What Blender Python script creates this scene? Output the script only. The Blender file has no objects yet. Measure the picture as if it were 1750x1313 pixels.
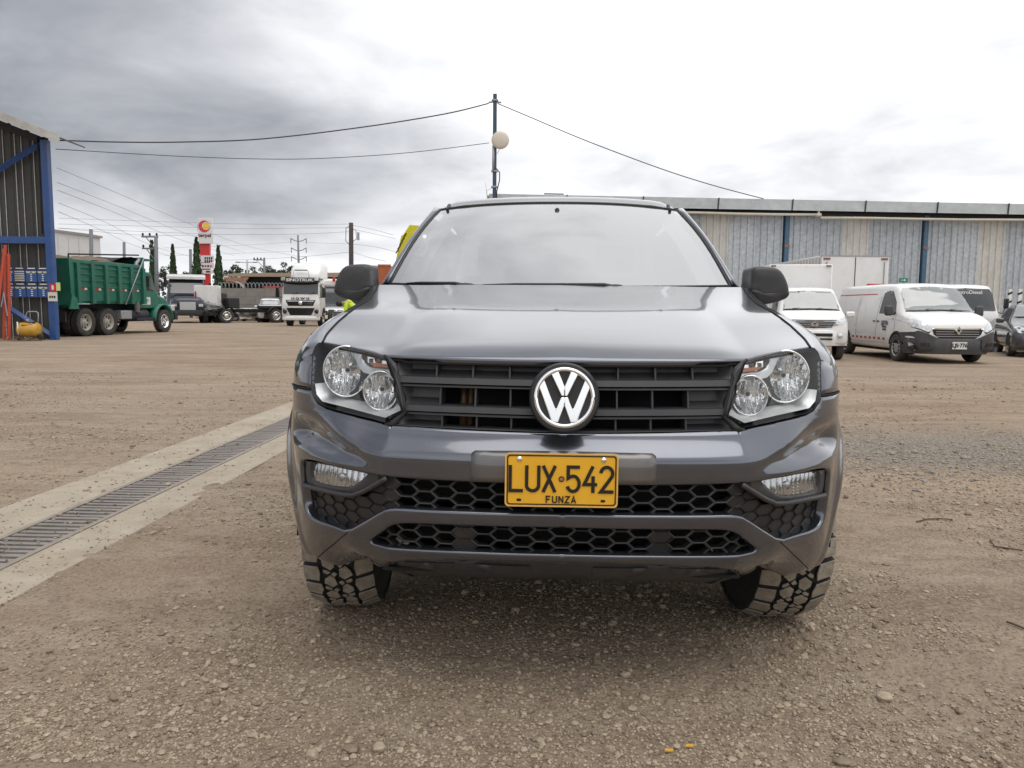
import bpy, bmesh, math, random
from math import sin, cos, tan, pi, radians, sqrt, atan2, exp
from mathutils import Vector, Matrix, noise
from mathutils.geometry import delaunay_2d_cdt

# ------------------------------------------------------------------ camera
scn = bpy.context.scene
COL = scn.collection
CAM = Vector((0, 0, 1.22))
FPX, CX, CY = 1315.0, 875.0, 656.5          # focal length and centre for a 1750 px wide frame
_p, _r = math.atan(130.5 / FPX), math.radians(0.46)
_f = Vector((0, cos(_p), -sin(_p)))
_u0 = Vector((0, sin(_p), cos(_p)))
_x0 = Vector((1, 0, 0))
_rt = _x0 * cos(_r) + _u0 * sin(_r)
_up = _u0 * cos(_r) - _x0 * sin(_r)
cam_d = bpy.data.cameras.new("camera")
cam = bpy.data.objects.new("camera", cam_d)
COL.objects.link(cam)
cam_d.sensor_width = 36.0
cam_d.lens = 36.0 * FPX / 1750.0
cam_d.clip_start = 0.05
cam_d.clip_end = 5000
cam.matrix_world = Matrix(((_rt.x, _up.x, -_f.x, CAM.x), (_rt.y, _up.y, -_f.y, CAM.y),
                           (_rt.z, _up.z, -_f.z, CAM.z), (0, 0, 0, 1)))
scn.camera = cam

# ------------------------------------------------------------------ sky, sun, exposure
SUN_EL, SUN_AZ = radians(73), radians(150)      # azimuth measured from +Y towards +X
world = bpy.data.worlds.new("World")
scn.world = world
world.use_nodes = True
nt = world.node_tree
nt.nodes.clear()


def wn(t, **kw):
    n = nt.nodes.new(t)
    for k, v in kw.items():
        setattr(n, k, v)
    return n


def wmath(op, a, b=None, clamp=False):
    n = wn('ShaderNodeMath', operation=op, use_clamp=clamp)
    for i, v in enumerate((a, b)):
        if v is None:
            continue
        if isinstance(v, (int, float)):
            n.inputs[i].default_value = v
        else:
            nt.links.new(v, n.inputs[i])
    return n.outputs[0]


tc = wn('ShaderNodeTexCoord')
sep = wn('ShaderNodeSeparateXYZ')
nt.links.new(tc.outputs['Generated'], sep.inputs[0])
dx, dy, dz = sep.outputs
zc = wmath('MAXIMUM', dz, 0.0)
den = wmath('ADD', zc, 0.22)
comb = wn('ShaderNodeCombineXYZ')
nt.links.new(wmath('DIVIDE', dx, den), comb.inputs[0])
nt.links.new(wmath('DIVIDE', dy, den), comb.inputs[1])
comb.inputs[2].default_value = 3.1


def wnoise(scale, detail, rough, dist, off):
    mp = wn('ShaderNodeMapping')
    mp.inputs['Location'].default_value = off
    nt.links.new(comb.outputs[0], mp.inputs[0])
    n = wn('ShaderNodeTexNoise')
    n.inputs['Scale'].default_value = scale
    n.inputs['Detail'].default_value = detail
    n.inputs['Roughness'].default_value = rough
    n.inputs['Distortion'].default_value = dist
    nt.links.new(mp.outputs[0], n.inputs['Vector'])
    return n.outputs['Fac']


n_big = wnoise(0.50, 3, 0.5, 0.3, (1.7, 0.35, 0))
n_mid = wnoise(1.05, 5, 0.52, 0.45, (4.2, 1.9, 0))
n_fine = wnoise(2.6, 5, 0.55, 0.3, (0.4, 7.7, 0))


def cloud_bank(d, radius, squash=1.0):
    """soft patch of heavier cloud round a direction"""
    vd = wn('ShaderNodeCombineXYZ')
    nt.links.new(wmath('SUBTRACT', dx, d[0]), vd.inputs[0])
    nt.links.new(wmath('SUBTRACT', dy, d[1]), vd.inputs[1])
    nt.links.new(wmath('MULTIPLY', wmath('SUBTRACT', dz, d[2]), squash), vd.inputs[2])
    ln = wn('ShaderNodeVectorMath', operation='LENGTH')
    nt.links.new(vd.outputs[0], ln.inputs[0])
    q = wmath('SUBTRACT', wmath('DIVIDE', ln.outputs['Value'], radius), wmath('MULTIPLY', wmath('SUBTRACT', n_mid, 0.5), 1.6))
    mr = wn('ShaderNodeMapRange', interpolation_type='SMOOTHSTEP')
    mr.inputs[1].default_value = 0.15
    mr.inputs[2].default_value = 1.0
    mr.inputs[3].default_value = 1.0
    mr.inputs[4].default_value = 0.0
    nt.links.new(q, mr.inputs[0])
    return mr.outputs[0]


# the heavy cloud bank stands to the left, thin bright overcast to the right
side = wmath('ADD', wmath('MULTIPLY', dx, 0.42), 0.46, True)
v = wmath('ADD', wmath('MULTIPLY', n_big, 0.30), wmath('MULTIPLY', n_mid, 0.74))
v = wmath('ADD', v, wmath('MULTIPLY', wmath('SUBTRACT', n_fine, 0.28), 0.46))
v = wmath('ADD', v, wmath('MULTIPLY', side, 0.72))
v = wmath('SUBTRACT', v, 0.222)
for d_, rad, sq, amt in (((-0.50, 0.80, 0.34), 0.60, 1.25, 0.34), ((-0.22, 0.95, 0.165), 0.42, 3.0, 0.22), ((-0.62, 0.76, 0.20), 0.25, 2.5, 0.10),
                         ((0.58, 0.78, 0.20), 0.36, 1.3, 0.24), ((0.20, 0.96, 0.17), 0.36, 2.4, 0.18), ((0.38, 0.9, 0.15), 0.24, 2.4, 0.13), ((0.10, 0.87, 0.46), 0.50, 1.4, -0.22), ((-0.75, 0.2, 0.6), 0.5, 1.0, 0.25), ((0.3, -0.8, 0.4), 0.6, 1.2, 0.25)):
    v = wmath('SUBTRACT', v, wmath('MULTIPLY', cloud_bank(d_, rad, sq), amt))
v = wmath('ADD', wmath('MULTIPLY', wmath('SUBTRACT', v, 0.5), 1.22), 0.51)
ramp = wn('ShaderNodeValToRGB')
nt.links.new(v, ramp.inputs[0])
cr = ramp.color_ramp
cr.elements[0].position = 0.10
cr.elements[0].color = (0.25, 0.26, 0.285, 1)
cr.elements[1].position = 0.78
cr.elements[1].color = (0.98, 0.98, 0.985, 1)
e = cr.elements.new(0.30); e.color = (0.40, 0.41, 0.435, 1)
e = cr.elements.new(0.48); e.color = (0.57, 0.58, 0.605, 1)
e = cr.elements.new(0.62); e.color = (0.76, 0.765, 0.785, 1)
# pale band of far cloud over the horizon
hz = wmath('POWER', wmath('SUBTRACT', 1.0, wmath('MULTIPLY', zc, 5.5, True), True), 2.0)
mixh = wn('ShaderNodeMix', data_type='RGBA')
nt.links.new(wmath('MULTIPLY', hz, 0.85), mixh.inputs[0])
nt.links.new(ramp.outputs[0], mixh.inputs[6])
mixh.inputs[7].default_value = (0.78, 0.79, 0.815, 1)
sky = wn('ShaderNodeTexSky', sky_type='NISHITA')
sky.sun_disc = False
sky.sun_elevation = SUN_EL
sky.sun_rotation = SUN_AZ
sky.air_density = 1.0
sky.dust_density = 3.0
bg_sky = wn('ShaderNodeBackground')
bg_sky.inputs[1].default_value = 0.10
nt.links.new(sky.outputs[0], bg_sky.inputs[0])
bg_cl = wn('ShaderNodeBackground')
bg_cl.inputs[1].default_value = 1.0
nt.links.new(mixh.outputs[2], bg_cl.inputs[0])
mixs = wn('ShaderNodeMixShader')
mixs.inputs[0].default_value = 0.94
nt.links.new(bg_sky.outputs[0], mixs.inputs[1])
nt.links.new(bg_cl.outputs[0], mixs.inputs[2])
wo = wn('ShaderNodeOutputWorld')
nt.links.new(mixs.outputs[0], wo.inputs[0])

sun_d = bpy.data.lights.new("sun", 'SUN')
sun_d.energy = 0.95
sun_d.angle = radians(50)
sun_d.color = (1.0, 0.965, 0.92)
sun = bpy.data.objects.new("sun", sun_d)
COL.objects.link(sun)
_sd = Vector((sin(SUN_AZ) * cos(SUN_EL), cos(SUN_AZ) * cos(SUN_EL), sin(SUN_EL)))
sun.rotation_euler = _sd.to_track_quat('Z', 'Y').to_euler()

vs = scn.view_settings
vs.view_transform = 'Standard'
vs.look = 'None'
vs.exposure = 0.44
vs.gamma = 1.0
vs.use_curve_mapping = False
scn.cycles.max_bounces = 8
scn.cycles.transparent_max_bounces = 12
scn.cycles.use_denoising = True

# ------------------------------------------------------------------ measuring helpers


def ray(px, py):
    return (_f + _rt * ((px - CX) / FPX) + _up * ((CY - py) / FPX))


def at(px, py, Y):
    """point at world depth Y seen at that spot of the photograph"""
    d = ray(px, py)
    return CAM + d * (Y / d.y)


def gnd(px, py, z=0.0):
    d = ray(px, py)
    return CAM + d * ((z - CAM.z) / d.z)


def project(P):
    v = Vector(P) - CAM
    k = v.dot(_f)
    return CX + FPX * v.dot(_rt) / k, CY - FPX * v.dot(_up) / k


# ------------------------------------------------------------------ materials
_mats = {}


def mat(name, col, rough=0.6, metal=0.0, var=0.0, scale=8.0, bump=0.0, bscale=60.0, coat=0.0, dirt=None, spec=0.5,
        trans=0.0, emit=None, alpha=1.0, darkdirt=0.0):
    if name in _mats:
        return _mats[name]
    m = bpy.data.materials.new(name)
    m.use_nodes = True
    t = m.node_tree
    b = t.nodes['Principled BSDF']
    b.inputs['Base Color'].default_value = (*col, 1)
    b.inputs['Roughness'].default_value = rough
    b.inputs['Metallic'].default_value = metal
    b.inputs['Specular IOR Level'].default_value = spec
    b.inputs['Coat Weight'].default_value = coat
    b.inputs['Coat Roughness'].default_value = 0.04
    b.inputs['Transmission Weight'].default_value = trans
    b.inputs['Alpha'].default_value = alpha
    if emit:
        b.inputs['Emission Color'].default_value = (*emit[:3], 1)
        b.inputs['Emission Strength'].default_value = emit[3]
    if var > 0 or dirt or bump > 0:
        tcn = t.nodes.new('ShaderNodeTexCoord')
        vec = tcn.outputs['Object']
    if var > 0:
        n = t.nodes.new('ShaderNodeTexNoise')
        n.inputs['Scale'].default_value = scale
        n.inputs['Detail'].default_value = 6
        n.inputs['Roughness'].default_value = 0.6
        t.links.new(vec, n.inputs['Vector'])
        r = t.nodes.new('ShaderNodeMapRange')
        r.inputs[1].default_value = 0.3
        r.inputs[2].default_value = 0.7
        r.inputs[3].default_value = 1 - var
        r.inputs[4].default_value = 1 + var
        t.links.new(n.outputs['Fac'], r.inputs[0])
        mx = t.nodes.new('ShaderNodeMix')
        mx.data_type = 'RGBA'
        mx.blend_type = 'MULTIPLY'
        mx.inputs[0].default_value = 1.0
        mx.inputs[6].default_value = (*col, 1)
        t.links.new(r.outputs[0], mx.inputs[7])
        colout = mx.outputs[2]
        t.links.new(colout, b.inputs['Base Color'])
        r2 = t.nodes.new('ShaderNodeMapRange')
        r2.inputs[1].default_value = 0.3
        r2.inputs[2].default_value = 0.7
        r2.inputs[3].default_value = max(0.02, rough * (1 - var))
        r2.inputs[4].default_value = min(1, rough * (1 + var))
        t.links.new(n.outputs['Fac'], r2.inputs[0])
        t.links.new(r2.outputs[0], b.inputs['Roughness'])
    else:
        colout = None
    if dirt:          # (colour, amount, scale): dust and grime in patches
        n = t.nodes.new('ShaderNodeTexNoise')
        n.inputs['Scale'].default_value = dirt[2]
        n.inputs['Detail'].default_value = 8
        n.inputs['Roughness'].default_value = 0.68
        t.links.new(vec, n.inputs['Vector'])
        r = t.nodes.new('ShaderNodeMapRange')
        r.inputs[1].default_value = 0.45
        r.inputs[2].default_value = 0.75
        r.inputs[3].default_value = dirt[1] * 0.15
        r.inputs[4].default_value = dirt[1]
        t.links.new(n.outputs['Fac'], r.inputs[0])
        mx = t.nodes.new('ShaderNodeMix')
        mx.data_type = 'RGBA'
        t.links.new(r.outputs[0], mx.inputs[0])
        if colout:
            t.links.new(colout, mx.inputs[6])
        else:
            mx.inputs[6].default_value = (*col, 1)
        mx.inputs[7].default_value = (*dirt[0], 1)
        t.links.new(mx.outputs[2], b.inputs['Base Color'])
    if bump > 0:
        n = t.nodes.new('ShaderNodeTexNoise')
        n.inputs['Scale'].default_value = bscale
        n.inputs['Detail'].default_value = 5
        t.links.new(vec, n.inputs['Vector'])
        bp = t.nodes.new('ShaderNodeBump')
        bp.inputs['Strength'].default_value = bump
        bp.inputs['Distance'].default_value = 0.01
        t.links.new(n.outputs['Fac'], bp.inputs['Height'])
        t.links.new(bp.outputs[0], b.inputs['Normal'])
    _mats[name] = m
    return m


def glass_mat(name, tint=(0.75, 0.8, 0.8), refl=0.25, rough=0.02, haze=0.0, hazecol=(0.6, 0.62, 0.62), top=1.0):
    """pane: mirror-like coat over a see-through tint, with a patchy diffuse film"""
    if name in _mats:
        return _mats[name]
    m = bpy.data.materials.new(name)
    m.use_nodes = True
    t = m.node_tree
    t.nodes.clear()
    tr = t.nodes.new('ShaderNodeBsdfTransparent')
    tr.inputs[0].default_value = (*tint, 1)
    gl = t.nodes.new('ShaderNodeBsdfGlossy')
    gl.inputs['Roughness'].default_value = rough
    df = t.nodes.new('ShaderNodeBsdfDiffuse')
    df.inputs[0].default_value = (*hazecol, 1)
    lw = t.nodes.new('ShaderNodeFresnel')
    lw.inputs[0].default_value = 1.5
    mr = t.nodes.new('ShaderNodeMapRange')
    mr.inputs[1].default_value = 0.0
    mr.inputs[2].default_value = 0.6
    mr.inputs[3].default_value = refl
    mr.inputs[4].default_value = top
    t.links.new(lw.outputs[0], mr.inputs[0])
    m1 = t.nodes.new('ShaderNodeMixShader')
    m1.inputs[0].default_value = haze
    if haze > 0:
        tcn = t.nodes.new('ShaderNodeTexCoord')
        n = t.nodes.new('ShaderNodeTexNoise')
        n.inputs['Scale'].default_value = 2.2
        n.inputs['Detail'].default_value = 5
        t.links.new(tcn.outputs['Object'], n.inputs['Vector'])
        r = t.nodes.new('ShaderNodeMapRange')
        r.inputs[1].default_value = 0.3
        r.inputs[2].default_value = 0.75
        r.inputs[3].default_value = haze * 0.6
        r.inputs[4].default_value = haze * 1.5
        t.links.new(n.outputs['Fac'], r.inputs[0])
        t.links.new(r.outputs[0], m1.inputs[0])
    t.links.new(tr.outputs[0], m1.inputs[1])
    t.links.new(df.outputs[0], m1.inputs[2])
    m2 = t.nodes.new('ShaderNodeMixShader')
    t.links.new(mr.outputs[0], m2.inputs[0])
    t.links.new(m1.outputs[0], m2.inputs[1])
    t.links.new(gl.outputs[0], m2.inputs[2])
    o = t.nodes.new('ShaderNodeOutputMaterial')
    t.links.new(m2.outputs[0], o.inputs[0])
    _mats[name] = m
    return m


# ------------------------------------------------------------------ mesh builder


class MB:
    def __init__(self):
        self.v, self.f, self.mi, self.cur = [], [], [], 0

    def add(self, vs, fs):
        o = len(self.v)
        self.v += [tuple(p) for p in vs]
        self.f += [tuple(i + o for i in f) for f in fs]
        self.mi += [self.cur] * len(fs)
        return self

    def box(self, c, s, rz=0.0, M=None):
        x, y, z = s[0] / 2, s[1] / 2, s[2] / 2
        ps = [Vector((a * x, b * y, d * z)) for d in (-1, 1) for a, b in ((-1, -1), (1, -1), (1, 1), (-1, 1))]
        if rz:
            R = Matrix.Rotation(rz, 3, 'Z')
            ps = [R @ p for p in ps]
        if M:
            ps = [M @ p for p in ps]
        ps = [p + Vector(c) for p in ps]
        return self.add(ps, [(3, 2, 1, 0), (4, 5, 6, 7), (0, 1, 5, 4), (1, 2, 6, 5), (2, 3, 7, 6), (3, 0, 4, 7)])

    def bx(self, x0, x1, y0, y1, z0, z1):
        return self.box(((x0 + x1) / 2, (y0 + y1) / 2, (z0 + z1) / 2), (abs(x1 - x0), abs(y1 - y0), abs(z1 - z0)))

    def tube(self, path, r, n=8, cap=True):
        path = [Vector(p) for p in path]
        rs = r if isinstance(r, (list, tuple)) else [r] * len(path)
        rings = []
        up = None
        for i, p in enumerate(path):
            d = (path[min(i + 1, len(path) - 1)] - path[max(i - 1, 0)]).normalized()
            if up is None:
                a = Vector((0, 0, 1)) if abs(d.z) < 0.9 else Vector((1, 0, 0))
                up = (a - d * a.dot(d)).normalized()
            else:
                up = (up - d * up.dot(d)).normalized()
            s = d.cross(up)
            rings.append([p + (up * cos(2 * pi * k / n) + s * sin(2 * pi * k / n)) * rs[i] for k in range(n)])
        return self.loft(rings, True, cap)

    def loft(self, rings, closed=True, cap=True):
        n = len(rings[0])
        vs = [p for r in rings for p in r]
        fs = []
        for i in range(len(rings) - 1):
            for k in range(n if closed else n - 1):
                a, b = i * n + k, i * n + (k + 1) % n
                fs.append((a, b, b + n, a + n))
        if cap and closed:
            fs.append(tuple(reversed(range(n))))
            fs.append(tuple((len(rings) - 1) * n + k for k in range(n)))
        return self.add(vs, fs)

    def prism(self, poly, axis, d0, d1):
        """poly in the plane across axis: x -> (y, z), y -> (x, z), z -> (x, y)"""
        def P(a, b, d):
            return {'x': (d, a, b), 'y': (a, d, b), 'z': (a, b, d)}[axis]
        n = len(poly)
        vs = [P(a, b, d0) for a, b in poly] + [P(a, b, d1) for a, b in poly]
        fs = [tuple(range(n)), tuple(reversed(range(n, 2 * n)))]
        fs += [(k, k + n, (k + 1) % n + n, (k + 1) % n) for k in range(n)]
        return self.add(vs, fs)

    def lathe(self, prof, c, axis='x', n=32):
        """prof: (along, radius) list"""
        rings = []
        for a, r in prof:
            ring = []
            for k in range(n):
                t = 2 * pi * k / n
                q = (a, r * cos(t), r * sin(t))
                if axis == 'y':
                    q = (q[1], q[0], q[2])
                elif axis == 'z':
                    q = (q[1], q[2], q[0])
                ring.append(Vector(q) + Vector(c))
            rings.append(ring)
        return self.loft(rings, True, False)

    def grid(self, rows):
        """open surface from equal-length rows of points"""
        return self.loft(rows, False, False)

    def sphere(self, c, r, n=12, m=8, sc=(1, 1, 1)):
        rings = []
        for i in range(m + 1):
            a = -pi / 2 + pi * i / m
            rr = max(cos(a), 1e-4)
            rings.append([Vector(c) + Vector((r * sc[0] * rr * cos(2 * pi * k / n), r * sc[1] * rr * sin(2 * pi * k / n),
                                              r * sc[2] * sin(a))) for k in range(n)])
        return self.loft(rings, True, False)

    def mesh(self, name, material, smooth=False):
        me = bpy.data.meshes.new(name)
        me.from_pydata([tuple(p) for p in self.v], [], self.f)
        if isinstance(material, (list, tuple)):
            for q in material:
                me.materials.append(q)
        elif material:
            me.materials.append(material)
        if any(self.mi):
            me.polygons.foreach_set('material_index', self.mi)
        bm = bmesh.new()
        bm.from_mesh(me)
        bmesh.ops.recalc_face_normals(bm, faces=bm.faces)
        bm.to_mesh(me)
        bm.free()
        if smooth:
            me.polygons.foreach_set('use_smooth', [True] * len(me.polygons))
        me.update()
        return me

    def build(self, name, material, parent=None, smooth=False, bevel=0.0, seg=2, auto=None, solid=0.0, subd=0, loc=None):
        o = bpy.data.objects.new(name, self.mesh(name, material, smooth or auto is not None))
        COL.objects.link(o)
        if parent:
            o.parent = parent
        if loc:
            o.location = loc
        if auto is not None:
            o.data.set_sharp_from_angle(angle=radians(auto))
        if solid:
            md = o.modifiers.new('s', 'SOLIDIFY')
            md.thickness = abs(solid)
            md.offset = -1 if solid > 0 else 1
        if subd:
            md = o.modifiers.new('u', 'SUBSURF')
            md.levels = md.render_levels = subd
        if bevel:
            md = o.modifiers.new('b', 'BEVEL')
            md.width = bevel
            md.segments = seg
            md.limit_method = 'ANGLE'
            md.angle_limit = radians(40)
            o.data.polygons.foreach_set('use_smooth', [True] * len(o.data.polygons))
            if auto is None:
                o.data.set_sharp_from_angle(angle=radians(50))
            md.harden_normals = False
        return o


def tag(o, label=None, cat=None, group=None, kind=None):
    if label:
        o['label'] = label
    if cat:
        o['category'] = cat
    if group:
        o['group'] = group
    if kind:
        o['kind'] = kind
    return o


def thing(name, loc, rz, label, cat, group=None):
    o = bpy.data.objects.new(name, None)
    COL.objects.link(o)
    o.location = loc
    o.rotation_euler = (0, 0, rz)
    return tag(o, label, cat, group)


def link_copy(o, parent=None, loc=None):
    c = o.copy()
    COL.objects.link(c)
    c.parent = parent
    if loc is not None:
        c.location = loc
    for ch in o.children:
        link_copy(ch, c)
    return c


def text(name, body, size, material, parent, M, extrude=0.002, align='CENTER', bold=0.0, sx=1.0):
    cu = bpy.data.curves.new(name, 'FONT')
    cu.body = body
    cu.size = size
    cu.extrude = extrude
    cu.offset = bold
    cu.align_x = align
    cu.align_y = 'CENTER'
    cu.materials.append(material)
    tmp = bpy.data.objects.new(name, cu)
    me = bpy.data.meshes.new_from_object(tmp)
    bpy.data.objects.remove(tmp)
    o = bpy.data.objects.new(name, me)
    COL.objects.link(o)
    if parent:
        o.parent = parent
    o.matrix_local = M @ Matrix.Diagonal((sx, 1, 1, 1))
    return o


def face_y(x, y, z, tilt=0.0, rz=0.0):
    """matrix that stands lettering upright, read from -Y"""
    return Matrix.Translation((x, y, z)) @ Matrix.Rotation(rz, 4, 'Z') @ Matrix.Rotation(pi / 2 + tilt, 4, 'X')


def lerp(a, b, t):
    return a + (b - a) * t


def interp(tab, x):
    """smooth monotone-ish interpolation in a table [(x, y...)]"""
    if x <= tab[0][0]:
        return tab[0][1]
    if x >= tab[-1][0]:
        return tab[-1][1]
    for i in range(len(tab) - 1):
        if x <= tab[i + 1][0]:
            x0, y0 = tab[i]
            x1, y1 = tab[i + 1]
            h = x1 - x0
            t = (x - x0) / h

            def sl(j):
                if j <= 0 or j >= len(tab) - 1:
                    j0, j1 = max(j - 1, 0), min(j + 1, len(tab) - 1)
                    return (tab[j1][1] - tab[j0][1]) / (tab[j1][0] - tab[j0][0])
                d0 = (tab[j][1] - tab[j - 1][1]) / (tab[j][0] - tab[j - 1][0])
                d1 = (tab[j + 1][1] - tab[j][1]) / (tab[j + 1][0] - tab[j][0])
                if d0 * d1 <= 0:
                    return 0.0
                return 2 * d0 * d1 / (d0 + d1)
            m0, m1 = sl(i) * h, sl(i + 1) * h
            t2, t3 = t * t, t * t * t
            return (2 * t3 - 3 * t2 + 1) * y0 + (t3 - 2 * t2 + t) * m0 + (-2 * t3 + 3 * t2) * y1 + (t3 - t2) * m1


def sstep(a, b, x):
    t = min(1, max(0, (x - a) / (b - a)))
    return t * t * (3 - 2 * t)

# ------------------------------------------------------------------ ground
def ground_material():
    m = bpy.data.materials.new('dusty_yard_earth')
    m.use_nodes = True
    t = m.node_tree
    b = t.nodes['Principled BSDF']
    b.inputs['Roughness'].default_value = 0.95
    b.inputs['Specular IOR Level'].default_value = 0.12
    tcn = t.nodes.new('ShaderNodeTexCoord')
    vec = tcn.outputs['Object']

    def no(scale, detail, rough=0.6, dist=0.0, sc=(1, 1, 1), off=(0, 0, 0)):
        mp = t.nodes.new('ShaderNodeMapping')
        mp.inputs['Scale'].default_value = sc
        mp.inputs['Location'].default_value = off
        t.links.new(vec, mp.inputs[0])
        n = t.nodes.new('ShaderNodeTexNoise')
        n.inputs['Scale'].default_value = scale
        n.inputs['Detail'].default_value = detail
        n.inputs['Roughness'].default_value = rough
        n.inputs['Distortion'].default_value = dist
        t.links.new(mp.outputs[0], n.inputs['Vector'])
        return n.outputs['Fac']

    def rng(fac, a, b_, c=0.0, d=1.0):
        r = t.nodes.new('ShaderNodeMapRange')
        for i, q in enumerate((a, b_, c, d)):
            r.inputs[1 + i].default_value = q
        t.links.new(fac, r.inputs[0])
        return r.outputs[0]

    def mixc(fac, A, B, blend='MIX'):
        x = t.nodes.new('ShaderNodeMix')
        x.data_type = 'RGBA'
        x.blend_type = blend
        for i, q in ((0, fac), (6, A), (7, B)):
            if isinstance(q, (int, float)):
                x.inputs[i].default_value = q
            elif isinstance(q, tuple):
                x.inputs[i].default_value = (*q, 1)
            else:
                t.links.new(q, x.inputs[i])
        return x.outputs[2]
    c = mixc(rng(no(0.55, 8, 0.66, 0.6), 0.38, 0.62), (0.262, 0.186, 0.126), (0.392, 0.300, 0.218))
    c = mixc(rng(no(0.12, 4, 0.55, 0.3, off=(5, 3, 0)), 0.42, 0.62, 0, 0.75), c, (0.338, 0.275, 0.216))
    # dragged wheel tracks: long stretched streaks
    c = mixc(rng(no(0.9, 5, 0.6, 0.6, sc=(0.35, 2.2, 1), off=(2, 9, 0)), 0.47, 0.66, 0, 0.72), c, (0.195, 0.136, 0.094))
    c = mixc(rng(no(1.6, 4, 0.6, 0.4, sc=(0.5, 2.0, 1), off=(8, 1, 0)), 0.55, 0.75, 0, 0.6), c, (0.445, 0.362, 0.275))
    # grit
    c = mixc(rng(no(38, 4, 0.65), 0.42, 0.66, 0, 0.6), c, (0.39, 0.325, 0.25))
    c = mixc(rng(no(70, 3, 0.6, off=(3, 3, 3)), 0.53, 0.68, 0, 0.75), c, (0.11, 0.082, 0.058))
    c = mixc(rng(no(9, 6, 0.75, 0.3, off=(1, 7, 2)), 0.50, 0.72, 0, 0.65), c, (0.155, 0.117, 0.083))
    c = mixc(rng(no(3.2, 7, 0.75, 0.5, sc=(.6, 1.6, 1), off=(6, 2, 2)), 0.52, 0.74, 0, 0.5), c, (0.46, 0.40, 0.31))
    mpg = t.nodes.new('ShaderNodeMapping')
    mpg.inputs['Location'].default_value = (-1.05, -5.1, 0)
    mpg.inputs['Scale'].default_value = (.22, .75, 0)
    t.links.new(vec, mpg.inputs[0])
    lng = t.nodes.new('ShaderNodeVectorMath')
    lng.operation = 'LENGTH'
    t.links.new(mpg.outputs[0], lng.inputs[0])
    adg = t.nodes.new('ShaderNodeMath')
    adg.operation = 'MULTIPLY_ADD'
    t.links.new(no(1.3, 7, 0.7, 0.5, off=(3, 8, 1)), adg.inputs[0])
    adg.inputs[1].default_value = -2.0
    t.links.new(lng.outputs['Value'], adg.inputs[2])
    c = mixc(rng(adg.outputs[0], 0.05, -0.5, 0, 0.75), c, mixc(rng(no(46, 4, 0.7, off=(9, 1, 1)), 0.42, 0.62), (0.115, 0.102, 0.088), (0.40, 0.37, 0.325)))
    vo = t.nodes.new('ShaderNodeTexVoronoi')
    vo.inputs['Scale'].default_value = 55
    t.links.new(vec, vo.inputs['Vector'])
    t.links.new(c, b.inputs['Base Color'])
    h1 = no(26, 8, 0.7)
    h2 = no(5, 6, 0.6)
    ad = t.nodes.new('ShaderNodeMath')
    ad.operation = 'MULTIPLY_ADD'
    t.links.new(h2, ad.inputs[0])
    ad.inputs[1].default_value = 0.5
    t.links.new(h1, ad.inputs[2])
    ad2 = t.nodes.new('ShaderNodeMath')
    ad2.operation = 'MULTIPLY_ADD'
    t.links.new(vo.outputs['Distance'], ad2.inputs[0])
    ad2.inputs[1].default_value = -0.35
    t.links.new(ad.outputs[0], ad2.inputs[2])
    bp = t.nodes.new('ShaderNodeBump')
    bp.inputs['Strength'].default_value = 1.0
    bp.inputs['Distance'].default_value = 0.022
    t.links.new(ad2.outputs[0], bp.inputs['Height'])
    t.links.new(bp.outputs[0], b.inputs['Normal'])
    return m


DRX, DRW, DSH = -2.50, 0.145, 0.0455          # drain centre line at y = 3.8, half width, lean
DRY0, DRY1 = 0.5, 15.0
SLAB_L, SLAB_R = -0.58, 0.47


def drel(x, y):
    return x - DRX - DSH * (y - 3.8)



RUTS = [(tuple(gnd(230, 1230)[:2]), tuple(gnd(640, 1055)[:2])), (tuple(gnd(1340, 1075)[:2]), tuple(gnd(1720, 1250)[:2])), (tuple(gnd(60, 1120)[:2]), tuple(gnd(420, 985)[:2]))]


def ground_h(x, y):
    d = sqrt(x * x + y * y)
    fade = 1 - sstep(9, 26, d)
    n1 = noise.noise(Vector((x * 0.55, y * 0.55, 1.3)))
    n2 = noise.noise(Vector((x * 2.1 + 4, y * 2.1, 7.7)))
    n3 = noise.noise(Vector((x * 6.5, y * 6.5 + 2, 3.1)))
    n4 = noise.noise(Vector((x * 17, y * 17 + 2, 5.1)))
    n5 = abs(noise.noise(Vector((x * 9 + 1, y * 9, 2.1))))
    near = 1 - sstep(4.5, 6.5, y)
    h = (n1 * 0.016 + n2 * 0.008 + n3 * 0.005 - n5 * .006) * fade + n4 * .0035 * near
    # shallow wheel ruts in front of the pickup, running out to the lower left
    for (ax_, ay_), (bx_, by_) in RUTS:
        ex_, ey_ = bx_ - ax_, by_ - ay_
        L = math.hypot(ex_, ey_)
        u = ((x - ax_) * ex_ + (y - ay_) * ey_) / L
        q = ((x - ax_) * -ey_ + (y - ay_) * ex_) / L
        if abs(q) < .35 and -.3 < u < L + .3:
            win = sstep(-.3, .1, u) * (1 - sstep(L - .1, L + .3, u))
            brk = .5 + .8 * max(0, noise.noise(Vector((x * 4, y * 4, 8.0))) + .3)
            h += (.0065 * cos(q * 2 * pi / .088 + 1.2 * noise.noise(Vector((x * 2, y * 2, 3)))) * exp(-(q / .15) ** 2) - .006 * exp(-(q / .12) ** 2)) * win * brk
    # level beside the concrete, so that dust laps its edge
    if DRY0 < y < DRY1:
        a = abs(drel(x, y) - (SLAB_L + SLAB_R) / 2)
        k = 1 - sstep(0.56, 0.95, a)
        h = h * (1 - k) + k * (0.001 + (0.011 * noise.noise(Vector((x * 3.1, y * 1.3, 9.0))) + .006 * noise.noise(Vector((x * 9, y * 7, 4.0)))) * sstep(0.28, 0.50, a) - 0.006 * (1 - sstep(0.34, 0.56, a)))
    return h


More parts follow.
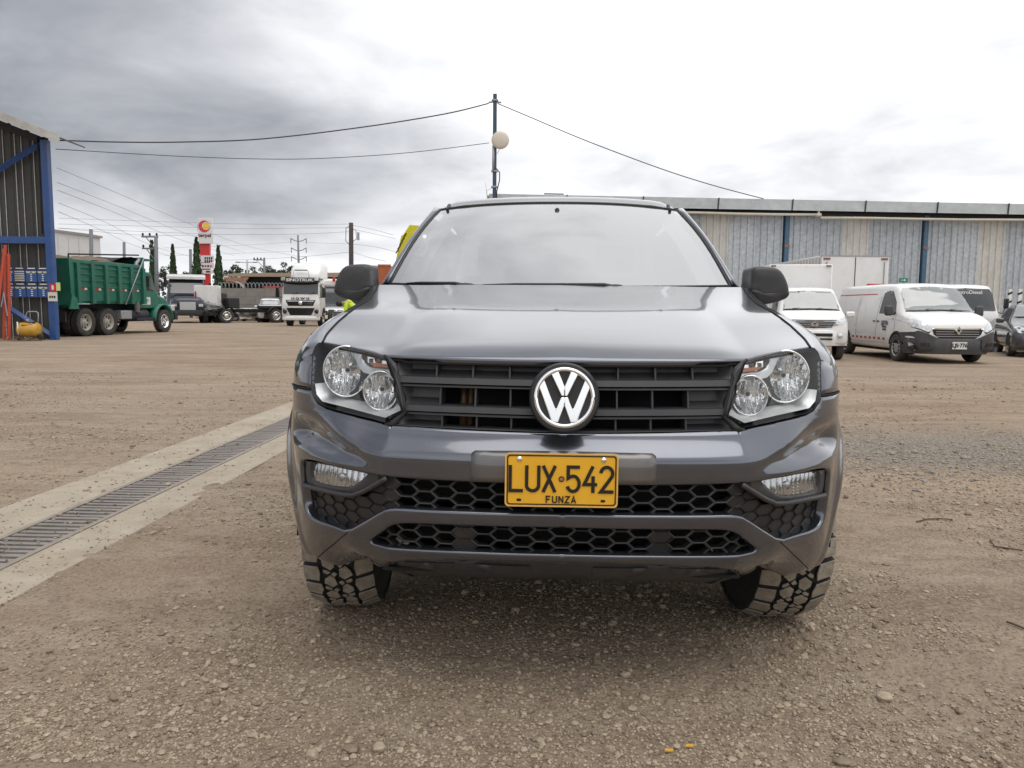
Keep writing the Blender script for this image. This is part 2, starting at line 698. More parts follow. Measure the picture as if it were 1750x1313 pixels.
def build_ground():
    def lines2(a, far):
        a = list(a)
        s = .06
        while a[-1] < far:
            s *= 1.22
            a.append(a[-1] + s)
        s = .06
        while a[0] > -far:
            s *= 1.22
            a.insert(0, a[0] - s)
        return a
    fx = [-5.5 + .06 * k for k in range(36)] + [-3.34 + .03 * k for k in range(234)] + [3.70 + .06 * k for k in range(31)]
    xs = [x for x in lines2(fx, 900) if not (DRX - DRW - 0.04 < x < DRX + DRW + 0.04)]
    e = 0.002
    xs += [DRX - DRW, DRX - DRW + e, DRX, DRX + DRW - e, DRX + DRW]
    xs.sort()
    fy = [1.2 + .06 * k for k in range(11)] + [1.84 + .028 * k for k in range(136)] + [5.66 + .06 * k for k in range(110)]
    ys = lines2(fy, 900)
    vs, fs = [], []
    for y in ys:
        for x in xs:
            xw = x + DSH * (y - 3.8)
            z = ground_h(xw, y)
            if DRX - DRW < x - 1e-5 and x + 1e-5 < DRX + DRW and DRY0 < y < DRY1:
                z = -0.16
            vs.append((xw, y, z))
    n = len(xs)
    for j in range(len(ys) - 1):
        for i in range(n - 1):
            a = j * n + i
            fs.append((a, a + 1, a + 1 + n, a + n))
    mb = MB()
    mb.v, mb.f = vs, fs
    o = mb.build('ground', ground_material(), smooth=True)
    tag(o, 'dusty brown gravel and earth of the yard', kind='structure')


build_ground()

# concrete apron with a slatted drain down its middle
M_CONC = mat('dusty_concrete', (0.39, 0.345, 0.275), 0.92, var=0.14, scale=5.5, bump=0.5, bscale=70,
             dirt=((0.27, 0.21, 0.148), 0.95, 1.7), spec=0.2)
M_GRATE = mat('worn_grey_steel', (0.27, 0.245, 0.225), 0.55, metal=0.35, var=0.25, scale=9, bump=0.15, bscale=80,
              dirt=((0.25, 0.2, 0.15), 0.55, 5.0))
M_FRAME = mat('dusty_steel_angle', (0.27, 0.24, 0.205), 0.65, metal=0.2, var=0.2, scale=6, dirt=((0.29, 0.235, 0.175), 0.7, 4.0))
drain = thing('drain_channel', (DRX, 3.8, 0), -math.atan(DSH), 'long floor drain with grey steel slats set in a pale concrete strip', 'drain')
random.seed(3)
for (x0, x1) in ((SLAB_L, -DRW - 0.035), (DRW + 0.035, SLAB_R)):
    y = DRY0 + 0.02
    while y < DRY1 - 0.1:
        L = random.choice((2.4, 2.9, 3.4))
        y1 = min(y + L, DRY1 - 0.02)
        MB().bx(x0, x1, y - 3.8, y1 - 0.006 - 3.8, -0.10, 0.0045).build('concrete_slab', M_CONC, drain, bevel=0.004, seg=1)
        y = y1
for s in (-1, 1):
    xa = s * DRW
    m = MB()
    m.bx(xa, xa + s * 0.033, DRY0 - 3.78, DRY1 - 3.82, -0.05, 0.0085)
    m.bx(xa - s * 0.022, xa - s * 0.0005, DRY0 - 3.78, DRY1 - 3.82, -0.055, -0.047)
    m.build('frame_edge', M_FRAME, drain, bevel=0.002, seg=1)
slat = MB().box((0, 0, 0), (2 * DRW - 0.012, 0.036, 0.045)).mesh('slat', M_GRATE)
pitch = 0.0655
n_sl = int((DRY1 - DRY0 - 0.1) / pitch)
for k in range(n_sl):
    o = bpy.data.objects.new('slat', slat)
    COL.objects.link(o)
    o.parent = drain
    o.location = (random.uniform(-0.002, 0.002), DRY0 - 3.74 + k * pitch + random.uniform(-0.002, 0.002), -0.019 + random.uniform(-0.002, 0.002))
    o.rotation_euler = (random.uniform(-0.03, 0.03), 0, random.uniform(-0.006, 0.006))

# ------------------------------------------------------------------ the grey pickup
def poly_in(p, poly):
    x, y = p
    c = False
    n = len(poly)
    for i in range(n):
        x0, y0 = poly[i]
        x1, y1 = poly[i - 1]
        if (y0 > y) != (y1 > y) and x < (x1 - x0) * (y - y0) / (y1 - y0) + x0:
            c = not c
    return c


def poly_dist(p, poly, skip_axis=True):
    best = 9
    n = len(poly)
    for i in range(n):
        ax, ay = poly[i]
        bx, by = poly[(i + 1) % n]
        if skip_axis and ax < 1e-4 and bx < 1e-4:
            continue
        ex, ey = bx - ax, by - ay
        L = ex * ex + ey * ey
        t = 0 if L < 1e-12 else max(0, min(1, ((p[0] - ax) * ex + (p[1] - ay) * ey) / L))
        d = math.hypot(p[0] - ax - t * ex, p[1] - ay - t * ey)
        best = min(best, d)
    return best


def resample(poly, step, closed=True):
    out = []
    n = len(poly)
    for i in range(n if closed else n - 1):
        a, b = poly[i], poly[(i + 1) % n]
        L = math.hypot(b[0] - a[0], b[1] - a[1])
        k = max(1, int(math.ceil(L / step)))
        for j in range(k):
            t = j / k
            out.append((lerp(a[0], b[0], t), lerp(a[1], b[1], t)))
    if not closed:
        out.append(poly[-1])
    return out


def chaikin(poly, it=1, closed=True, keep_axis=True):
    for _ in range(it):
        out = []
        n = len(poly)
        for i in range(n):
            a, b = poly[i], poly[(i + 1) % n]
            if keep_axis and a[0] < 1e-4 and b[0] < 1e-4:
                out += [a]
                continue
            q = (lerp(a[0], b[0], .25), lerp(a[1], b[1], .25))
            r = (lerp(a[0], b[0], .75), lerp(a[1], b[1], .75))
            if a[0] < 1e-4:
                out += [a, r]
            elif b[0] < 1e-4:
                out += [q, b]
            else:
                out += [q, r]
        poly = []
        for p in out:
            if not poly or math.hypot(p[0] - poly[-1][0], p[1] - poly[-1][1]) > 1e-5:
                poly.append(p)
    return poly


def cdt_patch(outer, holes=(), step=0.02, extra=(), rings=()):
    """triangulated sheet over a flat outline with holes; returns 2D verts and tris"""
    pts, edges = [], []

    def loop(poly):
        s = len(pts)
        pts.extend(poly)
        n = len(poly)
        for i in range(n):
            edges.append((s + i, s + (i + 1) % n))
    outer = resample(outer, step)
    holes = [resample(h, step) for h in holes]
    loop(outer)
    for h in holes:
        loop(h)
    nb = len(pts)
    xs = [p[0] for p in outer]
    ys = [p[1] for p in outer]
    inner = []
    for h in holes:
        n = len(h)
        ar = sum(h[i][0] * h[(i + 1) % n][1] - h[(i + 1) % n][0] * h[i][1] for i in range(n))
        sg = 1 if ar > 0 else -1
        for dist in rings:
            for i in range(n):
                a, b = h[i - 1], h[(i + 1) % n]
                ex, ey = b[0] - a[0], b[1] - a[1]
                L = math.hypot(ex, ey)
                if L < 1e-9:
                    continue
                q = (h[i][0] + sg * ey / L * dist, h[i][1] - sg * ex / L * dist)
                if q[0] < 0:
                    continue
                if poly_in(q, outer) and not any(poly_in(q, g) for g in holes) and min(poly_dist(q, g, False) for g in holes) > dist * 0.8 and poly_dist(q, outer, False) > 0.004:
                    inner.append(q)
    rmax = max(rings) if rings else 0
    y = min(ys) + step / 2
    row = 0
    while y < max(ys):
        x = min(xs) + (step / 2 if row % 2 else step * 0.25)
        while x < max(xs):
            q = (x, y)
            if poly_in(q, outer) and poly_dist(q, outer, False) > step * 0.45 and not any(poly_in(q, h) or poly_dist(q, h, False) < max(step * 0.45, rmax * 1.2) for h in holes):
                inner.append(q)
            x += step
        y += step
        row += 1
    pts = pts + inner
    r = delaunay_2d_cdt([Vector(p) for p in pts], edges, [], 0, 1e-6)
    V = [(p.x, p.y) for p in r[0]]
    T = []
    for f in r[2]:
        c = (sum(V[i][0] for i in f) / len(f), sum(V[i][1] for i in f) / len(f))
        if poly_in(c, outer) and not any(poly_in(c, h) for h in holes):
            T.append(tuple(f))
    return V, T, [outer] + holes


M_PAINT = mat('graphite_metallic_paint', (0.098, 0.107, 0.130), 0.19, metal=0.82, coat=1.0, var=0.05, scale=3.0,
              dirt=((0.27, 0.245, 0.215), 0.12, 2.6))
M_PAINT_LOW = mat('graphite_paint_dusty', (0.10, 0.10, 0.106), 0.38, metal=0.6, coat=0.8, var=0.06, scale=3.0,
                  dirt=((0.25, 0.205, 0.16), 0.45, 3.2))
M_BLACK = mat('black_moulded_plastic', (0.022, 0.022, 0.024), 0.45, bump=0.1, bscale=400, var=0.1, scale=5)
M_PLAST = mat('grey_textured_plastic', (0.027, 0.028, 0.032), 0.42, bump=0.08, bscale=500, var=0.12, scale=6,
              dirt=((0.16, 0.14, 0.115), 0.14, 7))
M_HEX = mat('dusty_black_grille_plastic', (0.016, 0.017, 0.019), 0.42, var=0.15, scale=9, dirt=((0.2, 0.17, 0.135), 0.18, 9))
M_VOID = mat('black_parts_and_cavity_shade', (0.006, 0.006, 0.006), 0.9)  # near-black for black parts; also paints shade of unlit bays and interiors
M_CHROME = mat('bright_chrome', (0.86, 0.87, 0.88), 0.07, metal=1.0)
M_REFL = mat('lamp_reflector', (0.93, 0.94, 0.95), 0.07, metal=0.92)
M_SILVER = mat('satin_silver_trim', (0.52, 0.53, 0.54), 0.28, metal=0.85)
M_STRIP = mat('bright_strip_trim', (0.78, 0.79, 0.80), 0.30, metal=0.55)
M_LENS = glass_mat('clear_lamp_lens', (0.96, 0.97, 0.97), 0.015, 0.01, 0.0, top=0.35)
M_ORANGE = mat('amber_indicator', (0.50, 0.16, 0.07), 0.25, var=0.3, scale=60, coat=0.6)
M_WIND = glass_mat('windscreen_glass', (0.80, 0.86, 0.87), 0.54, 0.02, 0.20, (0.36, 0.40, 0.43))
M_SIDEG = glass_mat('side_window_glass', (0.10, 0.11, 0.11), 0.08, 0.01, 0.02)
M_RUB = mat('black_rubber', (0.018, 0.018, 0.018), 0.75, bump=0.15, bscale=150)
M_TREAD = mat('dusty_tread_rubber', (0.30, 0.265, 0.21), 0.9, var=0.3, scale=30, bump=0.4, bscale=200,
              dirt=((0.09, 0.082, 0.07), 0.5, 18))
M_LINER = mat('light_grey_cabin_trim', (0.70, 0.70, 0.69), 0.8)
M_DASH = mat('charcoal_dashboard', (0.05, 0.05, 0.052), 0.7)
M_YEL = mat('yellow_plate_enamel', (0.80, 0.42, 0.015), 0.33, var=0.06, scale=14, coat=0.3, dirt=((0.35, 0.24, 0.10), 0.2, 8))
M_INK = mat('black_plate_ink', (0.012, 0.008, 0.006), 0.4)

TYAW = radians(-2.6)
TLOC = Vector((0.152, 2.22, 0))
TR = Matrix.Rotation(TYAW, 3, 'Z')
pick = thing('pickup_truck', TLOC, TYAW, 'dark grey double cab pickup truck with yellow plate facing the camera', 'pickup')

AXF = .875
PLAN = [(0, 0), (.15, .002), (.30, .011), (.42, .024), (.51, .039), (.548, .048), (.562, .056), (.63, .094), (.71, .135), (.79, .196), (.855, .262),
        (.912, .347), (.952, .44), (.978, .55), (.990, .68), (.994, .85), (.992, 1.3), (.988, 2.4), (.985, 3.6), (.975, 4.6), (.965, 5.2)]
_arc = [0.0]
for i in range(1, len(PLAN)):
    _arc.append(_arc[-1] + math.hypot(PLAN[i][0] - PLAN[i - 1][0], PLAN[i][1] - PLAN[i - 1][1]))
_TX = [(a, p[0]) for a, p in zip(_arc, PLAN)]
_TY = [(a, p[1]) for a, p in zip(_arc, PLAN)]


def u_of_y(y):
    lo, hi = 0.3, _arc[-1]
    for _ in range(40):
        m = (lo + hi) / 2
        if interp(_TY, m) < y:
            lo = m
        else:
            hi = m
    return lo


DF = [(.30, .22), (.36, .125), (.40, .075), (.44, .045), (.50, .024), (.56, .014), (.62, .005), (.68, .0), (.74, .0), (.772, .0005), (.780, .003), (.788, .009),
      (.838, .047), (.86, .054), (.92, .062), (1.0, .078), (1.07, .095), (1.14, .12)]
DS = [(.30, .06), (.40, .022), (.55, .006), (.75, .0), (.95, .006), (1.02, .014), (1.1, .030), (1.2, .054), (1.27, .076), (1.4, .12)]


def lift(u, z, ex=0.0):
    au = abs(u)
    x, y = interp(_TX, au), interp(_TY, au)
    e = 0.004
    x1, y1 = interp(_TX, max(0, au - e)), interp(_TY, max(0, au - e))
    x2, y2 = interp(_TX, au + e), interp(_TY, au + e)
    tx, ty = x2 - x1, y2 - y1
    L = math.hypot(tx, ty)
    nx, ny = ty / L, -tx / L
    w = sstep(.72, 1.12, au)
    zz = z - .030 * sstep(.58, .82, au) * (1 - w)
    d = lerp(interp(DF, zz), interp(DS, z), w)
    # scooped wing between lamp and fog recess, ending in a ledge
    if .56 < au < 1.2 and .70 < z < .90:
        zs = lerp(.742, .788, sstep(.58, .98, au))
        th = lerp(.008, .036, sstep(.60, .86, au))
        A = .052 * sstep(.565, .84, au) * (1 - sstep(1.0, 1.14, au))
        d += A * sstep(zs - th, zs, z) * (1 - sstep(zs + .006, zs + .085, z))
    d -= ex
    # wheel arch flare
    if au > 0.9:
        r = math.hypot(y - AXF, z - .41)
        d -= .026 * exp(-((r - .50) / .035) ** 2) * sstep(.44, .52, r) * sstep(1.02, 1.12, au)
        r = math.hypot(y - 4.01, z - .41)
        d -= .024 * exp(-((r - .50) / .035) ** 2) * sstep(.44, .52, r)
    s = -1 if u < 0 else 1
    return Vector((s * (x - nx * d), y - ny * d, z))


def to_world(p):
    return TR @ p + TLOC


def trace(px, py, ex=0.0):
    """(u, z) on the nose of the pickup that the photograph shows at that spot"""
    u, z = -(964 - px) / 540.0, 1.22 - (py - 525) / 560.0
    if u > 0:
        u = min(u, -1e-4)
    for _ in range(40):
        X, Y = project(to_world(lift(u, z, ex)))
        fx, fy = px - X, py - Y
        if abs(fx) + abs(fy) < 0.01:
            break
        h = 1e-3
        Xu, Yu = project(to_world(lift(u + h, z, ex)))
        Xz, Yz = project(to_world(lift(u, z + h, ex)))
        a, b, c, d = (Xu - X) / h, (Xz - X) / h, (Yu - Y) / h, (Yz - Y) / h
        det = a * d - b * c
        if abs(det) < 1e-6:
            break
        du, dz_ = (d * fx - b * fy) / det, (-c * fx + a * fy) / det
        u += max(-.05, min(.05, du))
        z += max(-.05, min(.05, dz_))
        u = min(u, -1e-6)
    return (abs(u), z)


def tr_list(pts, ex=0.0):
    out = []
    for p in pts:
        if len(p) == 3:            # ('uz', u, z): given in metres
            out.append((p[1], p[2]))
            continue
        u, z = trace(p[0], p[1], ex)
        if p[0] >= 960:
            u = 0.0
        out.append((u, z))
    return out


def lift_patch(mb, outer, holes=(), step=.02, ex=0.0, rnd=0.0, rings=(), rim=0.0, mirror=True, disp=None, rim_outer=0.0, only=None):
    V, T, loops = cdt_patch(outer, holes, step, rings=rings)
    H = loops[1:]

    def P(p, s, e2=0.0):
        e = ex + e2
        if rnd and H:
            dd = min(poly_dist(p, h) for h in H)
            if dd < rnd:
                e -= rnd * (1 - sqrt(max(0, 1 - (1 - dd / rnd) ** 2)))
        if disp:
            e += disp(*p)
        return lift(s * max(p[0], 0), p[1], e) if p[0] > 1e-5 else Vector((0, *lift(1e-5, p[1], e)[1:]))
    sides = (1, -1) if mirror else (1,)
    for s in sides if only is None else (only,):
        mb.add([P(p, s) for p in V], T)
        lo = []
        if rim:
            lo += [(h, rim) for h in H]
        if rim_outer:
            lo += [(loops[0], rim_outer)]
        for h, dep in lo:
            n = len(h)
            for i in range(n):
                a, b = h[i], h[(i + 1) % n]
                if a[0] < 1e-4 and b[0] < 1e-4:
                    continue
                mb.add([P(a, s), P(b, s), P(b, s, -dep), P(a, s, -dep)], [(0, 1, 2, 3)])
    return mb


def weld(o, d=1e-4):
    bm = bmesh.new()
    bm.from_mesh(o.data)
    bmesh.ops.remove_doubles(bm, verts=bm.verts, dist=d)
    bmesh.ops.recalc_face_normals(bm, faces=bm.faces)
    bm.to_mesh(o.data)
    bm.free()
    o.data.polygons.foreach_set('use_smooth', [True] * len(o.data.polygons))
    return o


# traced outlines, half of the nose
HL = tr_list([(533, 661), (534, 630), (535, 605), (540, 592), (546, 586), (554, 585.5), (580, 590), (609, 595.5), (655, 608), (660, 615), (669, 642),
              (679, 674), (688, 705), (659, 722), (600, 707), (555, 695), (541, 686), (534, 674)])
H1 = tr_list([(964, 829), (880, 827.5), (800, 825), (723, 821), (665, 816.5), (621, 809.6), (575, 797.5), (535, 788), (520, 786), (514, 790), (514.5, 812),
              (517, 837), (519.5, 862), (525, 879), (538, 889), (565, 898), (593, 908.5), (625, 889), (650, 873.5), (662, 869.5), (678, 868.6), (723, 871.5),
              (800, 874.5), (880, 877), (964, 878.5)])
H2 = tr_list([(964, 904), (880, 902.5), (800, 900), (723, 897), (690, 896), (674, 898), (657, 906), (640, 918), (629, 926), (642, 931), (671, 937),
              (723, 940), (800, 943), (880, 946), (964, 948)])
ua, za = trace(531.5, 666)


def arch_y(z, R=.478):
    return AXF - sqrt(max(0.0004, R * R - (z - .41) ** 2))


BUMP = tr_list([(964, 742), (880, 739.5), (800, 736), (740, 732.5), (690, 729), (659, 726.5), (600, 711), (556, 699), (541, 690), (533, 678)]) + \
    [(ua, za), (u_of_y(.50), za), (u_of_y(.60), za - .002)] + \
    [(u_of_y(arch_y(z)), z) for z in (.80, .70, .60, .52, .47)] + \
    tr_list([(524, 946), (543.5, 955), (580.5, 967), (607, 974.5), (628, 972), (660, 963), (700, 957), (800, 958), (880, 959), (964, 960)])
mb = lift_patch(MB(), BUMP, [chaikin(H1, 1), chaikin(H2, 1)], step=.0125, rnd=.011, rings=(.0015, .004, .0075, .011), rim=.035, rim_outer=.012)
bumper = weld(mb.build('front_bumper', M_PAINT, pick))

# seam between corner panel and chin of the bumper
seam = [trace(*p) for p in ((593, 911), (570, 931), (543.5, 953))]
for s in (-1, 1):
    MB().tube([lift(s * u, z, .0006) for u, z in resample(seam, .02, False)], .0022, 6).build('panel_seam', M_VOID, bumper)

# chin plastic under the bumper
CH = tr_list([(964, 960), (880, 959), (800, 958), (700, 957), (660, 962), (640, 969), (652, 976), (720, 986), (800, 989), (880, 991), (964, 992)])
mb = lift_patch(MB(), CH, step=.02, ex=-.012, rim_outer=.03)
chin = weld(mb.build('chin_panel', M_PLAST, pick))
for s in (-1, 1):
    pa = tr_list([(690, 962), (775, 964), (765, 974), (720, 973)])
    lift_patch(MB(), pa, step=.02, ex=-.006, rim_outer=.012, only=s).build('chin_pad', M_PLAST, chin, smooth=True)
for s in (-1, 1):
    pa = tr_list([(810, 966), (905, 970), (905, 984), (830, 981)])
    lift_patch(MB(), pa, step=.02, ex=-.007, rim_outer=.012, only=s).build('chin_pad', M_PLAST, chin, smooth=True)
# belly pan behind the chin
mb = MB()
mb.grid([[Vector((x, y, z)) for x in (-.55, -.2, .2, .55)] for y, z in ((.12, .40), (.4, .36), (.8, .34), (1.6, .34))])
mb.build('belly_pan', M_VOID, pick, solid=.01)

# honeycomb grilles
FLAMP = tr_list([(520, 788), (560, 794), (621, 808), (640, 813), (622, 833), (600, 842), (580, 840), (545, 833), (522, 826), (519, 812)])
hexes = MB()
plates = MB()
HH1, HH2 = H1, H2
hx, hz, pw = .0605, .0385, .0415


def hexpts(u, z, k):
    a, b = pw * k, hz / 2 * k
    return [(u - a, z), (u - a * .48, z + b), (u + a * .48, z + b), (u + a, z), (u + a * .48, z - b), (u - a * .48, z - b)]


z_ref = trace(850, 850)[1]
for hole, zoff in ((HH1, 0.0), (HH2, 0.006)):
    zz0 = min(p[1] for p in hole) - .05
    zz1 = max(p[1] for p in hole) + .05
    for i in range(0, 18):
        u = i * hx
        j = int((zz0 - z_ref) / hz) - 1
        while z_ref + j * hz < zz1:
            z = z_ref + zoff + (j + (.5 if i % 2 else 0)) * hz
            j += 1
            if not poly_in((max(u, .002), z), hole) and poly_dist((u, z), hole) > .034:
                continue
            if hole is HH1 and (poly_in((u, z), FLAMP) or poly_dist((u, z), FLAMP) < .012):
                continue
            closed = (hole is HH1 and u > .50) or (hole is HH2 and 5 == i)
            for s in ((1, -1) if i else (1,)):
                A, B = hexpts(u, z, 1.0), hexpts(u, z, .85 if not closed else .95)
                f = [lift(s * p[0] if p[0] > 0 else -s * -p[0], p[1], -.030) if True else None for p in A]
                f = [lift(s * p[0], p[1], -.030) for p in A]
                g = [lift(s * p[0], p[1], -.032) for p in B]
                k2 = [lift(s * p[0], p[1], -.036 if closed else -.060) for p in B]
                vs_ = f + g + k2
                fs_ = []
                for q in range(6):
                    r_ = (q + 1) % 6
                    fs_ += [(q, r_, 6 + r_, 6 + q), (6 + q, 6 + r_, 12 + r_, 12 + q)]
                if closed:
                    fs_.append(tuple(range(12, 18)))
                hexes.add(vs_, fs_)
hexes.build('honeycomb_grille', M_HEX, pick)
mb = MB()
for hole in (H1, H2):
    lift_patch(mb, hole, step=.05, ex=-.11)
mb.grid([[Vector((x, .34 if abs(x) < .7 else .40, z)) for x in (-.78, -.4, 0, .4, .78)] for z in (.42, .6, .82)])
mb.build('grille_shade_backing', M_VOID, pick)  # added near-black sheets painting the unlit space behind the honeycomb

# plate panel and licence plate
pp = tr_list([(964, 771), (880, 770.5), (812, 770), (806, 774), (804.5, 800), (804, 823), (880, 825), (964, 826.5)])
weld(lift_patch(MB(), pp, step=.03, ex=.003, rim_outer=.004).build('plate_panel', M_PAINT_LOW, bumper))


def rrect(w, h, r, n=5):
    out = []
    for cx, cy, a0 in ((w / 2 - r, h / 2 - r, 0), (-w / 2 + r, h / 2 - r, pi / 2), (-w / 2 + r, -h / 2 + r, pi), (w / 2 - r, -h / 2 + r, 1.5 * pi)):
        for k in range(n + 1):
            a = a0 + pi / 2 * k / n
            out.append((cx + r * cos(a), cy + r * sin(a)))
    return out


# plate frame: local x to the right of the picture, z up, facing -y
pc = TR.inverted() @ (at(959.5, 821, 2.22 - .012) - TLOC)
plate = MB().prism(rrect(.330, .158, .012), 'y', -.0015, .0015).build('license_plate', M_YEL, pick, bevel=.001, seg=1, loc=pc)
plate.rotation_euler = (radians(-1.5), radians(0.35), radians(2.0))


def ring_prism(mb, po, pi_, y0, y1):
    n = len(po)
    for i in range(n):
        j = (i + 1) % n
        a, b, c, d = po[i], po[j], pi_[j], pi_[i]
        mb.add([(a[0], y0, a[1]), (b[0], y0, b[1]), (c[0], y0, c[1]), (d[0], y0, d[1]), (a[0], y1, a[1]), (b[0], y1, b[1]), (c[0], y1, c[1]), (d[0], y1, d[1])],
               [(0, 1, 2, 3), (0, 1, 5, 4), (2, 3, 7, 6)])
    return mb


ring_prism(MB(), rrect(.319, .147, .009), rrect(.312, .140, .007), -.0028, -.001).build('border', M_INK, plate)
ring_prism(MB(), rrect(.330, .158, .012), rrect(.323, .151, .010), -.0032, -.001).build('rolled_edge', mat('pale_plate_edge', (0.72, 0.45, 0.12), .35, coat=.3), plate)


def stroke(mb, path, w, y0, y1):
    """flat stroke with mitred joints"""
    pp_ = [path[0]]
    for q in path[1:]:
        if math.hypot(q[0] - pp_[-1][0], q[1] - pp_[-1][1]) > 1e-5:
            pp_.append(q)
    path = pp_
    n = len(path)
    Ls, Rs = [], []
    for i in range(n):
        p = Vector(path[i])
        d0 = (p - Vector(path[i - 1])).normalized() if i > 0 else None
        d1 = (Vector(path[i + 1]) - p).normalized() if i < n - 1 else None
        if d0 is None:
            d0 = d1
        if d1 is None:
            d1 = d0
        t = (d0 + d1)
        t = t.normalized() if t.length > 1e-6 else d0
        nn = Vector((-t.y, t.x))
        k = min(2.2, 1 / max(.2, nn.dot(Vector((-d0.y, d0.x)))))
        Ls.append(p + nn * w / 2 * k)
        Rs.append(p - nn * w / 2 * k)
    vs_, fs_ = [], []
    for i in range(n):
        for q in (Ls[i], Rs[i]):
            vs_ += [(q.x, y0, q.y), (q.x, y1, q.y)]
    for i in range(n - 1):
        a, b = i * 4, i * 4 + 4
        fs_ += [(a, a + 2, b + 2, b), (a, b, b + 1, a + 1), (a + 2, a + 3, b + 3, b + 2)]
    fs_ += [(0, 1, 3, 2), (n * 4 - 4, n * 4 - 3, n * 4 - 1, n * 4 - 2)]
    mb.add(vs_, fs_)


def arcp(cx, cy, rx, ry, a0, a1, n=10):
    return [(cx + rx * cos(radians(lerp(a0, a1, k / n))), cy + ry * sin(radians(lerp(a0, a1, k / n)))) for k in range(n + 1)]


GLYPH = {   # strokes in a 1 wide by 2 high cell
    'L': [[(.08, 2), (.08, .08), (1, .08)]],
    'U': [[(.08, 2), (.08, .5)] + arcp(.5, .5, .42, .42, 180, 360) + [(.92, .5), (.92, 2)]],
    'X': [[(.06, 2), (.94, 0)], [(.94, 2), (.06, 0)]],
    '5': [[(.95, 1.92), (.12, 1.92), (.12, 1.08)] + arcp(.48, .66, .44, .58, 115, -160, 16)],
    '4': [[(.68, 2), (.06, .62), (1.0, .62)], [(.70, 1.25), (.70, 0)]],
    '2': [arcp(.5, 1.46, .42, .48, 175, -30, 14) + [(.10, .08), (1.0, .08)]],
    'F': [[(.08, 0), (.08, 1.92), (.95, 1.92)], [(.08, 1.02), (.8, 1.02)]],
    'N': [[(.08, 0), (.08, 2)], [(.08, 1.95), (.92, .05)], [(.92, 0), (.92, 2)]],
    'Z': [[(.05, 1.92), (.92, 1.92), (.06, .08), (.98, .08)]],
    'A': [[(.04, 0), (.5, 1.95), (.96, 0)], [(.2, .6), (.8, .6)]],
}


def glyph(name, ch, x, z, w, h, sw, parent, y0=-.0042, y1=-.001, m=None):
    g = MB()
    for k, p in enumerate(GLYPH[ch]):
        stroke(g, [(x + a * w, z + b * h / 2) for a, b in p], sw, y0 - k * .0002, y1)
    return g.build(name, m or M_INK, parent)


for ch, x0, x1 in (('L', -.153, -.112), ('U', -.105, -.063), ('X', -.056, -.016), ('5', .0145, .055), ('4', .064, .104), ('2', .111, .152)):
    glyph('letter' if ch.isalpha() else 'digit', ch, x0, -.035, x1 - x0, .078, .0098, plate)
for k, ch in enumerate('FUNZA'):
    glyph('letter', ch, -.0445 + k * .0185, -.0665, .0135, .020, .0036, plate)
MB().lathe([(-.004, .0001), (-.004, .0085), (-.001, .0085)], (0.000, 0, .004), 'y', 20).build('seal', M_INK, plate)
MB().lathe([(-.0046, .0001), (-.0046, .0055), (-.001, .0055)], (0.000, 0, .004), 'y', 16).build('seal', mat('seal_foil', (.45, .2, .1), .3, metal=.6, var=.4, scale=300), plate)
for x in (-.1235, .122):
    MB().lathe([(-.006, .0001), (-.0055, .005), (-.003, .0085), (-.001, .0088)], (x, 0, .0615), 'y', 18).build('bolt', M_CHROME, plate, smooth=True)
    MB().prism([(x + a, -.0595 + b) for a, b in rrect(.014, .008, .0039)], 'y', -.0022, -.001).build('slot', M_INK, plate)

# ---------------------------------------------------------------- radiator grille
gz = {}
for k, (l, r) in {'t0': ((660, 610), (940, 616.5)), 'b1t': ((678, 642), (912, 649)), 'b1m': ((678, 654), (912, 661)), 'b1l': ((678, 655.5), (912, 662.5)), 'b1b': ((678, 660), (912, 666.5)),
                  'b2t': ((691, 691), (908, 698.6)), 'b2m': ((691, 702.5), (908, 710.4)), 'b2l': ((691, 704), (908, 712)), 'b2b': ((691, 708), (908, 716.5)),
                  'r3b': ((677, 725.5), (940, 737)), 'r3l': ((677, 727), (940, 739.5))}.items():
    gz[k] = (trace(*l), trace(*r))


def gzz(k, u):
    (u0, z0), (u1, z1) = gz[k]
    return z0 + (z1 - z0) * (u - u0) / (u1 - u0)


U_G = trace(677, 650)[0]
grille = thing('radiator_grille', (0, 0, 0), 0, None, None)
grille.parent = pick
tag(grille, 'black three-bar radiator grille with vertical ribs')


def bar(name, top, bot, uo, ex_f, ex_b, taper=0.0, m=None, par=None):
    rows = []
    N = 40
    for i in range(N + 1):
        u = lerp(-uo, uo, i / N)
        zt, zb = gzz(top, abs(u)), gzz(bot, abs(u))
        uu = u if abs(u) > 1e-5 else 1e-5
        c = (zt - zb) * .10
        rows.append([lift(uu, zt, ex_b), lift(uu, zt, ex_f - .006), lift(uu, zt - c, ex_f), lift(uu, zb + c * .5, ex_f + taper), lift(uu, zb, ex_f + taper - .005), lift(uu, zb, ex_b)])
    return MB().loft(rows).build(name, m or M_PLAST, par, auto=35)


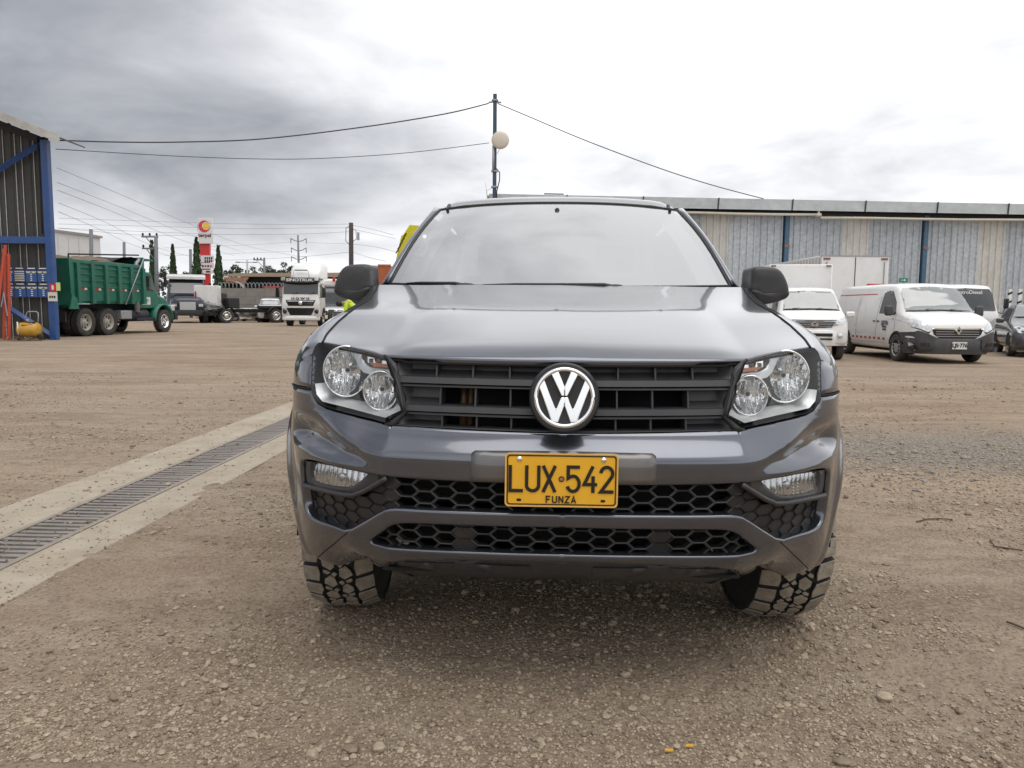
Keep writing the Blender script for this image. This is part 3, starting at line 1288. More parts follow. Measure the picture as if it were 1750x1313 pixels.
bar('slat', 'b1t', 'b1m', U_G, -.010, -.07, .004, par=grille)
bar('slat', 'b1l', 'b1b', U_G + .003, -.014, -.07, .002, par=grille)
bar('slat', 'b2t', 'b2m', trace(691, 697)[0], -.010, -.07, .004, par=grille)
bar('slat', 'b2l', 'b2b', trace(691, 706)[0], -.014, -.07, .002, par=grille)
bar('lower_lip', 'r3b', 'r3l', trace(678, 726)[0], -.002, -.06, par=grille)
for row, (top, bot, xs_, e0) in enumerate((('t0', 'b1t', (744, 807, 870.6), -.018), ('b1b', 'b2t', (749.5, 810.5, 871.4), -.022), ('b2b', 'r3b', (752.5, 812.5, 872.8), -.022))):
    for x in xs_:
        zmid = {0: 630, 1: 680, 2: 722}[row]
        u = trace(x, zmid)[0]
        for s in (-1, 1):
            g = MB()
            zt, zb = gzz(top, u) + .002, gzz(bot, u) - .002
            w = .0028
            g.loft([[lift(s * (u - w), z, e0), lift(s * (u + w), z, e0), lift(s * (u + w * 1.3), z, -.075), lift(s * (u - w * 1.3), z, -.075)] for z in (zb, zt)])
            g.build('rib', M_PLAST, grille)
# closed cells: whole upper row, outer cells of the lower rows, with chamfered ends
for (top, bot, u0, u1) in (('t0', 'b1t', 0.0, U_G + .01), ('b1b', 'b2t', trace(748, 680)[0], trace(684, 680)[0] + .01), ('b2b', 'r3b', trace(752, 720)[0], trace(690, 715)[0] + .02)):
    for s in ((1, -1)):
        rows = []
        for i in range(13):
            u = max(lerp(u0, u1, i / 12), 1e-5)
            fr = sstep(u1 - .035, u1, u) if u1 > .3 else 0
            zt, zb = gzz(top, u) + .004, gzz(bot, u)
            h = zt - zb
            e0 = lerp(-.050, -.012, fr)
            rows.append([lift(s * u, zt, e0), lift(s * u, zb + h * .32, e0), lift(s * u, zb + h * .08, lerp(-.030, -.010, fr)), lift(s * u, zb - .003, lerp(-.018, -.009, fr))])
        MB().grid(rows).build('cell_panel', M_PLAST, grille, auto=30)
# near-black sheet painting the unlit bay behind, with a pair of rusty pipes
mb = MB()
for i in range(1):
    zt, zb = 1.08, .80
    mb.grid([[lift(lerp(-.56, .56, k / 16) or 1e-5, z, -.16) for k in range(17)] for z in (zb, zt)])
mb.build('bay_shade_backing', M_VOID, grille)
M_PIPE = mat('rusty_cooler_pipe', (.16, .095, .05), .6, metal=.4, var=.4, scale=20)
for x, r in ((780, .013), (793, .009)):
    u = trace(x, 690)[0]
    MB().tube([lift(-u, .83, -.115), lift(-u, 1.04, -.115)], r, 10).build('cooler_pipe', M_PIPE, grille, smooth=True)
# black surround between grille and lamps
fr = [(656, 606), (665, 611), (680, 642), (694, 704), (676, 727), (664, 731), (655, 727), (659, 722.5), (688.6, 705), (669.5, 642), (660.5, 615), (655, 607.6)]
fu = tr_list(fr)
for s in (-1, 1):
    weld(lift_patch(MB(), fu, step=.03, ex=.000, rim_outer=.03, only=s).build('surround', M_BLACK, grille))
e1 = [trace(*p) for p in ((666, 615), (677, 641), (683, 662), (691, 703))]
for s in (-1, 1):
    MB().tube([lift(s * u, z, .003) for u, z in resample(e1, .03, False)], .0045, 6).build('surround_bead', M_PLAST, grille, smooth=True)

# emblem: chrome ring with two stacked letters
ec = TR.inverted() @ (at(964.5, 680, 2.22 + .012) - TLOC)
emb = thing('emblem', ec, 0, None, None)
emb.parent = pick
emb.rotation_euler = (radians(-6), 0, radians(1.5))
ER = .0905
MB().lathe([(.030, ER * 1.14), (.004, ER * 1.14), (-.004, ER * 1.08), (-.004, ER * .95), (.004, .0001)], (0, 0, 0), 'y', 64).build('backing', M_BLACK, emb, auto=40)
MB().lathe([(.002, ER), (-.006, ER), (-.012, ER * .965), (-.0135, ER * .91), (-.011, ER * .855), (-.004, ER * .83), (.004, ER * .83)], (0, 0, 0), 'y', 72).build('ring', M_CHROME, emb, auto=50)
sw = ER * .185


def chrome_poly(mb, pts):
    mb.prism([(a * ER, b * ER) for a, b in pts], 'y', -.0115, .002)


g = MB()
for s in (-1, 1):
    q = [(s * .205, .86), (s * .435, .76), (s * .10, .055), (0, .055), (0, .36)]
    chrome_poly(g, q if s > 0 else q[::-1])
g.build('letter', M_CHROME, emb, bevel=.0022, seg=2)
g = MB()
for s in (-1, 1):
    q = [(s * .66, .58), (s * .83, .36), (s * .40, -.78), (s * .20, -.80), (0, -.26), (0, .02), (s * .11, .02), (s * .27, -.37)]
    chrome_poly(g, q if s > 0 else q[::-1])
g.build('letter', M_CHROME, emb, bevel=.0022, seg=2)

# ---------------------------------------------------------------- headlamps
M_HOUS = mat('lamp_housing', (0.035, 0.036, 0.038), .35)
cb, cs_ = trace(580, 635.5), trace(643.5, 668.5)
BH = [trace(580 + 36 * cos(2 * pi * k / 28), 636 + 41.5 * sin(2 * pi * k / 28), -.05) for k in range(28)]
SH = [trace(643.5 + 30.5 * cos(2 * pi * k / 24), 669 + 28 * sin(2 * pi * k / 24), -.05) for k in range(24)]


def bowl(c, r, depth, flutes, name, par, s, seed):
    """fluted parabolic reflector facing the road"""
    random.seed(seed)
    n = 132
    rings_ = []
    wcol = 2 * r / flutes
    tilt = [random.uniform(.5, 1.5) for _ in range(flutes + 4)]
    NR = 24
    for i in range(NR):
        t = i / (NR - 1)
        rr = r * max(1 - t, .06)
        ring = []
        for k in range(n):
            a = 2 * pi * k / n
            x, z = rr * cos(a), rr * sin(a)
            q = (x + r) / wcol
            col = int(q)
            w = .0085 * tilt[col] * sin(pi * (q % 1)) * sstep(0, .12, t) * sstep(.06, .3, rr / r)
            w += .0025 * sin(z / r * 5 + tilt[col] * 7) * sstep(0, .12, t)
            ring.append(Vector(c) + Vector((s * x * .93, depth * (1 - (rr / r) ** 2) + w, z * 1.06)))
        rings_.append(ring)
    m = MB()
    m.loft(rings_, True, False)
    m.add(rings_[-1], [tuple(range(n))])
    return m.build(name, M_REFL, par, auto=30)


for s in (-1, 1):
    hl = thing('headlamp', (0, 0, 0), 0, None, None)
    hl.parent = pick
    lift_patch(MB(), HL, [BH, SH], step=.02, ex=-.050, only=s).build('housing', M_HOUS, hl, smooth=True)
    # skirt joining housing and lens edge
    g = MB()
    hl2 = resample(HL, .02)
    n = len(hl2)
    g.loft([[lift(s * p[0], p[1], e) for p in hl2] for e in (.003, -.004, -.058)], True, False)
    g.build('edge', M_BLACK, hl, smooth=True)
    c1 = lift(s * cb[0], cb[1], -.026)
    c2 = lift(s * cs_[0], cs_[1], -.020)
    for c, r, d, fl_, sd in ((c1, .0755, .060, 11, 5), (c2, .0565, .046, 9, 9)):
        bw = bowl(c, r, d, fl_, 'reflector', hl, s, sd)
        g = MB()
        g.lathe([(-.004, r * .985), (-.010, r * 1.0), (-.010, r * 1.05), (.004, r * 1.07), (.02, r * 1.07)], (0, 0, 0), 'y', 56)
        g.v = [(c.x + p[0] * .93, c.y + p[1], c.z + p[2] * 1.06) for p in g.v]
        g.build('reflector_ring', M_CHROME, bw, smooth=True)
        g = MB()
        g.lathe([(d * .95, .011), (d * .2, .011), (d * .12, .0095), (d * .12, .0001)], (c.x + s * -.004, c.y, c.z + .004), 'y', 20)
        g.build('bulb_shield', M_SILVER, bw, auto=40)
        g = MB()
        g.lathe([(d * .115, .0001), (d * .10, .0065), (d * .13, .007)], (c.x + s * -.004, c.y, c.z + .004), 'y', 16)
        g.build('bulb_cap', M_HOUS, bw, smooth=True)
    # daytime strip
    tp = [trace(*p) for p in ((538, 655), (542, 668), (553, 679), (600, 688.5), (655, 699.5), (675, 685.5))]
    bt = [trace(*p) for p in ((535.5, 656), (538, 674), (548, 686.5), (600, 699.5), (656, 714.5), (683, 702))]
    g = MB()
    rows = []
    for k in range(len(tp)):
        a, b = tp[k], bt[k]
        rows.append([lift(s * a[0], a[1], -.055), lift(s * a[0], a[1], -.046), lift(s * lerp(a[0], b[0], .5), lerp(a[1], b[1], .5), -.024), lift(s * b[0], b[1], -.006), lift(s * b[0], b[1], -.05)])
    g.loft(rows)
    g.build('light_strip', M_STRIP, hl, auto=50)
    # silver swoosh around the indicator
    swo = tr_list([(594, 597), (600, 612), (607, 628), (616, 637.5), (630, 641.5), (664, 645.5), (659, 619), (654, 610), (610, 599)])
    ind = tr_list([(612, 606), (617, 621), (628, 628), (657.5, 631.5), (655, 617), (649, 610.5)])
    lift_patch(MB(), swo, [ind], step=.015, ex=-.016, rnd=.006, rim=.02, rim_outer=.03, rings=(.003,), only=s).build('indicator_surround', M_SILVER, hl, auto=50)
    lift_patch(MB(), ind, step=.02, ex=-.034, only=s).build('indicator_reflector', M_REFL, hl, smooth=True)
    orp = tr_list([(609, 597.5), (654, 608.5), (657, 614), (612, 603)])
    lift_patch(MB(), orp, step=.02, ex=-.008, rim_outer=.01, only=s).build('amber_strip', M_ORANGE, hl)
    orp = tr_list([(621, 620), (656, 624), (658, 631), (629, 627)])
    lift_patch(MB(), orp, step=.02, ex=-.027, only=s).build('amber_bulb', M_ORANGE, hl, smooth=True)
    lens = lift_patch(MB(), HL, step=.02, ex=.002, only=s).build('lens', M_LENS, hl, smooth=True)

# ---------------------------------------------------------------- fog lamps in the bumper corners
FL = tr_list([(526, 792), (560, 798.5), (600, 807.5), (621, 812.5), (611, 822), (598, 831.5), (586, 834.5), (560, 831.5), (540, 827), (528, 821.5), (525.5, 808)])
FB = tr_list([(516, 788), (560, 794), (621, 808), (664, 817), (640, 831), (622, 843), (600, 851), (580, 849), (545, 841), (520, 833.5), (517, 812)])
for s in (-1, 1):
    fg = thing('fog_lamp', (0, 0, 0), 0, None, None)
    fg.parent = pick
    lift_patch(MB(), FB, [FL], step=.016, ex=-.012, rnd=.010, rings=(.003, .008), rim=.03, rim_outer=.03, only=s).build('bezel', M_PLAST, fg, smooth=True)
    lip = [trace(*p) for p in ((518, 830), (545, 837.5), (585, 846.5), (602, 847.5), (622, 839.5), (642, 828), (660, 818))]
    MB().tube([lift(s * u, z, -.006) for u, z in resample(chaikin(lip, 0), .02, False)], .0085, 8).build('bezel_lip', M_PLAST, fg, smooth=True)
    random.seed(7)

    FZC = sum(q[1] for q in FL) / len(FL)

    def wob(u, z):
        return .006 * abs(sin(u * 130)) + (FZC - z) * .22
    lift_patch(MB(), FL, step=.005, ex=-.030, disp=wob, only=s).build('reflector', mat('smoked_chrome', (.50, .50, .51), .12, metal=1.0), fg, auto=20)
    ctr = trace(575, 818)
    c = lift(s * ctr[0], ctr[1], -.03)
    MB().lathe([(-.006, .0001), (-.006, .013), (.004, .015), (.02, .015)], c, 'y', 20).build('bulb_shield', M_SILVER, fg, smooth=True)
    lift_patch(MB(), FL, step=.025, ex=-.018, only=s).build('lens', M_LENS, fg, smooth=True)

# ---------------------------------------------------------------- bonnet
edge = [trace(*p) for p in ((963, 616.3), (900, 616), (830, 614.5), (750, 612.6), (700, 611), (657, 609), (640, 603.5), (609, 596), (580, 590.5), (554, 585.5))]
edge[0] = (0.0, edge[0][1])
EP = [lift(max(u, 1e-5), z, .004) for u, z in edge]
el = [0.0]
for i in range(1, len(EP)):
    el.append(el[-1] + (EP[i] - EP[i - 1]).length)
el = [a / el[-1] for a in el]


def edge_at(s):
    return Vector((interp(list(zip(el, [p.x for p in EP])), s), interp(list(zip(el, [p.y for p in EP])), s), interp(list(zip(el, [p.z for p in EP])), s)))


SEAM = [(554, 585.5, None), (564, 566, .53), (580, 549, .68), (596, 535.6, .80), (611, 525, .95), (625, 516.8, 1.09), (642, 499, 1.34), (647, 487, 1.50)]
SP = [EP[-1]]
for px, py, y in SEAM[1:]:
    q = TR.inverted() @ (at(px, py, 2.22 + y) - TLOC)
    SP.append(Vector((abs(q.x), q.y, q.z)))
REAR = []                       # rear edge of the bonnet under the windscreen
for x, py in ((950, 487), (800, 486.5), (700, 486)):
    y = {950: 1.36, 800: 1.40, 700: 1.47}[x]
    q = TR.inverted() @ (at(x, py, 2.22 + y) - TLOC)
    REAR.append(Vector((abs(q.x) if x < 950 else 0, q.y, q.z - .004)))
REAR.append(SP[-1])


def curve_at(P, t):
    acc = [0.0]
    for i in range(1, len(P)):
        acc.append(acc[-1] + (P[i] - P[i - 1]).length)
    acc = [a / acc[-1] for a in acc]
    return Vector(tuple(interp(list(zip(acc, [p[k] for p in P])), t) for k in range(3)))


GC = [(0, 0), (.03, .07), (.08, .14), (.18, .245), (.30, .355), (.5, .54), (.74, .745), (1, 1)]


def hood_pt(s, t):
    """s 0 centre .. 1 seam, t 0 nose .. 1 windscreen"""
    f, r = edge_at(s), curve_at(REAR, s)
    b = curve_at(SP, t)
    cF, cR = edge_at(0), curve_at(REAR, 0)
    g = interp(GC, t)
    # centre line
    zc_ = lerp(cF.z, cR.z, g)
    yc_ = lerp(cF.y, cR.y, t)
    # seam correction so that s = 1 lands on the seam curve
    fl = Vector((lerp(f.x, r.x, t), lerp(f.y, r.y, t), lerp(f.z, r.z, lerp(g, t, s))))
    f1, r1 = edge_at(1), curve_at(REAR, 1)
    base1 = Vector((lerp(f1.x, r1.x, t), lerp(f1.y, r1.y, t), lerp(f1.z, r1.z, t)))
    p = fl + (b - base1) * (s ** 2)
    # power dome: plateau with a crease towards the lamps
    w = 1 - sstep(.52, .76, s)
    env_ = sstep(0, .06, t) * (1 - .75 * sstep(.75, 1, t))
    p.z += .011 * w * env_
    p.z += .010 * sin(pi * min(1, t * 1.02)) * (1 - s * s)
    return p


ss = [0, .06, .12, .2, .28, .36, .44, .5, .55, .585, .605, .625, .645, .665, .685, .705, .73, .78, .84, .9, .95, .98, 1.0]
ts = [0, .006, .014, .025, .04, .06, .09, .13, .18, .24, .3, .38, .46, .55, .64, .73, .82, .9, .95, 1.0]
hood_rows = []
for t in [-1] + ts:
    row = []
    for s in [-a for a in reversed(ss[1:])] + ss:
        p = hood_pt(abs(s), max(t, 0))
        if t == -1:
            p = p + Vector((0, .010, -.018 if abs(s) < .5 else -.006))
        elif t == 0:
            p = p + Vector((0, .004, -.004))
        row.append(Vector((p.x if s >= 0 else -p.x, p.y, p.z)))
    hood_rows.append(row)
hood = MB().grid(hood_rows).build('bonnet', M_PAINT, pick, smooth=True)
# shut lines of the bonnet
for s in (-1, 1):
    pts = [hood_pt(1, t) for t in ts]
    MB().tube([Vector((s * (p.x + .002), p.y, p.z + .001)) for p in pts], .0035, 6).build('shut_line', M_VOID, hood)
MB().tube([Vector((p.x, p.y + .004, p.z - (.012 if abs(p.x) < .5 else .007))) for p in hood_rows[1]], .0035, 6).build('shut_line', M_VOID, hood)

# ---------------------------------------------------------------- wings, doors, load bed sides
arcF = [(u_of_y(AXF + .478 * cos(a)), .41 + .478 * sin(a)) for a in [radians(k) for k in range(0, 181, 10)]]
FEND_T = [trace(533, 661), trace(534, 630), trace(535, 605)]
for s in (-1, 1):
    side = 'x'
    # shoulder from shut line to wing side
    rows = []
    first = [SP[0]] + [lift(*trace(*p), .002) for p in ((550, 585.2), (546, 586), (542.5, 589), (539.5, 594), (537, 599), (535, 605))]
    rows.append(first)
    for k, t in enumerate((.06, .13, .21, .30, .42, .55, .68, .82, .92, 1.0)):
        a = curve_at(SP, t)
        y = a.y + lerp(.02, .0, t)
        zb = lerp(1.045, 1.0, sstep(0, .4, t)) if t < .5 else lerp(1.0, 1.10, sstep(.5, 1, t))
        b = lift(u_of_y(lerp(first[-1].y + .03, a.y, sstep(0, .5, t))), zb)
        row = []
        for q in range(7):
            an = q / 6 * pi / 2
            row.append(Vector((a.x + (b.x - a.x) * sin(an), lerp(a.y, b.y, q / 6), b.z + (a.z - b.z) * cos(an))))
        rows.append(row)
    wg = thing('front_wing', (0, 0, 0), 0, None, None)
    wg.parent = pick
    base_edge = [r[-1] for r in rows]
    g = MB().grid([[Vector((s * p.x, p.y, p.z)) for p in r] for r in rows])
    weld(g.build('shoulder', M_PAINT, wg))
    top = [trace(535, 605)]
    for p in base_edge[1:]:
        top.append((u_of_y(p.y), p.z))
    P = [(ua, za), FEND_T[0], FEND_T[1]] + top + [(u_of_y(1.52), top[-1][1]), (u_of_y(1.52), .45)] + arcF[:1] + arcF[1:-4] + [(u_of_y(.60), za - .0), (u_of_y(.50), za + .0015)]
    weld(lift_patch(MB(), P, step=.03, only=s, rim_outer=.01).build('side_panel', M_PAINT, wg))
    MB().tube([lift(s * u, za + .001, .001) for u in [lerp(ua, u_of_y(.60), k / 8) for k in range(9)]], .003, 6).build('shut_line', M_VOID, wg)
    # doors and bed
    for nm, y0, y1, zb, zt in (('front_door', 1.526, 2.50, .46, 1.255), ('rear_door', 2.506, 3.40, .46, 1.255)):
        P = [(u_of_y(y0), zb), (u_of_y(y1), zb), (u_of_y(y1), zt), (u_of_y(y0), zt if nm == 'rear_door' else zt)]
        d = weld(lift_patch(MB(), P, step=.06, only=s, rim_outer=.015).build(nm, M_PAINT, pick))
        hy = y1 - .16
        MB().tube([lift(s * u_of_y(hy - .10), 1.10, .012), lift(s * u_of_y(hy - .05), 1.10, .03), lift(s * u_of_y(hy + .05), 1.10, .03), lift(s * u_of_y(hy + .09), 1.10, .012)], .013, 8).build('handle', M_PLAST, d, smooth=True)
    arcR = [(u_of_y(4.01 + .478 * cos(a)), .41 + .478 * sin(a)) for a in [radians(k) for k in range(0, 181, 10)]]
    P = [(u_of_y(3.41), .46)] + [(u_of_y(3.41), 1.27), (u_of_y(5.19), 1.27), (u_of_y(5.19), .55)] + [(u_of_y(4.60), .50)] + arcR + [(u_of_y(3.53), .46)]
    weld(lift_patch(MB(), P, step=.05, only=s, rim_outer=.02).build('bed_side', M_PAINT, pick))
    MB().bx(s * .80, s * .90, 1.40, 3.45, .33, .40).build('sill', M_BLACK, pick, bevel=.01)
    for yc in (AXF, 4.01):      # arch liners
        rows = []
        for x in (.50, .80, .93):
            rows.append([Vector((s * x, yc + .475 * cos(radians(a)), .41 + .475 * sin(radians(a)))) for a in range(0, 181, 12)])
        MB().grid(rows).build('arch_liner', M_VOID, pick, smooth=True)
MB().bx(-.93, .93, 5.16, 5.24, .56, 1.27).build('tailgate', M_PAINT, pick, bevel=.02)
MB().bx(-.88, .88, 5.22, 5.40, .46, .58).build('rear_bumper', M_BLACK, pick, bevel=.03)
MB().bx(-.86, .86, 3.48, 5.14, .70, .74).build('bed_floor', M_BLACK, pick)
MB().bx(-.88, .88, 3.45, 3.50, .74, 1.26).build('bed_bulkhead', M_PAINT, pick)
MB().bx(-.45, .45, .55, 5.1, .38, .52).build('chassis_frame', M_VOID, pick)
for y in (AXF, 4.01):
    MB().tube([(-.72, y, .40), (.72, y, .40)], .055, 10).build('axle', M_VOID, pick, smooth=True)
for s in (-1, 1):
    MB().prism([(s * (.86), .78), (s * .955, .78), (s * .955, 1.24), (s * .88, 1.24)], 'y', 5.15, 5.26).build('tail_lamp', mat('red_lamp', (.4, .01, .01), .2, coat=.8), pick, bevel=.01)

# ---------------------------------------------------------------- cabin
def wsp(s, t):
    """windscreen point: s -1..1 across, t 0 bottom .. 1 top"""
    hw = lerp(.850, .675, t)
    yc_ = lerp(1.40, 2.14, t)
    ycorn = lerp(1.66, 2.26, t)
    z0 = lerp(1.318, 1.335, abs(s) ** 2)
    z1 = lerp(1.802, 1.778, abs(s) ** 2.5)
    bow = .030 * sin(pi * t)
    return Vector((s * hw, lerp(yc_, ycorn, abs(s) ** 2.2) - bow * .6, lerp(z0, z1, t) + bow))


cabin = thing('cabin', (0, 0, 0), 0, None, None)
cabin.parent = pick
NS = 24
MB().grid([[wsp(lerp(-1, 1, i / NS), lerp(-.01, 1, j / 12)) for i in range(NS + 1)] for j in range(13)]).build('windscreen', M_WIND, cabin, smooth=True)
# black rubber seal round the glass
loop_ = [wsp(lerp(-1, 1, i / NS), 0) for i in range(NS + 1)] + [wsp(1, j / 10) for j in range(1, 11)] + [wsp(1 - 2 * i / NS, 1) for i in range(1, NS + 1)] + [wsp(-1, 1 - j / 10) for j in range(1, 10)]
loop_.append(loop_[0])
MB().tube([p + Vector((0, -.004, .001)) for p in loop_], .0055, 6).build('glass_seal', M_BLACK, cabin, smooth=True)
# cowl strip and wipers
MB().grid([[wsp(lerp(-1, 1, i / 20), 0) + Vector((0, dy_, dz_)) for i in range(21)] for dy_, dz_ in ((.01, .006), (-.03, -.012), (-.09, -.016))]).build('cowl', M_BLACK, cabin, smooth=True)
for x0, x1 in ((-.44, -.75), (.26, -.36)):
    a, b = wsp(x0 / .85, .0) + Vector((0, -.03, -.002)), wsp(x1 / .85, .0) + Vector((0, -.022, .004))
    mid_ = (a + b) / 2 + Vector((0, -.01, .004))
    w_ = MB().tube([a, a + Vector((-.05, -.004, .012)), mid_ * .5 + b * .5 + Vector((0, 0, .004)), b], [.010, .008, .006, .004], 6).build('wiper_arm', M_BLACK, cabin, smooth=True)
    MB().sphere(a + Vector((0, 0, .004)), .022, 10, 6, (1.9, 1, .5)).build('pivot', M_BLACK, w_, smooth=True)
# roof
rows = []
for j in range(13):
    t = (0, .012, .03, .055, .09, .14, .22, .32, .45, .6, .75, .9, 1)[j]
    y = t
    row = []
    for i in range(25):
        s = lerp(-1, 1, i / 24)
        top_ = wsp(max(-1, min(1, s)), 1)
        yr = lerp(top_.y, 3.42, t)
        hw = lerp(.70, .72, sin(pi * t))
        z = lerp(top_.z, 1.74, t ** 2.2) + .036 * sstep(-.02, .08, t) + .030 * sin(pi * min(1, t * 1.15)) + .004
        z -= .045 * max(0, abs(s) - .80) ** 1.5 / .09
        row.append(Vector((s * hw, yr, z)))
    rows.append(row)
roof_rows = rows
MB().grid(rows).build('roof', M_PAINT, cabin, smooth=True)
for s in (-1, 1):
    def roof_z(x, y):
        best = min(((v_.x - x) ** 2 + (v_.y - y) ** 2, v_.z) for r_ in roof_rows for v_ in r_)
        return best[1]
    pth = [Vector((s * .63, y_, roof_z(s * .63, y_) + .004)) for y_ in (2.20, 2.24, 2.29, 2.4, 2.6, 2.8, 3.0, 3.2)]
    MB().tube(pth, .009, 6).build('roof_ditch_strip', M_BLACK, cabin, smooth=True)
    # screen pillar
    rows = []
    for j in range(13):
        t = j / 12
        a = wsp(s, t)
        out = Vector((s * lerp(.925, .735, t ** .9), lerp(1.80, 2.42, t), lerp(1.27, 1.755, t)))
        m_ = a.lerp(out, .5) + Vector((s * .016, -.012, .014))
        rows.append([a + Vector((s * .004, .002, .0)), a.lerp(m_, .5) + Vector((s * .006, -.005, .006)), m_, m_.lerp(out, .6) + Vector((s * .008, 0, 0)), out])
    MB().grid(rows).build('screen_pillar', M_PAINT, cabin, smooth=True, solid=-.012)
    rows = []
    for j in range(9):
        t = j / 8
        a = wsp(s * .965, t)
        rows.append([a + Vector((0, .05, -.02)), a + Vector((-s * .09, .10, -.03))])
    MB().grid(rows).build('pillar_trim', M_LINER, cabin, smooth=True)
    # side glass, pillars, waist
    def sg(y, t):
        return Vector((s * lerp(.905, .745, t), y, lerp(1.262, 1.742, t)))
    for nm, pts in (('front_side_window', ((1.86, 0), (2.44, 0), (2.46, 1), (2.42, 1))), ('rear_side_window', ((2.54, 0), (3.22, 0), (3.10, 1), (2.54, 1)))):
        MB().add([sg(*p) for p in pts], [(0, 1, 2, 3)]).build(nm, M_SIDEG, cabin)
    for pts in (((2.44, 0), (2.54, 0), (2.54, 1), (2.46, 1)), ((3.22, 0), (3.42, 0), (3.38, 1), (3.10, 1))):
        MB().add([sg(*p) for p in pts], [(0, 1, 2, 3)]).build('door_pillar', M_BLACK, cabin, solid=.02)
    MB().add([sg(3.42, 0), Vector((s * .77, 3.445, 1.262)), Vector((s * .65, 3.405, 1.745)), sg(3.38, 1)], [(0, 1, 2, 3)]).build('rear_pillar', M_PAINT, cabin, solid=.02)
    MB().tube([sg(1.80, .0), sg(2.4, .99), sg(3.38, 1)], .016, 6).build('window_rail', M_BLACK, cabin, smooth=True)
MB().add([Vector((-.78, 3.44, 1.27)), Vector((.78, 3.44, 1.27)), Vector((.66, 3.40, 1.74)), Vector((-.66, 3.40, 1.74))], [(0, 1, 2, 3)]).build('rear_window', glass_mat('rear_glass', (.10, .11, .11), .06), cabin)
# inside
MB().grid([[Vector((x, y, z)) for x in (-.80, -.4, 0, .4, .80)] for y, z in ((1.46, 1.24), (1.75, 1.265), (1.95, 1.24), (2.0, 1.05), (1.98, .8))]).build('dashboard', M_DASH, cabin, smooth=True)
MB().grid([[Vector((s_ * .66, y, z)) for s_ in (-1, -.5, 0, .5, 1)] for y, z in ((2.24, 1.755), (2.8, 1.775), (3.38, 1.73))]).build('headliner', M_LINER, cabin, smooth=True)
MB().bx(-.85, .85, 1.9, 3.45, .52, .56).build('cabin_floor', M_DASH, cabin)
MB().bx(-.85, .85, 1.42, 1.46, .6, 1.25).build('firewall', M_VOID, cabin)
for x in (-.40, .40):
    st = MB().bx(x - .25, x + .25, 2.35, 2.85, .72, .86).build('seat', M_DASH, cabin, bevel=.05, seg=3)
    g = MB()
    g.prism([(2.78, .84), (2.92, .84), (3.08, 1.42), (2.98, 1.44)], 'x', x - .25, x + .25)
    g.build('backrest', M_DASH, st, bevel=.04, seg=3)
    MB().bx(x - .13, x + .13, 3.00, 3.10, 1.46, 1.64).build('headrest', M_DASH, st, bevel=.035, seg=3)
MB().lathe([(.0, .17), (.015, .185), (.03, .17), (.015, .155)], (0, 0, 0), 'y', 32).build('steering_wheel', M_BLACK, cabin, smooth=True, loc=(.38, 2.08, 1.18)).rotation_euler = (radians(-28), 0, 0)
MB().tube([(-.75, 1.93, 1.39), (-.735, 1.97, 1.46), (-.72, 2.03, 1.52), (-.70, 2.05, 1.55)], .016, 8)
hp = [TR.inverted() @ (at(px, py, 2.22 + y) - TLOC) for px, py, y in ((707, 437, 1.86), (722, 440, 1.87), (730, 428, 1.90), (731, 418, 1.93), (725, 405, 1.97))]
MB().tube(hp, .015, 8).build('grab_handle', mat('pale_handle', (.85, .86, .85), .6), cabin, smooth=True)
MB().box((0, 2.17, 1.70), (.24, .04, .065)).build('inner_mirror', M_BLACK, cabin, bevel=.015, seg=2)
MB().lathe([(0, .0001), (0, .013), (.006, .013)], (0, 0, 0), 'y', 16).build('sensor', M_PLAST, cabin, loc=wsp(-.01, .86) + Vector((0, -.006, 0)))

# ---------------------------------------------------------------- door mirrors
for s in (-1, 1):
    pxs = [(570.5, 494), (574, 478), (583, 461), (593, 453.5), (611, 451.5), (628, 451.5), (635.5, 455), (636.5, 467), (637, 484), (640, 492), (631, 507), (626, 515.5), (606, 513.5), (582, 507), (572.5, 501)]
    Y = 2.22 + 1.55
    pl = [TR.inverted() @ (at(px, py, Y) - TLOC) for px, py in pxs]
    pl = [Vector(q) for q in chaikin([(abs(p.x), p.z) for p in pl], 1)]
    c = sum(pl, Vector((0, 0))) / len(pl)
    rows = []
    for k, (dy_, sc) in enumerate(((-.078, .40), (-.077, .78), (-.072, .90), (-.064, .955), (-.050, .99), (-.03, 1.0), (.06, 1.0), (.10, .99), (.12, .95))):
        rows.append([Vector((s * (c.x + (p.x - c.x) * sc), 1.55 + dy_ * 1.0 + .05 * (p.x - c.x), c.y + (p.y - c.y) * sc)) for p in pl])
    g = MB().loft(rows)
    mir = g.build('door_mirror', M_PLAST, pick, auto=60)
    lp = [TR.inverted() @ (at(px, py, Y) - TLOC) for px, py in ((570, 492.5), (600, 496), (622, 496.5), (630, 490), (641, 490.5), (632, 508), (626.5, 517), (606, 515), (581, 508), (571.5, 501))]
    lp = [Vector(q) for q in chaikin([(abs(p.x), p.z) for p in lp], 1)]
    lc = sum(lp, Vector((0, 0))) / len(lp)
    rows = [[Vector((s * (lc.x + (p.x - lc.x) * sc), 1.55 + dy_ + .05 * (p.x - c.x), lc.y + (p.y - lc.y) * sc)) for p in lp] for dy_, sc in ((-.084, .5), (-.081, .84), (-.070, .95), (-.045, 1.0), (.08, 1.0))]
    MB().loft(rows).build('lower_housing', M_BLACK, mir, auto=50)
    MB().tube([Vector((s * (c.x - .07), 1.58, c.y - .06)), Vector((s * .93, 1.66, c.y - .075)), Vector((s * .89, 1.72, c.y - .08))], [.045, .036, .045], 10).build('mirror_arm', M_BLACK, mir, smooth=True)
    MB().add([Vector((s * (c.x + (p.x - c.x) * .85), 1.672 + .05 * (p.x - c.x), c.y + (p.y - c.y) * .85)) for p in pl], [tuple(range(len(pl)))]).build('mirror_glass', M_CHROME, mir)

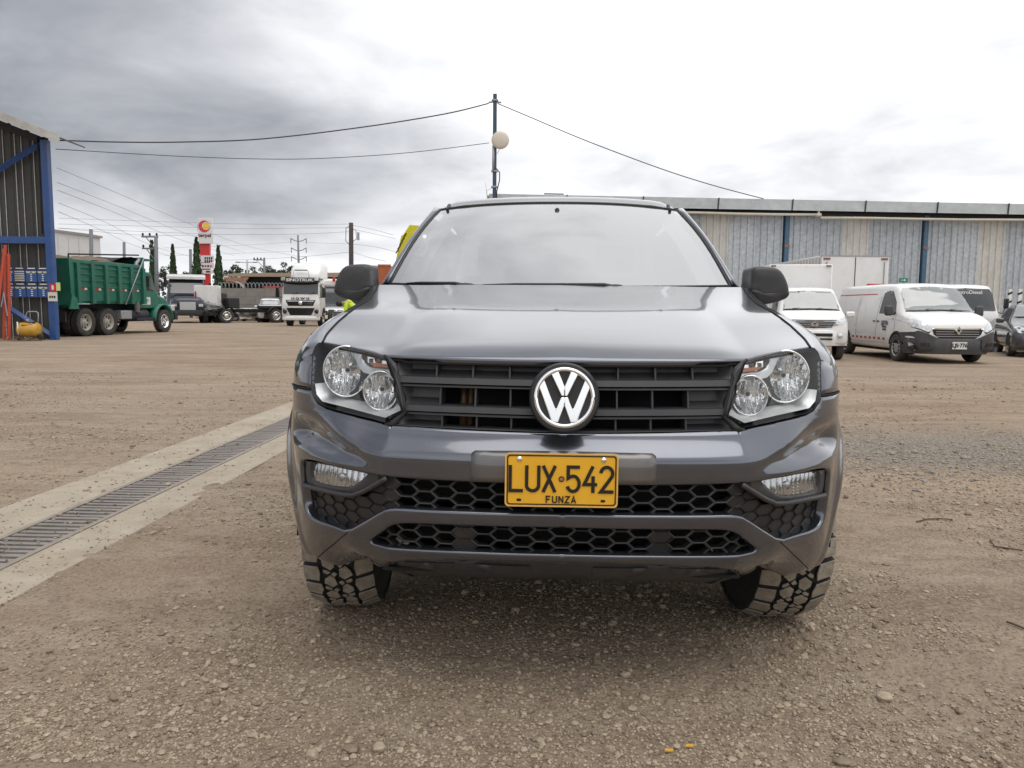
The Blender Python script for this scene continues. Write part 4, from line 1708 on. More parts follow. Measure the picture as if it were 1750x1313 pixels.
# ---------------------------------------------------------------- wheels with chunky tread
def offroad_tyre():
    R0, R1, W = .371, .388, .262
    car = MB().lathe([(-W * .36, .225), (-W * .47, .26), (-W * .5, .31), (-W * .48, .35), (-W * .43, .368), (-W * .3, R0), (0, R0 + .001), (W * .3, R0), (W * .43, .368), (W * .48, .35), (W * .5, .31), (W * .47, .26), (W * .36, .225)], (0, 0, 0), 'x', 64)
    me_c = car.mesh('tyre', M_RUB, True)
    g = MB()
    random.seed(11)
    N = 27

    def block(poly):
        """poly in (angle, x)"""
        n = len(poly)
        cx_ = sum(p[0] for p in poly) / n
        cy_ = sum(p[1] for p in poly) / n
        lo, hi, tp = [], [], []
        for a, x in poly:
            drop = .015 * max(0, (abs(x) - W * .36) / (W * .12)) ** 1.6

            def P(a, x, r):
                r -= drop
                return (x, r * cos(a), r * sin(a))
            lo.append(P(a, x, R0 - .006))
            a, x = lerp(a, cx_, .045), lerp(x, cy_, .045)
            a2, x2 = lerp(a, cx_, .05), lerp(x, cy_, .05)
            hi.append(P(a, x, R1 - .003))
            tp.append(P(a2, x2, R1))
        g.cur = 1
        g.add(lo + hi, [(k, (k + 1) % n, n + (k + 1) % n, n + k) for k in range(n)])
        g.cur = 0
        g.add(hi + tp, [(k, (k + 1) % n, n + (k + 1) % n, n + k) for k in range(n)] + [tuple(range(n, 2 * n))])
    da = 2 * pi / N
    for k in range(N):
        for s in (-1, 1):
            a0 = k * da + (da * .5 if s > 0 else 0)
            sk = .10 * da * s
            gp = .092 * da
            z = random.uniform(-.003, .003)
            block([(a0 + gp, s * W * .50), (a0 + da * .5, s * W * .505), (a0 + da - gp, s * W * .50), (a0 + da - gp + sk, s * (W * .255 + z)), (a0 + da * .55 + sk, s * (W * .235 + z)), (a0 + gp + sk, s * (W * .265 - z))])
        # two staggered centre rows of irregular lugs and a filler between
        for s in (-1, 1):
            a0 = k * da + (da * .25 if s > 0 else -da * .25)
            j = [random.uniform(-.0035, .0035) for _ in range(6)]
            block([(a0 + .03 * da, s * (W * .10 + j[0])), (a0 + .30 * da, s * (W * .215 + j[1])), (a0 + .55 * da, s * (W * .205 + j[2])), (a0 + .80 * da, s * (W * .12 + j[3])), (a0 + .62 * da, s * (W * .035 + j[4])), (a0 + .22 * da, s * (W * .02 + j[5]))])
            b0 = a0 + .86 * da
            block([(b0 - .02 * da, s * (W * .145 + j[1])), (b0 + .10 * da, s * (W * .205)), (b0 + .24 * da, s * (W * .20)), (b0 + .20 * da, s * W * .15), (b0 + .08 * da, s * (W * .10 + j[3]))])
            block([(b0 - .17 * da, s * W * .045), (b0 - .02 * da, s * W * .095), (b0 + .10 * da, s * W * .055), (b0 + .02 * da, s * W * .0)])
    me_t = g.mesh('tread', [M_TREAD, M_RUB])
    rim = MB().lathe([(-.10, .226), (-.09, .215), (.06, .20), (.075, .205), (.10, .222), (.11, .228)], (0, 0, 0), 'x', 48)
    rim.lathe([(.075, .206), (.06, .15), (.075, .07), (.085, .0001)], (0, 0, 0), 'x', 48)
    me_r = rim.mesh('rim', M_SILVER, True)
    return me_c, me_t, me_r


me_c, me_t, me_r = offroad_tyre()
STEER = radians(3.5)
for y in (AXF, 4.01):
    for s in (-1, 1):
        w_ = bpy.data.objects.new('wheel', me_c)
        COL.objects.link(w_)
        w_.parent = pick
        w_.location = (s * .842, y, .385)
        w_.rotation_euler = (random.uniform(0, 6), 0, (0 if s > 0 else pi) + (STEER if y < 2 else 0))
        for nm, me_ in (('tread', me_t), ('rim', me_r)):
            c_ = bpy.data.objects.new(nm, me_)
            COL.objects.link(c_)
            c_.parent = w_

# ------------------------------------------------------------------ shared helpers for the yard
from mathutils.bvhtree import BVHTree


def stick(body, poly, axis, off, name, material, parent, step=.08, smooth=True, rim=0.0):
    """panel laid on the surface of a body: outline given in the plane seen along the axis"""
    V, T, loops = cdt_patch(poly, (), step)
    bv = body['bvh'] if isinstance(body, dict) else body

    def cast(a, b):
        if axis == 'front':
            o, d = Vector((a, -6, b)), Vector((0, 1, 0))
        elif axis == 'back':
            o, d = Vector((a, 16, b)), Vector((0, -1, 0))
        elif axis == 'left':
            o, d = Vector((-6, a, b)), Vector((1, 0, 0))
        elif axis == 'right':
            o, d = Vector((6, a, b)), Vector((-1, 0, 0))
        else:
            o, d = Vector((a, b, 9)), Vector((0, 0, -1))
        h = bv.ray_cast(o, d)
        if h[0] is None:
            q = o + d * (6 - .9 if axis in ('left', 'right') else 6)
            h = bv.find_nearest(q)
            if h[0] is None:
                return None, d
            p = o + d * (h[0] - o).dot(d)
            return p - d * off, d
        nn = h[1] if h[1].dot(d) < 0 else -h[1]
        return h[0] + (nn * .7 - d * .3) * off, d
    pts = [cast(*p)[0] for p in V]
    mb = MB().add(pts, T)
    if rim:
        L = loops[0]
        n = len(L)
        for i in range(n):
            a, d = cast(*L[i])
            b, _ = cast(*L[(i + 1) % n])
            mb.add([a, b, b + d * rim, a + d * rim], [(0, 1, 2, 3)])
    return mb.build(name, material, parent, smooth=smooth)


def wire(name, pts, r, label, material, cat='cable', n=5, sub=6, group=None):
    P = [Vector(p) for p in pts]
    out = []
    for i in range(len(P) - 1):
        p0, p1, p2, p3 = P[max(i - 1, 0)], P[i], P[i + 1], P[min(i + 2, len(P) - 1)]
        for k in range(sub):
            t = k / sub
            out.append(.5 * ((2 * p1) + (p2 - p0) * t + (2 * p0 - 5 * p1 + 4 * p2 - p3) * t * t + (3 * p1 - p0 - 3 * p2 + p3) * t ** 3))
    out.append(P[-1])
    o = MB().tube(out, r, n).build(name, material, smooth=True)
    return tag(o, label, cat, group)


# ------------------------------------------------------------------ warehouse behind the pickup
M_ZINC = mat('weathered_zinc_sheet', (0.44, 0.475, 0.505), .6, metal=.1, var=.24, scale=6, bump=.12, bscale=40, dirt=((.22, .21, .20), .4, 2.2))
M_ZINC2 = mat('pale_zinc_sheet', (0.50, 0.53, 0.555), .6, metal=.1, var=.22, scale=7, bump=.12, bscale=40, dirt=((.22, .21, .20), .35, 1.7))
M_CREAM = mat('yellowed_skylight_sheet', (0.57, 0.56, 0.525), .6, var=.12, scale=5, dirt=((.30, .26, .2), .45, 2.0))
M_BLUE = mat('blue_column_paint', (0.045, 0.115, 0.190), .5, var=.2, scale=6, dirt=((.12, .11, .1), .35, 3))
M_GUT = mat('galvanised_gutter', (0.44, 0.475, 0.475), .45, metal=.3, var=.14, scale=2.5, dirt=((.2, .19, .17), .3, 3))
M_DARK = mat('dark_steel_and_eave_shade', (0.028, 0.028, 0.030), .8)
M_PVC = mat('aged_pvc_pipe', (0.60, 0.555, 0.47), .5, var=.15, scale=4, dirt=((.28, .23, .17), .4, 4))
M_WHITE = mat('white_vehicle_paint', (0.76, 0.76, 0.75), .28, coat=.7, var=.04, scale=2, dirt=((.45, .41, .36), .22, 3))
WP = at(850, 334, 32.0)
WH = WP.z
ware = thing('warehouse', (WP.x, WP.y, 0), radians(4.4), 'long warehouse of corrugated grey sheets with blue columns and a metal gutter', 'warehouse')
WL = 48.0
BAY = 6.12
top_z, bot_z = WH - .50, .0


def rib_sheet(w, h, ribs, depth=.055, n_flat=.62):
    pts = []
    p = w / ribs
    for k in range(ribs):
        x = k * p
        pts += [(x, 0), (x + p * n_flat, 0), (x + p * (n_flat + .10), -depth), (x + p * .90, -depth)]
    pts.append((w, 0))
    return MB().grid([[Vector((x, y, z)) for x, y in pts] for z in (0, h)])


pw_ = (BAY - .26) / 5
sheets = [rib_sheet(pw_ - .004, top_z, 4).mesh('sheet', m_) for m_ in (M_ZINC, M_ZINC2, M_CREAM)]
random.seed(5)
for b in range(8):
    x0 = b * BAY
    if x0 > WL:
        break
    g = MB().bx(x0 - .095, x0 + .095, -.06, .30, 0, top_z)
    c_ = g.build('column', M_BLUE, ware, bevel=.012, seg=1)
    for z in (top_z * .74,):
        MB().bx(x0 - .11, x0 + .11, -.085, -.058, z - .06, z + .06).build('splice_plate', mat('rusty_plate', (.22, .13, .09), .7, var=.3, scale=9), c_)
    for k in range(5):
        m_ = 2 if k == 2 else random.choice((0, 0, 1))
        if b % 3 == 1 and k == 3:
            m_ = 1
        o = bpy.data.objects.new('sheet', sheets[m_])
        COL.objects.link(o)
        o.parent = ware
        o.location = (x0 + .13 + k * pw_, .10 + random.uniform(-.008, .008), 0)
WLEN = 8 * BAY
MB().bx(-.3, WLEN, -.05, .45, top_z - .08, top_z + .06).build('eave_shade_strip', M_DARK, ware)  # dark strip painting the shadow gap under the gutter
for k in range(int(WLEN / 3.15) + 1):
    x0, x1 = -.35 + k * 3.15, -.35 + (k + 1) * 3.15 - .012
    g = MB()
    g.prism([(-.42, WH - .44), (-.40, WH), (.1, WH + .01), (.1, WH - .02), (-.36, WH - .04), (-.38, WH - .44)], 'x', x0, x1)
    pn = g.build('gutter_panel', M_GUT, ware)
    MB().prism([(x1 - .03, WH - .46), (x1 + .01, WH - .46), (x1 + .04, WH + .015), (x1 + .0, WH + .015)], 'y', -.455, -.425).build('bracket', M_DARK, pn)
# rain pipe in two runs with a joint
for x0, x1, z0, z1 in ((-.3, 13.4, WH - .62, WH - .60), (13.5, 30, WH - .72, WH - .62), (30.1, WLEN, WH - .62, WH - .66)):
    pp2 = MB().tube([(lerp(x0, x1, k / 8), -.34, lerp(z0, z1, k / 8) + .012 * sin(k * 1.7)) for k in range(9)], .055, 8).build('rain_pipe', M_PVC, ware, smooth=True)
    MB().tube([(x1 - .1, -.34, z1), (x1 + .12, -.34, z1)], .072, 10).build('coupling', M_PVC, pp2, smooth=True)
MB().tube([(13.42, -.34, WH - .66), (13.42, -.34, WH - .40)], .05, 8).build('down_joint', M_PVC, ware, smooth=True)
# roof and the other walls
MB().prism([(-.1, WH - .03), (9, WH + .25), (18, WH - .05), (18, WH - .15), (9, WH + .12), (-.1, WH - .12)], 'x', -.4, WLEN).build('roof', M_GUT, ware)
MB().bx(-.02, .03, .32, 18, 0, WH - .14).build('end_wall', M_ZINC, ware)
MB().bx(0, WLEN, 17.9, 18, 0, WH - .14).build('back_wall', M_ZINC, ware)
MB().bx(1.9, 2.7, -.2, -.16, WH + .05, WH + .09).build('roof_rod', M_DARK, ware)
# exit sign on the wall
ex_ = at(1545, 479, 32.4)
es = MB().box((0, 0, 0), (.36, .03, .17)).build('exit_sign', mat('green_sign', (.0, .22, .12), .4), bevel=.004, loc=ex_ + Vector((0, .05, 0)))
tag(es, 'small green exit sign with white arrow on the warehouse wall', 'sign')
MB().prism([(-.12, -.012), (.02, -.012), (.02, -.05), (.10, .0), (.02, .05), (.02, .012), (-.12, .012)], 'y', -.020, -.016).build('arrow', M_WHITE, es)
for nm_, px_, rows_ in (('hazard_post', 1722, 4), ('hazard_post', 1739, 4)):
    base = at(px_, 560, 30.5)
    hp_ = thing('hazard_post', (base.x, base.y, 0), 0, 'black and white striped post against the wall, %s of the pair' % ('nearer the blue column' if px_ == 1722 else 'nearer the grey hatchback'), 'post', 'striped hazard posts')
    for k in range(12):
        z0 = k * .17
        g = MB()
        g.prism([(-.07, z0), (.07, z0 + .06), (.07, z0 + .145), (-.07, z0 + .085)], 'y', -.035, .035)
        g.build('stripe', M_DARK if k % 2 else M_WHITE, hp_)
    MB().bx(-.066, .066, -.03, .03, 0, 2.1).build('core', M_WHITE, hp_)

# ------------------------------------------------------------------ pole with dish
pb = at(845, 340, 31.0)
ptop = at(842.5, 161, 31.0)
dpole = thing('antenna_pole', (pb.x, pb.y, 0), 0, 'tall dark blue steel pole rising behind the pickup roof', 'pole')
M_POLE = mat('dark_blue_steel', (0.040, 0.075, 0.115), .5, metal=.2, var=.2, scale=5)
M_GREY = mat('grey_conduit', (0.34, 0.34, 0.36), .5, metal=.3)
MB().bx(-.075, .075, -.075, .075, 0, ptop.z).build('shaft', M_POLE, dpole, bevel=.01, seg=1)
zc1 = at(843, 293, 31).z
MB().tube([(-.05, -.10, zc1), (-.05, -.10, at(843, 250, 31).z)], .045, 8).build('conduit', M_GREY, dpole, smooth=True)
for z in (zc1, at(843, 320, 31).z, at(843, 172, 31).z):
    MB().bx(-.13, .13, -.12, .1, z - .03, z + .03).build('clamp', M_GREY, dpole, bevel=.006, seg=1)
MB().tube([(.06, -.09, zc1 + .1), (.20, -.1, zc1 - .05), (.2, -.1, zc1 - .35), (.09, -.09, zc1 - .8), (.09, -.09, zc1 - 1.4)], .02, 6).build('cable_loop', M_DARK, dpole, smooth=True)
for s in (-1, 1):
    z = at(843, 177, 31).z
    MB().tube([(s * .07, -.05, z + .05), (s * .25, -.05, z + .02)], .035, 8).build('insulator', M_GREY, dpole, smooth=True)
dc = at(855, 239.5, 30.8)
dish = thing('dish_antenna', dc, 0, 'round cream dish antenna clamped to the dark blue pole', 'antenna')
MB().lathe([(-.06, .0001), (-.055, .12), (-.035, .24), (-.01, .33), (.02, .345), (.03, .33), (.06, .22), (.08, .0001)], (0, 0, 0), 'y', 40).build('radome', mat('cream_radome', (.60, .55, .47), .5, var=.05), dish, smooth=True)
MB().tube([(-.1, .08, -.05), (-.28, .12, -.05)], .03, 8).build('mount', M_GREY, dish, smooth=True)
MB().tube([(-.02, -.02, -.34), (-.12, 0, -.52)], .012, 6).build('strut', M_GREY, dish, smooth=True)
a1 = at(833, 338, 30.9)
wa = MB().tube([a1, at(829.5, 312, 30.9)], [.018, .012], 6).build('whip_antenna', mat('pale_fibreglass', (.7, .7, .7), .4), smooth=True)
tag(wa, 'thin pale whip antenna beside the blue pole', 'antenna')
MB().tube([at(832, 326, 30.9), at(840, 322, 31)], .008, 5).build('stay', M_GREY, wa)

M_WIRE = mat('black_cable', (0.05, 0.05, 0.055), .6)
M_WIRE2 = mat('grey_cable', (0.20, 0.20, 0.21), .6)


def px_wire(name, pts, y0, y1, r, label, m=None, group=None):
    n = len(pts)
    P = []
    x0, x1 = pts[0][0], pts[-1][0]
    for px_, py_ in pts:
        P.append(at(px_, py_, lerp(y0, y1, (px_ - x0) / (x1 - x0))))
    return wire(name, P, r, label, m or M_WIRE, 'cable', group=group)


px_wire('overhead_cable', [(835, 177), (760, 195), (620, 217.5), (450, 237.5), (310, 243), (200, 243), (100, 240)], 31, 26.6, .024, 'thick twisted black cable sagging from blue pole to shed roof corner')
px_wire('overhead_cable', [(836, 244.5), (700, 261), (560, 270.5), (450, 272), (300, 267), (95, 255)], 31, 26.6, .013, 'thin cable under the thick one from dish to shed')
px_wire('overhead_cable', [(850, 177), (905, 200), (1000, 240), (1125, 287), (1215, 316), (1305, 340)], 31, 32.3, .019, 'black cable dropping from blue pole to warehouse roof')

# ------------------------------------------------------------------ blue steel shed on the left
M_SBLUE = mat('strong_blue_paint', (0.014, 0.066, 0.235), .42, var=.15, scale=4, dirt=((.10, .11, .13), .25, 2))
M_SDARK = mat('shaded_grimy_sheet', (0.058, 0.058, 0.056), .75, var=.35, scale=6, dirt=((.035, .032, .028), .7, 1.5))  # shade of the shed's inside is painted into this sheet colour
M_STREAK = mat('painted_light_streak', (0.42, 0.42, 0.40), .6, var=.25, scale=12)  # pale tone painting the light that shows through the sheets
SY = 26.8
sb = gnd(96, 581)
SY = sb.y
shed = thing('steel_shed', (0, SY, 0), 0, 'dark corrugated steel shed with bright blue frame and pale roof edge', 'shed')


def sx(px_, py_=520, dy_=0.0):
    return at(px_, py_, SY + dy_).x


def sz(py_, px_=60, dy_=0.0):
    return at(px_, py_, SY + dy_).z


cx0, cx1 = sx(84.5, 500), sx(96, 500)
col_top = sz(240, 85)
MB().bx(cx0, cx1, -.12, .10, 0, col_top).build('column', M_SBLUE, shed, bevel=.01, seg=1)
MB().bx(cx1 - .07, cx1 + .012, -.145, -.118, 0, col_top).build('column_flange', M_SBLUE, shed)
MB().bx(cx0 - 14, cx0, -.10, .14, sz(417), sz(405)).build('cross_beam', M_SBLUE, shed, bevel=.01, seg=1)
# corrugated wall: separate sheets with pale strips painting light through the wall
wx1 = cx0 + .05
sheetm = rib_sheet(.62, 7.4, 2, .03).mesh('sheet', M_SDARK)
strk = MB().bx(-.012, .012, -.045, -.038, 0, 7.3).mesh('light_streak', M_STREAK)
slope_ = .36
for k in range(22):
    o = bpy.data.objects.new('sheet', sheetm)
    COL.objects.link(o)
    o.parent = shed
    x_ = wx1 - (k + 1) * .62
    h = col_top + .1 + (cx1 - x_ - .6) * slope_
    o.location = (x_, .30, 0)
    o.scale = (1, 1, max(.3, h / 7.4))
    for dx_ in ((.0, .22) if k % 3 else (.0,)):
        q = bpy.data.objects.new('light_streak', strk)
        COL.objects.link(q)
        q.parent = o
        q.location = (.11 + dx_, .30 - .30, 0)
# roof edge and roof sheet going back, overhanging to the front
rz0, rz1 = sz(243, 99, -1.06), sz(204, 0, -1.06)
xr1, xr0 = sx(100.5, 236, -1.06), sx(0, 197, -1.06)
slope = (rz1 - rz0) / (xr1 - xr0)
XL = xr0 - 9
g = MB()
g.prism([(xr1, rz0 - .02), (xr1, rz0 + .22), (XL, rz0 + .36 + (xr1 - XL) * slope), (XL, rz0 + .02 + (xr1 - XL) * slope)], 'y', -1.10, -1.02)
g.build('roof_edge', mat('pale_flashing', (.44, .43, .40), .6, var=.2, scale=3, dirt=((.2, .18, .15), .5, 2)), shed)
g = MB()
g.prism([(xr1 - .02, rz0 + .12), (xr1 - .02, rz0 + .16), (XL, rz0 + .30 + (xr1 - XL) * slope), (XL, rz0 + .26 + (xr1 - XL) * slope)], 'y', -1.02, .5)
g.build('roof_sheet', M_SDARK, shed)
g = MB()
g.prism([(cx0 - .1, col_top - .1), (cx0 - .1, col_top + .15), (XL, col_top + .15 + (cx0 - XL) * slope), (XL, col_top - .1 + (cx0 - XL) * slope)], 'y', -.10, .12)
g.build('rafter', M_DARK, shed)
# braces
MB().tube([(cx0 + .02, .05, sz(242)), (sx(0, 295) - .4, .05, sz(300, 0))], .10, 4).build('brace', M_SBLUE, shed)
MB().tube([(cx0 + .1, .05, .05), (sx(14, 527), .05, sz(527, 14))], .10, 4).build('brace', M_SBLUE, shed)
MB().tube([(cx0 - .12, -.02, sz(245)), (cx0 - .10, -.06, sz(300)), (cx0 - .10, -.06, sz(400))], .03, 6).build('down_pipe', M_DARK, shed, smooth=True)

# poster boards on the shed wall
M_PB = mat('navy_poster', (0.020, 0.035, 0.105), .5, var=.2, scale=20)
M_PB2 = mat('blue_poster', (0.020, 0.075, 0.235), .5, var=.2, scale=20)
M_PC = mat('cream_poster_print', (0.52, 0.49, 0.34), .6)
M_PW = mat('white_print', (0.66, 0.66, 0.64), .6)
rowsP = ((456, 482), (483, 508))
colsP = ((14, 23), (24, 43.5), (44, 63.5), (64, 83))
for r_, (ya, yb) in enumerate(rowsP):
    for c_, (xa, xb) in enumerate(colsP):
        dy_ = -.03
        x0, x1 = sx(xa, 480, dy_), sx(xb, 480, dy_)
        z1, z0 = sz(ya, 50, dy_), sz(yb, 50, dy_)
        lab = 'navy and blue notice board on the shed wall, %s row, %s' % (('upper', 'lower')[r_], ('by the red ladder', 'second from the ladder', 'third from the ladder', 'beside the blue column')[c_])
        o = thing('notice_board', ((x0 + x1) / 2, SY + dy_, z0), 0, lab, 'poster', 'notice boards in the shed')
        w, h = x1 - x0, z1 - z0
        MB().bx(-w / 2 + .01, w / 2 - .01, 0, .02, 0, h * .64).build('panel', M_PB2, o)
        MB().bx(-w / 2 + .01, w / 2 - .01, 0, .02, h * .64 + .001, h - .01).build('header', M_PB, o)
        if r_ == 0 and c_ == 1:
            for k in range(5):
                MB().bx(-w * .42, w * .42, -.006, -.001, h * (.06 + k * .145), h * (.14 + k * .145)).build('table_row', M_PC, o)
        else:
            for q in (-1, 1):
                MB().prism([(q * w * .24 + w * .22 * cos(a), h * .70 + h * .13 * sin(a)) for a in [radians(180 + 20 * k) for k in range(10)]], 'y', -.006, -.001).build('scallop', M_PC, o)
            for k in range(4):
                MB().bx(-.03, .03, -.006, -.001, h * (.08 + k * .13), h * (.14 + k * .13)).build('icon', M_PW, o)
            for k in range(4):
                MB().bx(.06, w * .42, -.005, -.001, h * (.09 + k * .13), h * (.12 + k * .13)).build('print_line', mat('faint_blue_print', (.06, .14, .33), .6), o)
        MB().bx(-w * .3, w * .35, -.006, -.001, h * .86, h * .92).build('heading', M_PW, o)
# small signs on the column
for px0, px1, py0, py1, m_, nm, lab in ((84.5, 95.5, 485, 499, mat('red_sign', (.45, .02, .05), .5), 'warning_sign', 'small red extinguisher sign on the blue column'),
                                     (95.8, 102.5, 483, 497, mat('yellow_green_sign', (.55, .58, .20), .5), 'reflective_tag', 'yellow green tag at the edge of the blue column'),
                                     (81, 96.5, 499.6, 515, mat('pale_sign', (.58, .57, .48), .5), 'number_sign', 'pale square sign with dark lettering low on the blue column')):
    x0, x1 = at(px0, 490, SY - .2).x, at(px1, 490, SY - .2).x
    z1, z0 = at(90, py0, SY - .2).z, at(90, py1, SY - .2).z
    o = MB().bx(-(x1 - x0) / 2, (x1 - x0) / 2, 0, .02, 0, z1 - z0).build(nm, m_, loc=((x0 + x1) / 2, SY - .2, z0))
    tag(o, lab, 'sign')
    w, h = x1 - x0, z1 - z0
    if nm == 'warning_sign':
        MB().prism([(-.03, h * .25), (.03, h * .25), (.04, h * .7), (0, h * .85), (-.04, h * .7)], 'y', -.006, -.001).build('pictogram', M_PW, o)
    elif nm == 'number_sign':
        for k in range(3):
            MB().bx(-w * .35 + k * w * .25, -w * .17 + k * w * .25, -.006, -.001, h * .35, h * .6).build('lettering', M_DARK, o)

# ladder
M_LAD = mat('orange_red_fibreglass', (0.44, 0.055, 0.02), .5, var=.2, scale=8)
lad = thing('step_ladder', (0, SY - .5, 0), 0, 'orange red fibreglass ladder leaning inside the shed', 'ladder')
lx = lambda p: at(p, 500, SY - .5).x
lz = lambda p: at(8, p, SY - .5).z
for a, b in (((2, 580), (6.5, 418)), ((11, 579), (11.5, 434))):
    MB().tube([(lx(a[0]), 0, 0), (lx(b[0]), .2, lz(b[1]))], .06, 4).build('rail', M_LAD, lad)
MB().tube([(lx(-2), -.35, .0), (lx(6), .15, lz(425))], .05, 4).build('rail', M_LAD, lad)
for k in range(11):
    t = (k + .6) / 12
    MB().tube([(lerp(lx(2), lx(6.5), t), .2 * t, lz(418) * t), (lerp(lx(11), lx(11.5), t), .2 * t, lz(418) * t)], .022, 6).build('rung', M_LAD, lad)
MB().tube([(lx(4), -.1, lz(525)), (lx(9), -.08, lz(500)), (lx(12), -.05, lz(540))], .02, 6).build('spreader_bar', M_GREY, lad)

# yellow tank on wheels
tb = at(51, 576, SY - .5)
tank = thing('pressure_tank', (tb.x, SY - .5, 0), 0, 'yellow pressure tank with grey hoop handle at the foot of the shed', 'tank')
M_TY = mat('worn_yellow_paint', (0.56, 0.30, 0.02), .45, var=.2, scale=6, dirt=((.25, .2, .14), .5, 5))
MB().lathe([(-.36, .0001), (-.355, .12), (-.32, .21), (-.24, .245), (.24, .245), (.32, .21), (.355, .12), (.36, .0001)], (0, 0, .36), 'x', 28).build('vessel', M_TY, tank, smooth=True)
MB().tube([(-.10, 0, .58), (-.10, 0, .80), (-.06, 0, .92), (.0, 0, .96), (.26, 0, .96), (.32, 0, .92), (.32, 0, .78), (.28, 0, .45)], .018, 6).build('handle', M_GREY, tank, smooth=True)
MB().tube([(-.22, -.02, .60), (-.1, -.1, .66), (.1, -.12, .58), (.28, -.1, .62), (.2, -.16, .52), (-.1, -.2, .5), (-.3, -.1, .52)], .020, 6).build('hose', M_RUB, tank, smooth=True)
MB().tube([(-.24, -.22, .2), (-.24, -.24, .62)], .025, 6).build('level_tube', M_PW, tank, smooth=True)
MB().lathe([(-.03, .0001), (-.03, .11), (.03, .11), (.03, .0001)], (.42, -.1, .11), 'y', 20).build('wheel', M_RUB, tank, smooth=True)
MB().lathe([(-.03, .0001), (-.03, .08), (.03, .08), (.03, .0001)], (-.30, -.1, .08), 'y', 20).build('foot', M_RUB, tank, smooth=True)
MB().tube([(-.05, 0, .60), (-.05, 0, .70)], .05, 10).build('valve', M_GREY, tank, smooth=True)
# dry straw heap under the tank
random.seed(21)
g = MB()
for k in range(420):
    x_, y_ = random.gauss(-.05, .42), random.uniform(-.75, -.1)
    a = random.uniform(0, 6.3)
    L = random.uniform(.05, .2)
    z_ = random.uniform(0, .13) * exp(-(x_ * 1.4) ** 2)
    p = Vector((x_, y_, z_ + .01))
    d = Vector((cos(a), sin(a), random.uniform(-.2, .4))) * L
    w = Vector((-sin(a), cos(a), 0)) * .006
    g.add([p - w, p + w, p + d + w, p + d - w], [(0, 1, 2, 3)])
o = g.build('straw', mat('dry_straw', (.24, .17, .09), .9, var=.3, scale=10), loc=(tb.x, SY - .5, 0))
tag(o, 'heap of dry straw and weeds in front of the yellow tank', kind='stuff')

# ------------------------------------------------------------------ vehicles
def loft_body(st, name, material, parent, dy=.12, rings_it=2, auto=None):
    """st: (y, z_bottom, z_belt, z_edge, z_top, w_bottom, w_belt, w_top); nose at y = 0 facing -y"""
    tabs = [[(q[0], q[k]) for q in st] for k in range(1, 8)]
    y0, y1 = st[0][0], st[-1][0]
    ys = sorted(set([q[0] for q in st] + [lerp(y0, y1, k / max(1, int((y1 - y0) / dy))) for k in range(int((y1 - y0) / dy) + 1)]))
    rows = []
    for y in ys:
        zb, zl, ze, zt, wb, wl, wt = [interp(t, y) for t in tabs]
        zm = lerp(zb, zl, .5)
        half = [(0, zb), (wb * .90, zb), (wb, zb + (zl - zb) * .14), (max(wb, wl) * 1.004, zm), (wl, zl), (wt, ze), (wt * .86, lerp(ze, zt, .85)), (0, zt)]
        for _ in range(rings_it):
            out = [half[0]]
            for i in range(len(half) - 1):
                a, b = half[i], half[i + 1]
                if i > 0:
                    out.append((lerp(a[0], b[0], .25), lerp(a[1], b[1], .25)))
                if i < len(half) - 2:
                    out.append((lerp(a[0], b[0], .75), lerp(a[1], b[1], .75)))
            out.append(half[-1])
            half = out
        row = [Vector((-x, y, z)) for x, z in reversed(half)][:-1] + [Vector((x, y, z)) for x, z in half][:-1]
        rows.append(row)
    mb = MB().loft(rows)
    o = mb.build(name, material, parent, smooth=True)
    if auto:
        o.data.set_sharp_from_angle(angle=radians(auto))
    bm = bmesh.new()
    bm.from_mesh(o.data)
    bv = BVHTree.FromBMesh(bm)
    bm.free()
    return o, bv


_wc = {}
M_TYRE = mat('road_tyre_rubber', (0.026, 0.025, 0.024), .8, var=.2, scale=14, dirt=((.16, .14, .115), .45, 6))
M_RIM = mat('alloy_rim', (0.42, 0.42, 0.42), .4, metal=.5, dirt=((.16, .14, .12), .4, 8))
M_STEELRIM = mat('painted_steel_rim', (0.40, 0.38, 0.34), .55, var=.15, scale=8, dirt=((.17, .14, .11), .5, 7))
M_GLASSD = mat('dark_vehicle_glass', (0.018, 0.022, 0.024), .06, spec=.9, var=.1, scale=2, dirt=((.2, .2, .19), .10, 3))
M_GLASSL = mat('pale_vehicle_glass', (0.135, 0.150, 0.155), .07, spec=1.0, coat=1.0, var=.12, scale=2, dirt=((.30, .31, .30), .3, 2.5))
M_BPL = mat('charcoal_bumper_plastic', (0.040, 0.042, 0.046), .55, var=.1, scale=4, dirt=((.16, .14, .12), .25, 4))
M_BLKG = mat('gloss_black', (0.012, 0.012, 0.013), .2, coat=.5)
M_LAMP = mat('clear_lamp_unit', (0.62, 0.64, 0.65), .15, metal=.45, coat=.8, var=.35, scale=28)
M_RED = mat('red_reflector', (0.45, 0.02, 0.02), .35)
M_PLW = mat('white_plate', (0.66, 0.66, 0.64), .4)


